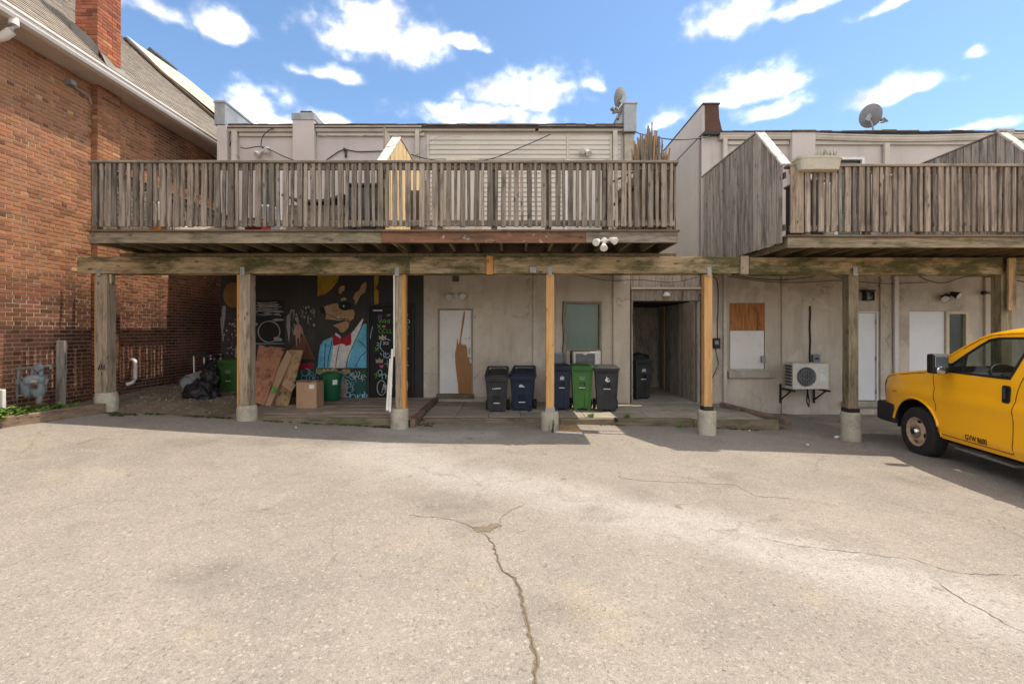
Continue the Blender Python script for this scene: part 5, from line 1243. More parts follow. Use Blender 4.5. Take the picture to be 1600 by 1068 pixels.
        for yy in (.76, .80): pf_([(-.32,yy),(.34,yy),(.34,yy+.012),(-.32,yy+.012)])
        for a in (-.2, -.05, .1): pf_([(a,.735),(a+.1,.735),(a+.1,.755),(a,.755)])
    elif mark == 'swirl':
        pf_([(-.05,.72),(.05,.70),(.12,.74),(.02,.76),(.22,.80),(.04,.80),(-.02,.86),(-.08,.79),(-.2,.75)]); pf_([(.1,.70),(.24,.72),(.28,.77),(.16,.74)])
    elif mark == 'line':
        pf_([(-.44,.70),(-.34,.69),(-.34,.72),(-.44,.73)]); pf_([(-.28,.705),(.40,.715),(.40,.74),(-.28,.73)])
    part('printed_mark', g, mm, t, local=True)
    return t
def binat(label, px, py, zb, wpx, hpx, m, **k):
    Y = F*(CZ-zb)/(py-HZ); s = Y/F
    return wheelie(label, X(px, Y), Y+wpx*s*.5, zb, wpx*s*.92, hpx*s*.98, m, **k)
binat('dark green wheeled bin beside black bags under left balcony', 356, 629, .165, 32, 70, 'bin_green_d', mark='dim', rz=R(-4))
binat('short black wheeled bin with raised sloping lid right of torn door', 776.5, 644.5, .068, 36, 58, 'black_plastic', style='slope', mark='line', rz=R(-2))
binat('short navy blue wheeled bin with raised sloping lid', 818, 643, .068, 38, 57.5, 'bin_blue', style='slope', mark='block', rz=R(-9))
binat('tall navy blue wheeled bin just right of yellow post', 877.5, 641.5, .065, 29, 74, 'bin_blue', mark='bars', rz=R(3))
binat('bright green tall wheeled bin between the blue and black bins', 910.5, 641, .065, 34, 73, 'bin_green', mark='dim', rz=R(-2))
binat('tall black wheeled bin at right end of the row outside', 950.5, 643, .065, 38, 73, 'black_plastic', mark='swirl', rz=R(-6))
binat('black wheeled bin inside the passage with overfull lid', 1001, 624, .05, 33, 66, 'black_plastic', mark='bars', rz=R(22))
# loose bag under the lid of the passage bin
def blob(name, c, r, seed, m, parent=None, sub=3, amp=.18, flat_z=None, fr_=3.0):
    bm = bmesh.new(); bmesh.ops.create_icosphere(bm, subdivisions=sub, radius=1)
    for v in bm.verts:
        n = v.co.normalized(); k = 1+amp*noise.fractal(n*fr_*.6+Vector((seed, 0, 0)), .9, 2, 3)
        p = Vector((n.x*r[0]*k, n.y*r[1]*k, n.z*r[2]*k)); p = p+Vector(c)
        if flat_z is not None and p.z < flat_z: p.z = flat_z+.01*(p.z-flat_z)
        v.co = p
    me = bpy.data.meshes.new(name); bm.to_mesh(me); bm.free(); me.materials.append(MT[m])
    for p in me.polygons: p.use_smooth = True
    return link(name, me, parent)
tag(blob('trash_bag', (X(1003, 11.7), 11.95, 1.05), (.24,.22,.10), 4, 'bag', amp=.3), 'small black bag piled on the lid of the passage bin', 'bag')
# ------------------------------------------------------------------ rubbish heap by the brick wall
bg = thing('trash_bag', 'large slumped shiny black rubbish bag left of the dark green bin', 'bag', (X(312, 9.85), 9.85, .2))
zf = .17
blob('bag_body', (X(311, 9.45), 9.50, .38), (.33,.28,.33), 9, 'bag', bg, 5, .22, zf, 3.4)
blob('bag_neck', (X(321, 9.45), 9.62, .76), (.17,.18,.22), 19, 'bag', bg, 4, .28, None, 4.2)
g = G()
for s_ in range(3): g.tube([(X(318+s_*4,9.8), 9.85, .95), (X(322+s_*6,9.8), 9.8+.05*s_, 1.06+.03*s_), (X(330+s_*3,9.8), 9.85, 1.02)], [.05,.03,.012], 6)
part('bag_tie', g, MT['bag'], bg, smooth=True)
tag(blob('trash_bag', (X(326, 10.2), 10.35, .55), (.22,.24,.42), 27, 'bag', None, 4, .22, .17, 3.2), 'upright black rubbish bag wedged behind the slumped bag', 'bag')
dk = thing('metal_duct', 'short length of grey round metal duct lying behind the black bag', 'duct', (X(297, 10.1), 10.1, .4))
g = G(); p0 = Vector((X(291,9.45),9.45,Z(598,9.45))); p1 = Vector((X(318,9.9),10.0,Z(588,9.9))); g.cyl(p0, p1, .145, .145, 24, cap=False); g.cyl(p0+(p1-p0)*.01, p1, .132, .132, 24, cap=False); part('pipe', g, MT['galv'], dk, smooth=True)
g = G(); g.cyl(p0+(p1-p0)*.1, p0+(p1-p0)*.14, .152, .152, 24); part('seam_ring', g, MT['galv'], dk)
tb = thing('folding_table', 'small dark folding table with white legs behind the black bags', 'table', (X(322, 10.5), 10.5, .3))
g = G(); a = (X(303,10.3),10.3,Z(552,10.3)); b = (X(341,10.3),10.3,Z(557,10.3)); g.bar(a, b, .45, .035); part('top', g, MT['black_iron'], tb, bevel=.006)
for px in (311, 327, 337):
    for dy in (-.17, .17):
        g = G(); g.bar((X(px,10.3),10.3+dy,Z(554,10.3)), (X(px+2,10.3),10.3+dy,.2), .022, .022); part('leg', g, MT['white_plastic'], tb)
# leaning panels, open carton flap, carton
lp = thing('leaning_panel', 'reddish brown wooden door panel leaning behind the second post', 'panel', (X(420, 9.7), 9.7, .17))
def slab(name, parent, quad_px, y_bot, y_top, th, m, bevel=.004, label=None):
    """quad in photo pixels; bottom edge at depth y_bot, top edge at y_top"""
    (a, b, c, d) = quad_px; pts = []
    for (px, py), yy in ((a, y_bot), (b, y_bot), (c, y_top), (d, y_top)): pts.append(Vector((X(px, yy), yy, Z(py, yy))))
    n = (pts[1]-pts[0]).cross(pts[3]-pts[0]).normalized()
    if n.y < 0: n = -n
    g = G(); g.add(pts+[p+n*th for p in pts], [(0,1,2,3),(7,6,5,4),(0,4,5,1),(1,5,6,2),(2,6,7,3),(3,7,4,0)]); return part(name, g, MT[m], parent, bevel=bevel, label=label)
pn = slab('panel', lp, zp([(455,862),(545,888),(668,548),(512,528)], 270, 400, 3.816), 9.55, 10.35, .035, 'panel_red')
slab('edge_strip', lp, zp([(520,888),(582,890),(712,592),(682,556)], 270, 400, 3.816), 9.58, 10.38, .05, 'cardboard')
for x_, y_ in ((548,532),(650,556)): g = G(); g.bar((X(270+x_/3.816,10.28), 10.28, Z(400+y_/3.816,10.28)), (X(270+(x_+26)/3.816,10.28), 10.28, Z(400+(y_+8)/3.816,10.28)), .01, .04); part('hinge', g, MT['black_iron'], lp)
g = G(); g.bar((X(421,9.85),9.85,Z(583,9.85)), (X(421,9.85),9.85,Z(587,9.85)), .01, .012); g.bar((X(419,9.85),9.85,Z(587,9.85)), (X(424,9.85),9.85,Z(588,9.85)), .012, .012); part('latch', g, MT['black_iron'], lp)
lp2 = thing('leaning_panel', 'tan wooden panel leaning right of the reddish door panel', 'panel', (X(452, 9.8), 9.8, .17))
slab('panel', lp2, zp([(580,886),(688,890),(776,560),(690,558)], 270, 400, 3.816), 9.75, 10.5, .03, 'panel_tan')
slab('sticker', lp, zp([(582,806),(600,814),(618,790),(606,772)], 270, 400, 3.816), 9.70, 9.78, .003, 'p_lime', 0)
fl = thing('cardboard_sheet', 'small torn piece of cardboard resting against the tan panel', 'cardboard', (X(452, 9.7), 9.7, .6))
slab('sheet', fl, zp([(648,768),(708,808),(736,766),(672,730)], 270, 400, 3.816), 9.62, 9.74, .006, 'cardboard', 0)
cb = thing('cardboard_box', 'brown cardboard box with white label standing on the platform', 'box', (X(478, 9.55), 9.6, .168))
Yc = 9.42; x0, x1, z0, z1 = X(463,Yc), X(494.5,Yc), .168, Z(597,Yc)
g = G(); d_ = .36; t_ = .006
g.box(x0, x1, Yc, Yc+t_, z0, z1); g.box(x0, x1, Yc+d_-t_, Yc+d_, z0, z1); g.box(x0, x0+t_, Yc+t_+.001, Yc+d_-t_-.001, z0, z1); g.box(x1-t_, x1, Yc+t_+.001, Yc+d_-t_-.001, z0, z1); g.box(x0+t_+.001, x1-t_-.001, Yc+t_+.001, Yc+d_-t_-.001, z0, z0+.01); part('carton', g, MT['cardboard'], cb)
g = G(); g.bar((x0-.03,Yc+d_/2,z1+.02), (x0+.16,Yc+d_/2,z1-.005), .34, .005); g.bar((x1-.16,Yc+d_/2,z1-.01), (x1+.03,Yc+d_/2,z1+.03), .34, .005); part('flap', g, MT['cardboard'], cb)
g = G(); g.box(X(483,Yc), X(491,Yc), Yc-.002, Yc-.0005, Z(607,Yc), Z(600.5,Yc)); part('label', g, MT['paper'], cb)
tub = thing('green_tub', 'round dark green plastic tub beside the cardboard box under the mural', 'tub', (X(512, 10.35), 10.4, .168))
Yt = 10.3; r = 15.5*Yt/F; h = Z(586,Yt)-.168
g = G(); g.lathe([(r*.78,.0),(r*.82,.02),(r*.98,h*.86),(r*1.06,h*.87),(r*1.06,h),(r*.98,h),(r*.94,h*.86),(r*.8,.05)], (X(512,Yt), Yt+r, .175), 28); part('body', g, MT['tub_green'], tub, smooth=True)
g = G(); g.lathe([(r*1.02,0),(r*1.03,.02),(r*.6,.05),(0.01,.055)], (X(512,Yt), Yt+r, .175+h), 28); part('lid', g, MT['tub_green'], tub, smooth=True)
g = G(); th = R(-62)
for k in range(5):
    a0 = th+k*.1; a1 = a0+.1; rr = r*.965
    for (za, zb_, o_) in ((h*.62, h*.80, 0),): g.add([(X(512,Yt)+rr*math.cos(a0), Yt+r+rr*math.sin(a0)-.003, .175+za), (X(512,Yt)+rr*math.cos(a1), Yt+r+rr*math.sin(a1)-.003, .175+za), (X(512,Yt)+rr*1.01*math.cos(a1), Yt+r+rr*1.01*math.sin(a1)-.003, .175+zb_), (X(512,Yt)+rr*1.01*math.cos(a0), Yt+r+rr*1.01*math.sin(a0)-.003, .175+zb_)], [(0,1,2,3)])
part('sticker', g, MT['paper'], tub)
ws = thing('white_strip', 'broken white painted wood strips leaning against the third post', 'wood strip', (X(608, 8.2), 8.1, .15))
for (a, b, c, d, w) in ((604.5,641,610,560,.035),(609,643,613,545,.04),(606,640,612,600,.03)):
    g = G(); g.bar((X(a,8.05),8.05,Z(b,8.05)), (X(c,8.17),8.17,Z(d,8.17)), w, .012, up=(0,-1,0)); part('strip', g, MT['white_peel'], ws, bevel=.002)
# ------------------------------------------------------------------ wall lamps
def flood(name, label, px, py, Y, s, heads, m='lamp_glass'):
    t = thing(name, label, 'floodlight', (X(px, Y), Y, Z(py, Y)), group='floodlights')
    x, z = X(px, Y), Z(py, Y)
    g = G(); g.lathe([(.055*s,0),(.055*s,-.025),(.03*s,-.04)], (x, Y, z), 16, ax='y'); part('base', g, MT['white_plastic'] if m != 'black_iron' else MT['black_iron'], t, smooth=True)
    for dx, dz, yaw in heads:
        d = Vector((dx*.5, -.8, -.45 if dz > -.5 else -.8)).normalized(); c = Vector((x+dx*.11*s, Y-.07*s, z+dz*.07*s))
        g = G(); g.tube([(x, Y-.03, z), tuple(c)], .014*s, 8); g.cyl(c-d*.05*s, c+d*.02*s, .032*s, .05*s, 16); g.cyl(c+d*.02*s, c+d*.08*s, .05*s, .068*s, 16); h_ = part('lamp_head', g, MT['white_plastic'] if m != 'black_iron' else MT['black_iron'], t, smooth=True)
        g = G(); g.cyl(c+d*.0805*s, c+d*.09*s, .062*s, .055*s, 16); part('lens', g, MT['lamp_glass'], h_, smooth=True)
    return t
flood('floodlight', 'white twin floodlight above the torn white door', 713, 460, YW, 1.15, ((-.9,-.35,0),(.9,-.25,0)))
flood('floodlight', 'white triple head floodlight on the front edge of the left balcony', 944, 376, YF-.04, .88, ((-1.15,-.3,0),(1.15,.05,0),(-.2,-1.4,0)))
flood('floodlight', 'white twin floodlight high on the wall left of the pilaster', 414, 236, YW, 1.1, ((-.8,-.9,0),(.8,.1,0)))
flood('floodlight', 'twin floodlight on the siding above the right upper door', 914, 236, YW-.045, 1.1, ((-.45,-.2,0),(.45,-.6,0)))
flood('floodlight', 'black twin floodlight on the wall above the van', 1478, 463, YW, 1.25, ((-.9,-.35,0),(.75,.55,0)), 'black_iron')
br = thing('wall_bracket', 'small rusty bracket on the upper wall left of the divider', 'bracket', (wx(541), YW-.05, wz(242)))
g = G(); wbox(g, 539.5, 542.5, 234, 246, .05); wbox(g, 538, 541, 233, 237, .09); part('plate', g, MT['roof_edge'], br, bevel=.003)
# ------------------------------------------------------------------ satellite dishes
def dish(label, px, py, Y, rx, ry, yaw, pitch, foot, lnb):
    c = Vector((X(px, Y), Y, Z(py, Y))); s = Y/F; r = ry*s
    t = thing('satellite_dish', label, 'satellite dish', (X(foot[0], Y), Y, Z(foot[1], Y)), group='satellite dishes')
    rot = Matrix.Rotation(yaw, 3, 'Z') @ Matrix.Rotation(pitch, 3, 'X')
    n = 32; g = G(); rings = 6; vs = []
    for side in (0, .012):
        for i in range(rings+1):
            q = i/rings
            for k in range(n): a = 2*math.pi*k/n; vs.append(c+rot@Vector((r*min(.95, rx/ry*1.12)*q*math.cos(a), .16*r*2*q*q*.7+side-(.3*r if 0 else 0), r*q*math.sin(a))))
    fs = []
    for sd in range(2):
        o_ = sd*(rings+1)*n
        for i in range(rings):
            for k in range(n): fs.append((o_+i*n+k, o_+i*n+(k+1) % n, o_+(i+1)*n+(k+1) % n, o_+(i+1)*n+k))
    e0, e1 = rings*n, (2*rings+1)*n
    for k in range(n): fs.append((e0+k, e0+(k+1) % n, e1+(k+1) % n, e1+k))
    g.add(vs, fs); part('reflector', g, MT['dish'], t, smooth=True)
    ft = Vector((X(foot[0], Y), Y, Z(foot[1], Y))); bk = c+rot@Vector((0, -.04, -.2*r))
    g = G(); g.tube([ft, ft.lerp(bk, .6)+Vector((0,-.03,0)), bk], .022, 10); g.cyl(ft-Vector((0,0,.06)), ft+Vector((0,0,.01)), .07, .06, 12); g.bar(bk-Vector((.05,0,.08)), bk+Vector((.05,0,.08)), .05, .09); part('mount', g, MT['galv'], t, smooth=True)
    l = Vector((X(lnb[0], Y+lnb[2]), Y+lnb[2], Z(lnb[1], Y+lnb[2])))
    g = G(); g.tube([bk-Vector((0,0,.05)), bk.lerp(l, .7)-Vector((0,0,.05)), l], .014, 8); ar = part('feed_arm', g, MT['galv'], t, smooth=True)
    g = G(); g.cyl(l, l+Vector((-.07,.02,.09)), .03, .05, 12); g.cyl(l+Vector((.08,0,.02)), l+Vector((.02,.03,.1)), .03, .045, 12); g.bar(l-Vector((.06,0,.02)), l+Vector((.12,0,.02)), .04, .05); part('feed_horn', g, MT['lead'], ar, smooth=True)
dish('grey satellite dish on the metal clad parapet of the left building', 972, 153, 11.0, 12, 16.5, R(38), R(12), (968,182), (961,175,-.15))
dish('grey satellite dish on the flat roof of the right building', 1358, 180.5, 12.2, 14.5, 18, R(-60), R(6), (1366,208), (1380,190,.5))
rb = thing('roof_block', 'low brown block on the right roof beside the satellite dish', 'block', (X(1385, 12), 12, 6.8)); g = G(); g.box(X(1374,12), X(1397,12), 11.9, 12.3, wz(212)-.1, Z(204.5,12)); part('block', g, MT['roof_edge'], rb, bevel=.01)
# ------------------------------------------------------------------ outdoor air conditioner
ou = thing('outdoor_air_conditioner', 'white outdoor air conditioner unit on wall brackets right of the boarded window', 'air conditioner', (X(1262, 10.45), 10.5, Z(610, 10.45)))
Yo = 10.42; ox0, ox1, oz0, oz1 = X(1239,Yo), X(1294.5,Yo), Z(607.5,Yo), Z(568.5,Yo)
fcx, fcz, fr0 = X(1260,Yo), Z(588.5,Yo), 15.2*Yo/F
g = G(); n = 40; inner = [(fcx+fr0*math.cos(2*math.pi*k/n), fcz+fr0*math.sin(2*math.pi*k/n)) for k in range(n)]
def proj_rect(a):
    dx, dz = math.cos(a), math.sin(a); xm = X(1278.5,Yo); ts = []
    ts.append(((xm if dx > 0 else ox0)-fcx)/dx if abs(dx) > 1e-6 else 1e9); ts.append(((oz1 if dz > 0 else oz0)-fcz)/dz if abs(dz) > 1e-6 else 1e9); t = min(ts); return (fcx+dx*t, fcz+dz*t)
angs = sorted(set([2*math.pi*k/n for k in range(n)]+[math.atan2(zc-fcz, xc-fcx) % (2*math.pi) for xc in (ox0, X(1278.5,Yo)) for zc in (oz0, oz1)])); m = len(angs)
vs = [(fcx+fr0*math.cos(a), Yo, fcz+fr0*math.sin(a)) for a in angs]+[(proj_rect(a)[0], Yo, proj_rect(a)[1]) for a in angs]+[(fcx+fr0*math.cos(a), Yo+.06, fcz+fr0*math.sin(a)) for a in angs]
g.add(vs, [(k, (k+1) % m, m+(k+1) % m, m+k) for k in range(m)]+[(k, (k+1) % m, 2*m+(k+1) % m, 2*m+k) for k in range(m)])
xm = X(1278.5,Yo); Yb = Yo+.30
g.add([(xm,Yo,oz0),(ox1,Yo,oz0),(ox1,Yo,oz1),(xm,Yo,oz1)], [(0,1,2,3)])
g.add([(ox0,Yo,oz0),(ox1,Yo,oz0),(ox1,Yo,oz1),(ox0,Yo,oz1),(ox0,Yb,oz0),(ox1,Yb,oz0),(ox1,Yb,oz1),(ox0,Yb,oz1)], [(0,4,5,1),(1,5,6,2),(2,6,7,3),(3,7,4,0),(4,7,6,5)])
part('casing', g, MT['ac_white'], ou)
g = G(); g.box(ox0-.012, ox1+.012, Yo-.012, Yb+.01, oz1+.002, oz1+.022); part('top_cover', g, MT['ac_white'], ou, bevel=.006)
g = G(); g.cyl((fcx,Yo+.058,fcz), (fcx,Yo+.064,fcz), fr0, n=32); part('fan_well', g, MT['ac_dark'], ou)
g = G()
for k in range(-5, 6): u = k*fr0/5.6; hh = math.sqrt(max(0, fr0*fr0-u*u)); g.box(fcx+u-.004, fcx+u+.004, Yo-.008, Yo-.002, fcz-hh, fcz+hh)
for rr in (.34, .68, .99):
    pts = [(fcx+fr0*rr*math.cos(2*math.pi*k/28), Yo-.006, fcz+fr0*rr*math.sin(2*math.pi*k/28)) for k in range(29)]; g.tube(pts, .005, 5)
part('fan_guard', g, MT['grey_metal'], ou)
g = G(); g.cyl((fcx,Yo+.045,fcz), (fcx,Yo+.02,fcz), .035, .03, 16)
for k in range(3):
    a = k*2.094+.4; g.add([(fcx+.03*math.cos(a),Yo+.04,fcz+.03*math.sin(a)),(fcx+.8*fr0*math.cos(a-.3),Yo+.05,fcz+.8*fr0*math.sin(a-.3)),(fcx+.85*fr0*math.cos(a+.5),Yo+.025,fcz+.85*fr0*math.sin(a+.5)),(fcx+.03*math.cos(a+.9),Yo+.03,fcz+.03*math.sin(a+.9))], [(0,1,2,3)])
part('fan_blade', g, MT['tarp_dark'], ou)
g = G(); g.box(X(1281,Yo), X(1291,Yo), Yo-.003, Yo-.0005, Z(595,Yo), Z(583,Yo)); g.box(X(1282,Yo), X(1290,Yo), Yo-.003, Yo-.0005, Z(580,Yo), Z(577.5,Yo)); part('rating_label', g, MT['paper'], ou)
g = G(); xs_ = ox0-.01
for k in range(7):
    zz = oz0+.06+k*.07; g.box(xs_-.004, xs_+.006, Yo+.03, Yb-.02, zz, zz+.038)
for k in range(3): yy = Yo+.09+k*.07; g.box(xs_-.008, xs_-.002, yy, yy+.012, oz0+.05, oz1-.04)
part('coil_grille', g, MT['ac_dark'], ou)
for px in (1233, 1287):
    g = G(); x = X(px,10.6); zz = Z(608.6,10.5); g.bar((x,YW-.01,zz-.02), (x,Yo-.03,zz-.02), .035, .04); g.bar((x,YW-.02,zz+.08), (x,YW-.02,zz-.36), .04, .03); g.bar((x,YW-.03,zz-.28), (x,Yo+.12,zz-.04), .025, .025); part('bracket', g, MT['black_iron'], ou)
g = G(); g.tube([(X(1264,10.7),10.75,Z(608,10.7)),(X(1264,10.7),10.78,Z(628,10.7)),(X(1268,10.7),10.8,Z(636,10.7)),(X(1271,10.7),10.85,Z(628,10.7)),(X(1269,10.7),10.9,Z(606,10.7))], .014, 8); part('hose', g, MT['cable'], ou, smooth=True)
# ------------------------------------------------------------------ gas meter and stake
gm = thing('gas_meter', 'grey blue gas meter with pipes against the brick wall', 'gas meter', (-7.4, 7.45, .45))
Ym = 7.42; mm = lambda l: zp(l, 0, 480, 5.341)
def mp_(x, y, Y=Ym): (a, b), = mm([(x, y)]); return (X(a, Y), Y, Z(b, Y))
g = G()
for xc in (238, 348):
    c = mp_(xc, 660); g.lathe([(.0,-.165),(.055,-.155),(.085,-.1),(.095,-.0),(.098,.06),(.09,.09)], (c[0]+(.0 if xc == 238 else -.05), c[1], c[2]), 18)
c = mp_(300, 610); g.lathe([(.0,.10),(.06,.095),(.13,.06),(.145,.03),(.15,.0),(.145,-.03)], (c[0], c[1], c[2]), 22)
part('body', g, MT['meter_grey'], gm, smooth=True)
g = G(); c = mp_(365, 605); g.box(c[0]-.05, c[0]+.05, Ym-.16, Ym-.1, c[2]-.035, c[2]+.035); ix = part('index', g, MT['meter_grey'], gm, bevel=.012)
g = G(); g.box(c[0]-.042, c[0]+.042, Ym-.163, Ym-.1605, c[2]-.022, c[2]+.022); part('index_glass', g, MT['p_cream'], ix)
g = G(); c = mp_(345, 655); g.box(c[0]-.035, c[0]+.035, Ym-.125, Ym-.1, c[2]-.03, c[2]+.03); part('warning_label', g, MT['p_brown'], gm)
g = G(); g.tube([mp_(100,516), mp_(180,512), mp_(260,504), mp_(330,496), mp_(395,488), mp_(428,488), mp_(425,510), mp_(400,590), mp_(380,640)], .024, 10); g.tube([mp_(160,512), mp_(158,560), mp_(150,620), mp_(144,690), mp_(134,770), mp_(130,850)], [.022,.03,.022,.03,.024,.024], 10); g.tube([mp_(275,506), mp_(272,560)], .024, 10)
g.cyl(mp_(158,596), mp_(150,640), .045, .04, 12); g.tube([mp_(336,735), mp_(325,800)], .04, 10); part('pipe', g, MT['pipe_grey'], gm, smooth=True)
g = G(); c = mp_(345, 502); g.lathe([(.02,-.04),(.05,-.035),(.062,.0),(.05,.03),(.03,.05)], (c[0], c[1]-.03, c[2]), 18, ax='y'); g.cyl(c, (c[0], c[1], c[2]-.12), .03); part('regulator', g, MT['meter_grey'], gm, smooth=True)
g = G(); g.tube([mp_(120,740), mp_(185,735), mp_(215,750), mp_(240,725)], .006, 6); part('wire', g, MT['white_plastic'], gm)
stk = thing('wooden_stake', 'weathered upright wooden stake standing by the brick wall', 'stake', (X(97, 7.95), 7.95, .4)); g = G(); a = Vector((X(94.5,7.9),7.9,Z(632,7.9))); b = Vector((X(96.8,7.95),7.95,Z(532,7.9))); g.bar(a, b, .135, .06, up=(0,1,0)); part('board', g, MT['silvery_v'], stk, bevel=.005)
wb_ = thing('white_box', 'white plastic box at the left edge beside the weeds', 'box', (X(2, 7.1), 7.1, .45)); g = G(); g.box(X(-24,7.1), X(7,7.1), 7.08, 7.13, gz(-7.6,7.1)+.06, Z(608,7.1)); part('box', g, MT['white_plastic'], wb_, bevel=.01)
# ------------------------------------------------------------------ things on the balconies
pot = thing('orange_bucket', 'orange plastic bucket with white top behind the left balcony railing', 'bucket', (X(246, 7.75), 7.8, 3.277)); xx = X(246,7.8)
g = G(); g.lathe([(.085,0),(.11,.2),(.115,.24)], (xx, 7.85, 3.277), 20); part('pail', g, MT['orange_plastic'], pot, smooth=True); g = G(); g.lathe([(.112,.0),(.118,.05),(.118,.28),(.09,.30)], (xx, 7.85, 3.518), 20); part('liner', g, MT['sheet_white'], pot, smooth=True)
lat = thing('lattice_panel', 'white diagonal lattice panel leaning on the left balcony', 'lattice', (X(205, 7.9), 7.95, 3.28))
lx0, lx1, lz0, lz1, ly = X(172,7.85), X(232,7.85), 3.285, 3.98, 7.86; g = G(); n = 12
def clip_line(c, s):   # line z = s*x + c clipped to the panel
    pts = []
    for x in (lx0, lx1):
        z = lz0+s*(x-lx0)+c
        if lz0 <= z <= lz1: pts.append((x, z))
    for z in (lz0, lz1):
        x = lx0+(z-lz0-c)/s
        if lx0 < x < lx1: pts.append((x, z))
    return pts[:2] if len(pts) >= 2 else None
for s in (1.6, -1.6):
    c = -1.2
    while c < 2.2:
        q = clip_line(c, s)
        if q: g.bar((q[0][0], ly+.008*(1 if s > 0 else -1), q[0][1]), (q[1][0], ly+.008*(1 if s > 0 else -1), q[1][1]), .012, .026, up=(0,1,0))
        c += .085
part('lattice', g, MT['sheet_white'], lat); g = G(); ring(g, (lx0-.02, lx1+.02, lz0-.005, lz1+.02), .035, ly-.025, ly+.025); part('frame', g, MT['white_peel'], lat)
tp = thing('white_sheet', 'folded white sheet pushed under the left railing', 'sheet', (X(313, 7.5), 7.55, 3.28)); g = G(); n = 10
for k in range(n):
    a, b = X(272+78*k/n,7.45), X(272+78*(k+1)/n,7.45); w0, w1 = .03*noise.noise(Vector((k*.7, 0, 0))), .03*noise.noise(Vector(((k+1)*.7, 0, 0)))
    za, zb_ = (.0 if 0 < k else .06)+w0, w1
    g.add([(a,7.47,3.285),(b,7.47,3.285),(b,7.5,3.36+zb_),(a,7.5,3.36+za),(b,7.95,3.37+zb_),(a,7.95,3.37+za)], [(0,1,2,3),(3,2,4,5)])
part('sheet', g, MT['sheet_white'], tp, smooth=True)
def box_thing(name, label, cat, px0, px1, zb, py0, Y, dep, m, bevel=.01, lid=None, name2='body'):
    t = thing(name, label, cat, (X((px0+px1)/2, Y), Y+dep/2, zb)); g = G(); g.box(X(px0,Y), X(px1,Y), Y, Y+dep, zb, Z(py0,Y)); part(name2, g, MT[m], t, bevel=bevel)
    if lid: g = G(); g.box(X(px0,Y)-.03, X(px1,Y)+.03, Y-.03, Y+dep+.03, Z(py0,Y)+.001, Z(py0,Y)+.05); part('lid', g, MT[lid], t, bevel=.015)
    return t
box_thing('red_tray', 'dark red plastic tray on the left balcony floor', 'tray', 382, 409, 3.277, 345, 7.6, .3, 'red_plastic', lid='red_plastic')
ob = box_thing('storage_box', 'dark grey covered barbecue shape behind the left balcony railing', 'storage box', 543, 592, 3.277, 290, 9.0, .6, 'tarp_dark', .05, 'tarp_dark')
g = G()
for k in range(4): zz = 3.5+k*.17; g.box(X(546,9), X(589,9), 8.985, 8.998, zz, zz+.008)
part('panel_line', g, MT['black_iron'], ob)
ob2 = box_thing('patio_table', 'low dark table under sagging cloth behind the left balcony railing', 'table', 446, 540, 3.277, 320, 9.2, .7, 'weathered_x', .02)
g = G(); n = 12; prev = None
for k in range(n+1): u = k/n; p = (X(441+94*u,9.15), Z(303+16*4*u*(1-u)*.6-(2 if k == n else 0),9.15)); prev = prev or []; prev.append(p)
vs = [(x,9.12,z) for x, z in prev]+[(x,9.9,z) for x, z in prev]+[(x,9.12,z-.05) for x, z in prev]; m = n+1
g.add(vs, [(k,k+1,m+k+1,m+k) for k in range(n)]+[(k,k+1,2*m+k+1,2*m+k) for k in range(n)]); part('cloth', g, MT['tarp_dark'], ob2, smooth=True)
box_thing('cabinet', 'dark brown wooden cabinet behind the balcony divider', 'cabinet', 610, 660, 3.277, 297, 9.3, .5, 'roof_edge', .01)
box_thing('cushion', 'grey blue folded cushion on the left balcony floor', 'cushion', 398, 425, 3.277, 318, 9.6, .4, 'meter_grey', .06)
pk = thing('grey_board', 'tall thin grey board standing upright behind the balcony divider', 'board', (X(606, 9.6), 9.6, 3.28)); g = G(); g.add([(X(599,9.6),9.6,3.28),(X(601.5,9.6),9.6,3.28),(X(601.5,9.6),9.6,Z(199,9.6)),(X(599,9.6),9.6,Z(199,9.6)),(X(612.5,10.4)+0,10.4,3.28),(X(613,10.4),10.4,3.28),(X(613.5,10.4),10.4,Z(221,10.4)),(X(612,10.4),10.4,Z(221,10.4))], [(0,1,2,3),(4,5,6,7),(0,4,7,3),(1,5,6,2),(3,2,6,7),(0,1,5,4)]); part('board', g, MT['silvery_v'], pk)
ls = thing('loose_boards', 'pile of pale wood offcuts on the balcony floor by the siding', 'wood pile', (X(705, 8), 8, 3.28))
for (a, b, c, d) in ((690,353,712,338),(700,352,735,350),(712,357,742,344),(790,352,850,354),(845,350,880,355)):
    g = G(); y_ = random.uniform(7.7, 8.2); g.bar((X(a,y_),y_,3.30+random.uniform(0,.05)), (X(c,y_),y_+.4,3.30+random.uniform(.02,.16)), .09, .03); part('board', g, MT['panel_tan' if random.random() < .5 else 'white_peel'], ls, bevel=.003)
pls = thing('black_bag', 'crumpled grey plastic under the left railing', 'bag', (X(550, 7.5), 7.5, 3.28)); blob('plastic', (X(550, 7.5), 7.6, 3.315), (.16,.10,.05), 41, 'tarp_dark', pls, 3, .5)
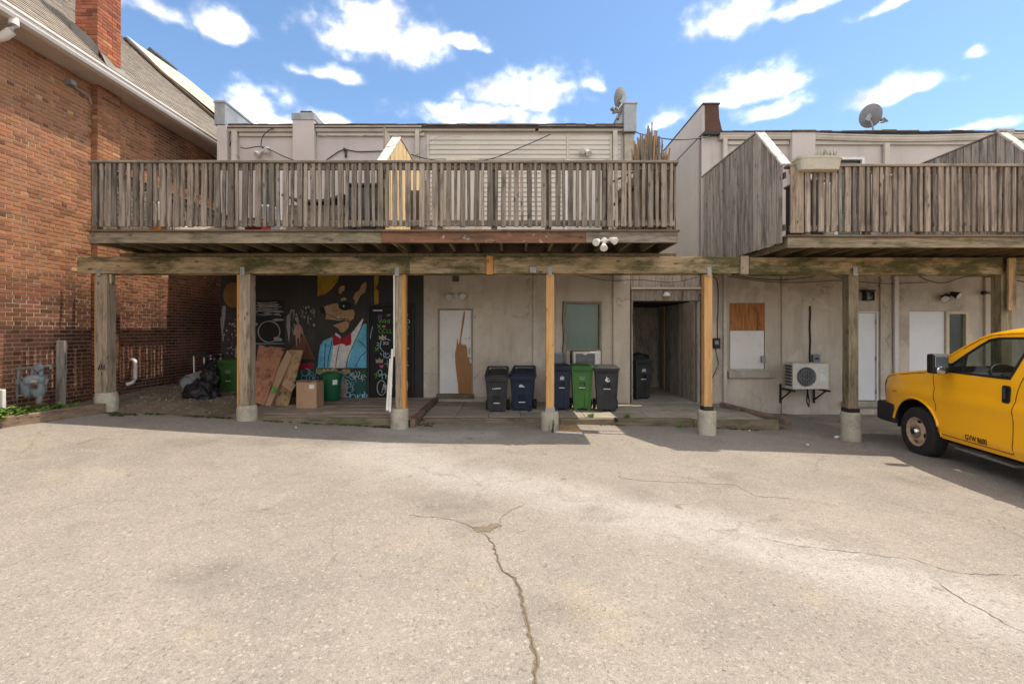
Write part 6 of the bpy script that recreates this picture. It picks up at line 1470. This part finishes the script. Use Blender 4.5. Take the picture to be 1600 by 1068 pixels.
# bundle of old reed fencing at the end of the left balcony
rd = thing('reed_bundle', 'fan shaped bundle of old bamboo reeds standing at right end of left balcony', 'reed bundle', (2.25, 8.3, 3.28))
rn = random.Random(21)
for c_ in range(3):
    g = G()
    for k in range(48):
        u = rn.random(); bx_, by_ = 2.10+.36*u, 7.75+rn.uniform(-.1,.3); tx = bx_+(u-.45)*.22+rn.uniform(-.03,.03); tz = 5.0-.28*abs(u-.42)*2+rn.uniform(-.30,.08)
        g.tube([(bx_,by_,3.29), ((bx_+tx)/2+rn.uniform(-.015,.015),by_,4.2), (tx,by_+rn.uniform(-.06,.06),tz)], rn.uniform(.009,.017), 5)
    part('reeds', g, MT['weathered_v' if c_ else 'panel_tan'], rd)
sc2 = thing('slatted_screen', 'brown slatted screen leaning behind the reed bundle', 'screen', (2.1, 9.6, 3.28))
for k in range(8):
    y_ = 8.9+k*.2; zt = 4.9-.05*k+.0; g = G(); g.box(2.30, 2.33, y_, y_+.13, 3.29, 4.62+.02*k); part('slat', g, MT['deckboard_x'], sc2)
g = G(); g.bar((2.27,8.9,4.4), (2.27,10.5,4.5), .04, .06); g.bar((2.0,10.5,4.9), (2.5,9.2,4.85), .03, .03); part('rail', g, MT['black_iron'], sc2)
# window box with grass on the right railing
wbx = thing('planter_box', 'long beige plastic planter with grass on the right balcony railing', 'planter', (X(1270, 7.42), 7.42, 4.27))
px0, px1, Yq = 1236, 1305, 7.42; n = 28; g = G(); rings_ = []
for (k, z_) in ((.80,4.165),(.86,4.17),(.955,4.33),(1.0,4.335),(1.0,4.375),(.95,4.375),(.9,4.33)):
    cx, hw, hd = (X(px0,Yq)+X(px1,Yq))/2, (X(px1,Yq)-X(px0,Yq))/2, .125
    for q in range(n):
        a = 2*math.pi*q/n; ca, sa = math.cos(a), math.sin(a); e = .35
        g.v.append((cx+hw*k*math.copysign(abs(ca)**e, ca), Yq-.09+hd*k*math.copysign(abs(sa)**e, sa), z_))
for i in range(6):
    for q in range(n): g.f.append((i*n+q, i*n+(q+1) % n, (i+1)*n+(q+1) % n, (i+1)*n+q)); g.m.append(0)
g.f += [tuple(range(n-1, -1, -1)), tuple(range(6*n, 7*n))]; g.m += [0, 0]
part('trough', g, MT['planter'], wbx, smooth=True)
def blades(g, c, rx, ry, n, h, lean, w=.006, rn=random):
    for _ in range(n):
        x, y = c[0]+rn.uniform(-rx, rx), c[1]+rn.uniform(-ry, ry); a = rn.uniform(0, 6.28); hh = h*rn.uniform(.5, 1.1); l = lean*rn.uniform(.2, 1)*hh
        dx, dy = math.cos(a), math.sin(a); px, py = -dy*w, dx*w; z = c[2]
        m1 = (x+dx*l*.35, y+dy*l*.35, z+hh*.6); t = (x+dx*l, y+dy*l, z+hh*.95)
        g.add([(x-px,y-py,z),(x+px,y+py,z),(m1[0]+px*.8,m1[1]+py*.8,m1[2]),(m1[0]-px*.8,m1[1]-py*.8,m1[2]),t], [(0,1,2,3),(3,2,4)])
g = G(); blades(g, (X(1283,Yq),Yq-.09,4.33), .14, .07, 110, .17, .5, .004, rn); part('grass', g, MT['grass_dry'], wbx, norm=False)
bx2 = box_thing('dark_cabinet', 'dark cabinet behind the right balcony corner under the planter', 'cabinet', 1252, 1286, 3.197, 283, 8.6, .5, 'dark_room', .01, 'weathered_x')
box_thing('beige_cupboard', 'beige cupboard behind the right balcony railing', 'cupboard', 1288, 1302, 3.197, 285, 8.9, .5, 'planter', .02)
# ------------------------------------------------------------------ weeds, moss, litter
def leafy(g, c, r, n, s, rn):
    for _ in range(n):
        a = rn.uniform(0, 6.28); d = r*math.sqrt(rn.random()); x, y = c[0]+d*math.cos(a), c[1]+d*math.sin(a)*.8
        z = c[2]+rn.uniform(.0, .8)*s*3*(1-d/r*.7); a2 = rn.uniform(0, 6.28); tl = rn.uniform(.1, .9); w = s*rn.uniform(.35, .55); l = s*rn.uniform(.8, 1.4)
        dx, dy, dz = math.cos(a2)*math.cos(tl), math.sin(a2)*math.cos(tl), math.sin(tl)*.7; px, py = -math.sin(a2)*w, math.cos(a2)*w
        p = Vector((x, y, z)); d_ = Vector((dx, dy, dz))*l; s_ = Vector((px, py, rn.uniform(-.3, .3)*w))
        g.add([p, p+d_*.45+s_, p+d_, p+d_*.45-s_], [(0,1,2,3)])
rn = random.Random(33)
wd = thing('weed_patch', 'leafy green weeds growing in the bed under the gas meter', 'weeds', (-7.4, 7.1, .4)); wd['kind'] = 'stuff'
for m_ in ('leaf', 'grass_dry'):
    g = G()
    for x, y, r, n in ((-7.50,6.85,.20,260),(-7.45,7.05,.2,240),(-7.42,6.6,.25,220),(-7.40,7.25,.16,150),(-7.38,7.42,.13,90),(-7.3,7.62,.12,50),(-7.45,7.0,.25,160),(-7.25,7.85,.1,26)):
        leafy(g, (x, y, gz(x, y)+.10), r, n if m_ == 'leaf' else n//6, (.068 if m_ == 'leaf' else .045), rn)
    if m_ == 'grass_dry': blades(g, (-7.36,7.3,gz(-7.4,7.3)+.1), .12, .7, 160, .12, .9, .004, rn)
    part('foliage', g, MT[m_], wd, norm=False, kind='stuff')
ms = G(); rn = random.Random(5)
def mosspatch(x0, x1, y0, y1, n, zoff=0):
    for _ in range(n):
        x, y = rn.uniform(x0, x1), rn.uniform(y0, y1); z = gz(x, y)+zoff; blades(ms, (x, y, z), .02, .015, 8, rn.uniform(.012, .035), 1.2, .006, rn)
mosspatch(-6.4, -4.9, 8.18, 8.30, 150); mosspatch(-4.4, -2.2, 8.2, 8.28, 90); mosspatch(-2.4, -2.05, 8.18, 8.27, 60); mosspatch(-1.68, -1.4, 8.4, 8.7, 30); mosspatch(1.6, 2.1, 8.8, 8.86, 22); mosspatch(3.7, 4.6, 8.78, 8.85, 40); mosspatch(-6.75, -6.55, 7.92, 8.0, 40); mosspatch(-7.0, -6.4, 8.05, 8.15, 50)
link('moss', ms.mesh('moss', MT['moss'], norm=False), kind='stuff')
def tuft(label, x, y, z, n, h, m='leaf', r=.05):
    t = thing('weed', label, 'weed', (x, y, z), group='small weeds'); g = G(); blades(g, (x, y, z), r, r*.6, n, h, .9, .006, rn); part('blades', g, MT[m], t, norm=False)
    if m == 'moss': return
    g = G(); leafy(g, (x, y, z), r*1.2, n, h*.3, rn); part('leaves', g, MT[m], t, norm=False)
tuft('tall thin weed growing against the footing of the yellow post by the bins', X(861,8.1), 8.03, gz(.65,8.03), 12, .30, 'moss', .08)
tuft('small green weed between the green bin and black bin', X(922,9.1), 9.0, .07, 26, .10)
tuft('small green weed at the walkway edge right of the black bin', X(981,8.9), 8.97, .06, 26, .11)
tuft('small weed in front of the walkway edging near the passage', X(1062,8.8), 8.80, gz(3.1,8.8), 22, .08)
tuft('small weed on the pavers below the outdoor air conditioner', X(1268,9.15), 9.12, -.235, 16, .08)
# litter, gravel and leaves
g = G(); rn = random.Random(77)
def chip(x, y, z, s):
    a = rn.uniform(0, 6.28); p = [Vector((math.cos(a+k*1.5708)*s*rn.uniform(.5, 1), math.sin(a+k*1.5708)*s*rn.uniform(.5, 1), rn.uniform(0, s*.4))) for k in range(4)]
    g.add([(x+q.x, y+q.y, z+.004+q.z) for q in p]+[(x, y, z+s*.6)], [(0,1,4),(1,2,4),(2,3,4),(3,0,4)])
for _ in range(900):
    x, y = rn.uniform(-7.6, -5.3), rn.uniform(8.4, 11.5); e = sm(-5.05, -5.8, x); zz = gz(x, y)+(.10+.05*sm(8.2, 10.5, y))*e*(sm(8.25, 8.9, y) if x > -7.0 else 1)+.05*noise.noise(Vector((x*2.3, y*2.3, 5)))*e+.02*noise.noise(Vector((x*9, y*9, 5)))*e; chip(x, y, zz-.004, rn.uniform(.012, .05))
for _ in range(500):
    x = rn.uniform(-5, 5); y = 8.25-abs(rn.gauss(0, .12)) if x < -1.8 else 8.84-abs(rn.gauss(0, .12)); chip(x, y, gz(x, y), rn.uniform(.006, .02))
for _ in range(260):
    x, y = rn.uniform(-1.66, -.9), rn.uniform(8.3, 8.85); chip(x, y, gz(x, y), rn.uniform(.006, .022))
link('litter', g.mesh('litter', MT['litter'], norm=False), kind='stuff')
g = G()
for _ in range(1500):
    y = rn.uniform(1.9, 7.5); x = rn.uniform(-1.08, 1.08)*y; chip(x, y, gz(x, y)-.003, rn.uniform(.003, .008) if rn.random() < .96 else rn.uniform(.008, .014))
link('gravel', g.mesh('gravel', MT['gravel'], norm=False), kind='stuff')
mt_ = thing('door_mat', 'tan coir patch of boards lying beside the footing of the yellow post', 'mat', (X(885,8.45), 8.4, .0)); g = G(); x0, x1 = X(872,8.4), X(904,8.4)
g.box(x0, x1, 8.12, 8.72, gz(1,8.4)-.02, gz(1,8.4)+.014); part('mat', g, MT['panel_tan'], mt_); g = G(); g.bar((X(866,8.05),8.05,gz(.8,8.05)+.012), (X(910,8.0),8.0,gz(1.2,8.05)+.012), .03, .024); part('batten', g, MT['white_peel'], mt_)
def scrap(label, px, py, s, m='paper'):
    p = gp(px, py); o = blob('paper_scrap', (p.x, p.y, p.z+s*.4), (s, s*.7, s*.5), px, m, None, 2, .5); tag(o, label, 'litter', 'litter scraps')
scrap('small white scrap of paper on the asphalt left of the van', 1308, 684, .05); scrap('tiny white scrap near the walkway corner', 1171, 673, .025); scrap('white scrap on the asphalt under the mossy post', 1262, 695, .025); scrap('small white scrap in front of the cardboard box', 462, 668, .02)
dpipe = thing('drain_pipe', 'small black drain opening in the timber edging right of the black bin', 'drain', (X(963,8.85), 8.86, .0)); g = G(); g.cyl((X(963,8.84),8.84,Z(656,8.84)), (X(963,8.84),8.92,Z(656,8.84)), .04, n=14); part('pipe', g, MT['cable'], dpipe)
# ------------------------------------------------------------------ yellow van, nose in under the right balcony (local: +x forward, +y left, z up; origin under the front axle)
HEAD = R(8); vdir = Vector((math.sin(HEAD), math.cos(HEAD), 0)); vleft = Vector((-vdir.y, vdir.x, 0))
vroot = Vector((6.33, 7.44, 0))-vleft*.985; vroot.z = -.262
van = thing('parked_van', 'yellow cargo van parked nose in under the right balcony with black bumper', 'van', vroot, math.atan2(vdir.y, vdir.x))
pitch_v = 0
HW = [(.30,.93),(.42,.955),(.50,.985),(.56,.992),(.60,.985),(.80,.985),(.90,.990),(.97,1.008),(1.02,1.006),(1.10,.980),(1.28,.975),(1.36,.965),(1.60,.905),(1.86,.84),(1.93,.81),(1.975,.77),(2.1,.7)]
def hw(x, z):
    w = lerp_tab(HW, z)
    if x > .25: w -= .14*((x-.25)/.70)**2.6
    if x < -4.3: w -= .05*((-4.3-x)/.5)**2
    if x > -.3: w -= .03*sm(1.12, 1.34, z)*sm(-.3, 0, x)
    return w
RW = .387
arch = lambda xc, r, a0, a1, n=14: [(xc+r*math.cos(R(a0+(a1-a0)*k/n)), RW+r*math.sin(R(a0+(a1-a0)*k/n))) for k in range(n+1)]
top_line = [(.93,.62),(.955,.74),(.945,.94),(.925,1.08),(.87,1.16),(.77,1.215),(.58,1.255),(.30,1.295),(.05,1.335),(-.12,1.352),(-.20,1.37),(-.36,1.475),(-.56,1.60),(-.80,1.745),(-1.02,1.87),(-1.14,1.925),(-1.28,1.955),(-1.6,1.975),(-2.6,1.99),(-4.2,1.985),(-4.6,1.955),(-4.71,1.88),(-4.76,1.4),(-4.79,.9),(-4.78,.52)]
low = [(-4.70,.42),(-3.96,.41)]+arch(-3.43, .50, 178, 6)+[(-2.92,.40),(-.54,.40)]+arch(0, .515, 178, 14)+[(.56,.50),(.74,.52)]
outline = top_line+low
win = [(-.62,1.385),(-.70,1.50),(-.86,1.62),(-1.05,1.755),(-1.20,1.845),(-1.32,1.868),(-1.80,1.878),(-1.70,1.60),(-1.63,1.375)]
def inside(p, poly):
    x, y = p; c = False; n = len(poly)
    for i in range(n):
        x0, y0 = poly[i]; x1, y1 = poly[(i+1) % n]
        if (y0 > y) != (y1 > y) and x < (x1-x0)*(y-y0)/(y1-y0)+x0: c = not c
    return c
def dens(poly, s):
    out = []
    for i in range(len(poly)):
        a, b = Vector(poly[i]), Vector(poly[(i+1) % len(poly)]); n = max(1, int((b-a).length/s))
        for k in range(n): out.append(tuple(a.lerp(b, k/n)))
    return out
def cdt(loops, extra):
    V = []; E = []
    for lp_ in loops:
        n0 = len(V); V += [Vector(p) for p in lp_]; E += [(n0+i, n0+(i+1) % len(lp_)) for i in range(len(lp_))]
    V += [Vector(p) for p in extra]
    r_ = delaunay_2d_cdt(V, E, [], 0, 1e-6); return r_[0], r_[2]
oD = dens(outline, .10); wD = dens(win, .10)
extra = [(-4.7+.09*i, .33+.055*j) for i in range(64) for j in range(31)]
def dmin(p, poly): return min((Vector(p)-Vector(q)).length for q in poly)
extra = [p for p in extra if inside(p, outline) and not inside(p, win) and dmin(p, oD) > .035 and dmin(p, wD) > .035]
V_, F_ = cdt([oD, wD], extra)
tris = [f for f in F_ if inside((sum(V_[i].x for i in f)/3, sum(V_[i].y for i in f)/3), outline) and not inside((sum(V_[i].x for i in f)/3, sum(V_[i].y for i in f)/3), win)]
g = G()
for s in (1, -1): g.add([(v.x, s*hw(v.x, v.y), v.y) for v in V_], [tuple(f) for f in tris])
# hood, windscreen, roof and rear as one strip between the two sides
tl = []
for i in range(len(top_line)-1):
    a, b = Vector(top_line[i]), Vector(top_line[i+1]); n = max(1, int((b-a).length/.10)); tl += [a.lerp(b, k/n) for k in range(n)]
tl.append(Vector(top_line[-1])); mcr = 16; strip = []
for i, p in enumerate(tl):
    d = (tl[min(i+1, len(tl)-1)]-tl[max(i-1, 0)]).normalized(); nrm = Vector((d.y, -d.x)); nrm = -nrm if nrm.dot(p-Vector((-1.8, .9))) < 0 else nrm
    w = hw(p.x, p.y); cr = .055 if p.x > -.15 else (.075 if p.x > -1.2 else .07)
    if p.x > .78: cr = .10
    if p.x < -4.6: cr = .03
    row = []
    for k in range(mcr+1):
        u = -1+2*k/mcr; q = p+nrm*cr*(1-abs(u)**2.6); row.append((q.x, u*w, q.y))
    strip.append(row)
nv = len(g.v); wn = mcr+1
for row in strip: g.v += row
glassfaces = []
for i in range(len(strip)-1):
    xm = (tl[i].x+tl[i+1].x)/2
    for k in range(mcr):
        f = (nv+i*wn+k, nv+i*wn+k+1, nv+(i+1)*wn+k+1, nv+(i+1)*wn+k)
        if -1.06 < xm < -.19 and 1 <= k < mcr-1: glassfaces.append(f)
        else: g.f.append(list(f)); g.m.append(0)
gv = list(g.v)
me = g.mesh('body', [MT['van_yellow']], norm=True)
bm = bmesh.new(); bm.from_mesh(me); bmesh.ops.remove_doubles(bm, verts=bm.verts, dist=.0015); bmesh.ops.recalc_face_normals(bm, faces=bm.faces); bm.to_mesh(me); bm.free()
for p in me.polygons: p.use_smooth = True
try: me.set_sharp_from_angle(angle=R(32))
except Exception: pass
body = link('body', me, van, local=True)
gg = G(); gg.v = gv; gg.f = [list(f) for f in glassfaces]; gg.m = [0]*len(glassfaces)
vm = gg.mesh('windscreen', MT['van_glass'])
bm = bmesh.new(); bm.from_mesh(vm); bmesh.ops.delete(bm, geom=[v for v in bm.verts if not v.link_faces], context='VERTS'); bm.to_mesh(vm); bm.free()
for p in vm.polygons: p.use_smooth = True
link('windscreen', vm, van, local=True)
def vp(name, g, m, parent=van, **k): return part(name, g, MT[m], parent, local=True, **k)
for s in (1, -1):
    # door glass and its black surround
    Vw, Fw = cdt([wD], []); g = G(); g.add([(v.x, s*(hw(v.x, v.y)-.012), v.y) for v in Vw], [tuple(f) for f in Fw if inside((sum(Vw[i].x for i in f)/3, sum(Vw[i].y for i in f)/3), win)]); wdw = vp('door_window', g, 'van_glass')
    P = [Vector((x, s*(hw(x, z)+.002), z)) for x, z in wD]; P.append(P[0]); g = G(); g.tube(P, .016, 6); vp('window_seal', g, 'van_black', wdw, smooth=True)
    g = G(); q = [(-.22,1.365),(-.62,1.372),(-.71,1.505),(-.60,1.50),(-.42,1.44)]; g.prism(q, lambda u, v, d: (u, s*(hw(u, v)+d), v), .003, .008); vp('sail_panel', g, 'van_black')
    g = G(); g.bar((-.90, s*(hw(-.9,1.4)-.0), 1.385), (-.885, s*(hw(-.88,1.62)-.0), 1.63), .02, .022); vp('window_divider', g, 'van_black', wdw)
    # seams of the front door and drip rail
    for pts in ([(-.36,1.36),(-.385,1.2),(-.42,1.0),(-.44,.85),(-.44,.78)], [(-.54,.465),(-1.0,.462),(-1.68,.458)], [(-1.69,.46),(-1.70,.8),(-1.705,1.0),(-1.74,1.2),(-1.80,1.4),(-1.90,1.7),(-1.95,1.9)]):
        D = []
        for a, b in zip(pts, pts[1:]):
            for k in range(4): D.append((a[0]+(b[0]-a[0])*k/4, a[1]+(b[1]-a[1])*k/4))
        D.append(pts[-1]); g = G(); g.tube([(x, s*(hw(x, z)+.0005), z) for x, z in D], .0055, 6); vp('door_seam', g, 'seam')
    g = G(); g.tube([(x, s*(hw(x, z)+.012), z-.0) for x, z in ((-.5,1.545),(-.8,1.725),(-1.02,1.85),(-1.2,1.915),(-1.5,1.94),(-2.6,1.95),(-4.3,1.95))], .011, 6); vp('drip_rail', g, 'van_yellow', smooth=True)
    g = G(); g.tube([(x, s*(hw(x, z)+.004), z-.022) for x, z in ((-.8,1.735),(-1.02,1.86),(-1.2,1.925),(-1.5,1.95),(-2.6,1.96))], .006, 6); vp('roof_seam', g, 'seam')
    g = G(); g.tube([(x, s*(hw(x, z)+.001), z) for x, z in ((.90,1.10),(.80,1.165),(.6,1.215),(.3,1.262),(.05,1.30),(-.15,1.325),(-.30,1.345))], .0055, 6); vp('hood_seam', g, 'seam')
    g = G(); g.box(.40, .50, min(s*(hw(.45,.95)-.004), s*(hw(.45,.95)+.006)), max(s*(hw(.45,.95)-.004), s*(hw(.45,.95)+.006)), .955, .975); vp('side_marker', g, 'amber')
    # door handle
    g = G(); g.prism([(-1.56,1.075),(-1.545,1.10),(-1.545,1.27),(-1.565,1.29),(-1.65,1.285),(-1.665,1.26),(-1.66,1.09),(-1.64,1.07)], lambda u, v, d: (u, s*(hw(u, v)+d), v), .002, .014); dh = vp('door_handle', g, 'van_black', bevel=.004)
    g = G(); g.bar((-1.60, s*(hw(-1.6,1.2)+.03), 1.12), (-1.60, s*(hw(-1.6,1.2)+.03), 1.26), .035, .025); vp('grip', g, 'bumper', dh, bevel=.006)
    # door mirror: black housing outboard of the sail panel, glass to the rear
    my = s*1.17; g = G(); g.box(-.82, -.68, my-.105, my+.105, 1.36, 1.64); mr = vp('door_mirror', g, 'van_black', bevel=.035, seg=3)
    g = G(); g.box(-.828, -.8215, my-.08, my+.08, 1.45, 1.61); vp('mirror_glass', g, 'mirror_glass', mr, bevel=.003); g = G(); g.lathe([(.06,0),(.05,-.012),(.02,-.018)], (-.822, my-.0, 1.41), 16, ax='x'); vp('wide_glass', g, 'mirror_glass', mr, smooth=True)
    g = G(); g.bar((-.72, s*.93, 1.43), (-.74, my, 1.43), .08, .06); g.bar((-.70, s*.92, 1.40), (-.72, my, 1.40), .05, .05); vp('mirror_arm', g, 'van_black', mr)
    # wheel arch lip and dark liner
    g = G(); g.tube([(x, s*(hw(x, z)+.004), z) for x, z in arch(0, .525, 176, 14, 20)], .018, 8); vp('arch_lip', g, 'van_yellow', smooth=True)
    for xc in (0, -3.43):
        g = G(); ap = arch(xc, .51, 182, -2, 16); n = len(ap); g.add([(x, s*.93, z) for x, z in ap]+[(x, s*.45, z) for x, z in ap]+[(xc, s*.45, RW)], [(k, k+1, n+k+1, n+k) for k in range(n-1)]+[(n+k, n+k+1, 2*n) for k in range(n-1)]); vp('wheel_well', g, 'van_black')
    # lettering on the sill
    vs, fs = text_geo('GVW 8600', .105, .0022); wv = max(v[0] for v in vs)
    g = G(); x0 = -.98; sg = -1 if s > 0 else 1
    g.add([((x0+sg*(v[0]*.72)) if s > 0 else (x0-.36+v[0]*.72), s*(hw(x0, .50+v[1])+.0035), .485+v[1]) for v in vs], fs); vp('sill_lettering', g, 'van_black', norm=False)
    # lamps
    g = G(); q = [(.82,.98),(.85,1.12),(.90,1.10),(.925,1.05),(.945,.88),(.86,.88)]; g.prism(q, lambda u, v, d: (u, s*(hw(u, v)+d), v), -.01, .006); hl = vp('headlamp', g, 'van_black', bevel=.003)
    g = G(); q = [(.86,.76),(.86,.87),(.945,.87),(.95,.76)]; g.prism(q, lambda u, v, d: (u, s*(hw(u, v)+d), v), -.01, .008); vp('indicator', g, 'amber', hl)
    g = G(); g.box(.96, .985, min(s*.50, s*.80), max(s*.50, s*.80), .86, 1.03); vp('headlamp', g, 'lamp_glass', bevel=.01)
    # wheels
    for xc in (0, -3.43):
        c = (xc, s*.86, RW); w_ = .118
        pr = [(.215,-w_*.7),(.225,-w_*.96),(.30,-w_*1.0),(.355,-w_*.92),(.378,-w_*.7),(.387,-w_*.45),(.387,w_*.45),(.378,w_*.7),(.355,w_*.92),(.30,w_*1.0),(.225,w_*.96),(.215,w_*.7)]
        g = G(); g.lathe(pr, c, 48, ax='y', cap=False); wl = vp('wheel', g, 'rubber', smooth=True)
        g = G()
        for k in range(40):
            a = 2*math.pi*k/40
            for off in (-.07, -.025, .02, .065): a2 = a+(.03 if off in (-.025, .065) else 0); g.bar((c[0]+.386*math.cos(a2), c[1]+off-.017, c[2]+.386*math.sin(a2)), (c[0]+.386*math.cos(a2+.03), c[1]+off+.017, c[2]+.386*math.sin(a2+.03)), .028, .008, up=(math.cos(a2),0,math.sin(a2)))
        vp('tread', g, 'rubber', wl)
        f = s   # outward
        g = G(); pr = [(.228,f*.105),(.222,f*.112),(.212,f*.108),(.200,f*.082),(.178,f*.072),(.150,f*.088),(.115,f*.10),(.095,f*.098),(.085,f*.09)]; g.lathe(pr, c, 40, ax='y', cap=False); vp('rim', g, 'tan_rim', wl, smooth=True)
        for k in range(0, 8, 2):
            g = G(); a = 2*math.pi*k/8+.2; nn = 12; vsl = []
            for j in range(nn): t_ = 2*math.pi*j/nn; rr = .165+.022*math.cos(t_); aa = a+.25*math.sin(t_); vsl.append((c[0]+rr*math.cos(aa), c[1]+f*(.0835-.0095*math.cos(t_)+.002), c[2]+rr*math.sin(aa)))
            g.add(vsl, [tuple(range(nn))]); vp('rim_slot', g, 'van_black', wl)
        g = G(); g.lathe([(.088,f*.085),(.085,f*.12),(.055,f*.145),(.05,f*.16),(.0,f*.163)], c, 24, ax='y', cap=False)
        for k in range(8): a = 2*math.pi*k/8; p_ = (c[0]+.075*math.cos(a), c[1]+f*.10, c[2]+.075*math.sin(a)); g.cyl(p_, (p_[0], c[1]+f*.135, p_[2]), .017, .013, 8)
        vp('hub_cap', g, 'chrome', wl, smooth=True)
        g = G(); g.cyl((c[0],c[1]+f*.1632,c[2]), (c[0],c[1]+f*.1645,c[2]), .04, n=20); vp('hub_badge', g, 'van_black', wl)
        vs, fs = text_geo('GMC', .034); wd_ = max(v[0] for v in vs); g = G(); g.add([(c[0]-f*(v[0]-wd_/2), c[1]+f*.1652, c[2]+v[1]-.011) for v in vs], fs); vp('badge_lettering', g, 'red_plastic', wl, norm=False)
# bumpers, grille, underside, cabin
plan = [(.50,.99),(.86,.985),(1.04,.94),(1.10,.82),(1.14,.5),(1.155,0),(1.14,-.5),(1.10,-.82),(1.04,-.94),(.86,-.985),(.50,-.99),(.50,-.90),(.80,-.80),(.86,0),(.80,.80),(.50,.90)]
g = G(); g.prism(plan, lambda u, v, d: (u, v, d), .42, .735); vp('front_bumper', g, 'bumper', bevel=.02)
g = G(); g.box(1.0, 1.06, -.5, .5, .76, 1.05)
vp('grille', g, 'van_black', bevel=.02)
g = G(); g.box(-4.92, -4.74, -.95, .95, .45, .66); vp('rear_bumper', g, 'bumper', bevel=.02)
g = G(); g.box(-4.6, .6, -.80, .80, .32, .42); g.bar((-.5,-.8,.30), (-2.9,-.8,.30), .06, .08); vp('underbody', g, 'van_black')
g = G(); g.bar((-.65,.84,.30), (-1.6,.84,.29), .10, .03); vp('side_step', g, 'pipe_grey')
g = G(); g.box(-2.15, -2.10, -.88, .88, .42, 1.9); vp('bulkhead', g, 'dark_room')
g = G(); g.prism([(-.25,1.0),(-.25,1.33),(-.45,1.36),(-.70,1.30),(-.80,1.22),(-.80,1.0)], lambda u, v, d: (u, d, v), -.86, .86); vp('dashboard', g, 'dark_room', bevel=.02)
for sy in (.48, -.48):
    g = G(); g.prism([(-1.25,.80),(-1.25,.96),(-1.70,.92),(-1.80,1.0),(-1.92,1.52),(-1.86,1.66),(-1.98,1.68),(-2.06,1.50),(-1.96,.86),(-1.8,.78)], lambda u, v, d: (u, d, v), sy-.25, sy+.25); st_ = vp('seat', g, 'ac_dark', bevel=.03, seg=2)
cs = Vector((-.98,.47,1.34)); ax_ = Vector((-.82,0,.57)); u_ = Vector((0,1,0)); v_ = ax_.cross(u_).normalized()
g = G(); g.tube([tuple(cs+(u_*math.cos(2*math.pi*k/28)+v_*math.sin(2*math.pi*k/28))*.195) for k in range(29)], .016, 8); g.cyl(cs, cs-ax_*.3, .04); g.bar(cs-u_*.19, cs+u_*.19, .05, .03); g.cyl(cs+ax_*.01, cs-ax_*.04, .07)
vp('steering_wheel', g, 'van_black', smooth=True)
g = G(); g.bar((-.25,.75,1.39), (-.45,.35,1.405), .02, .015); g.bar((-.25,-.1,1.42), (-.45,-.5,1.43), .02, .015); vp('wiper', g, 'van_black')
bpy.context.view_layer.update()
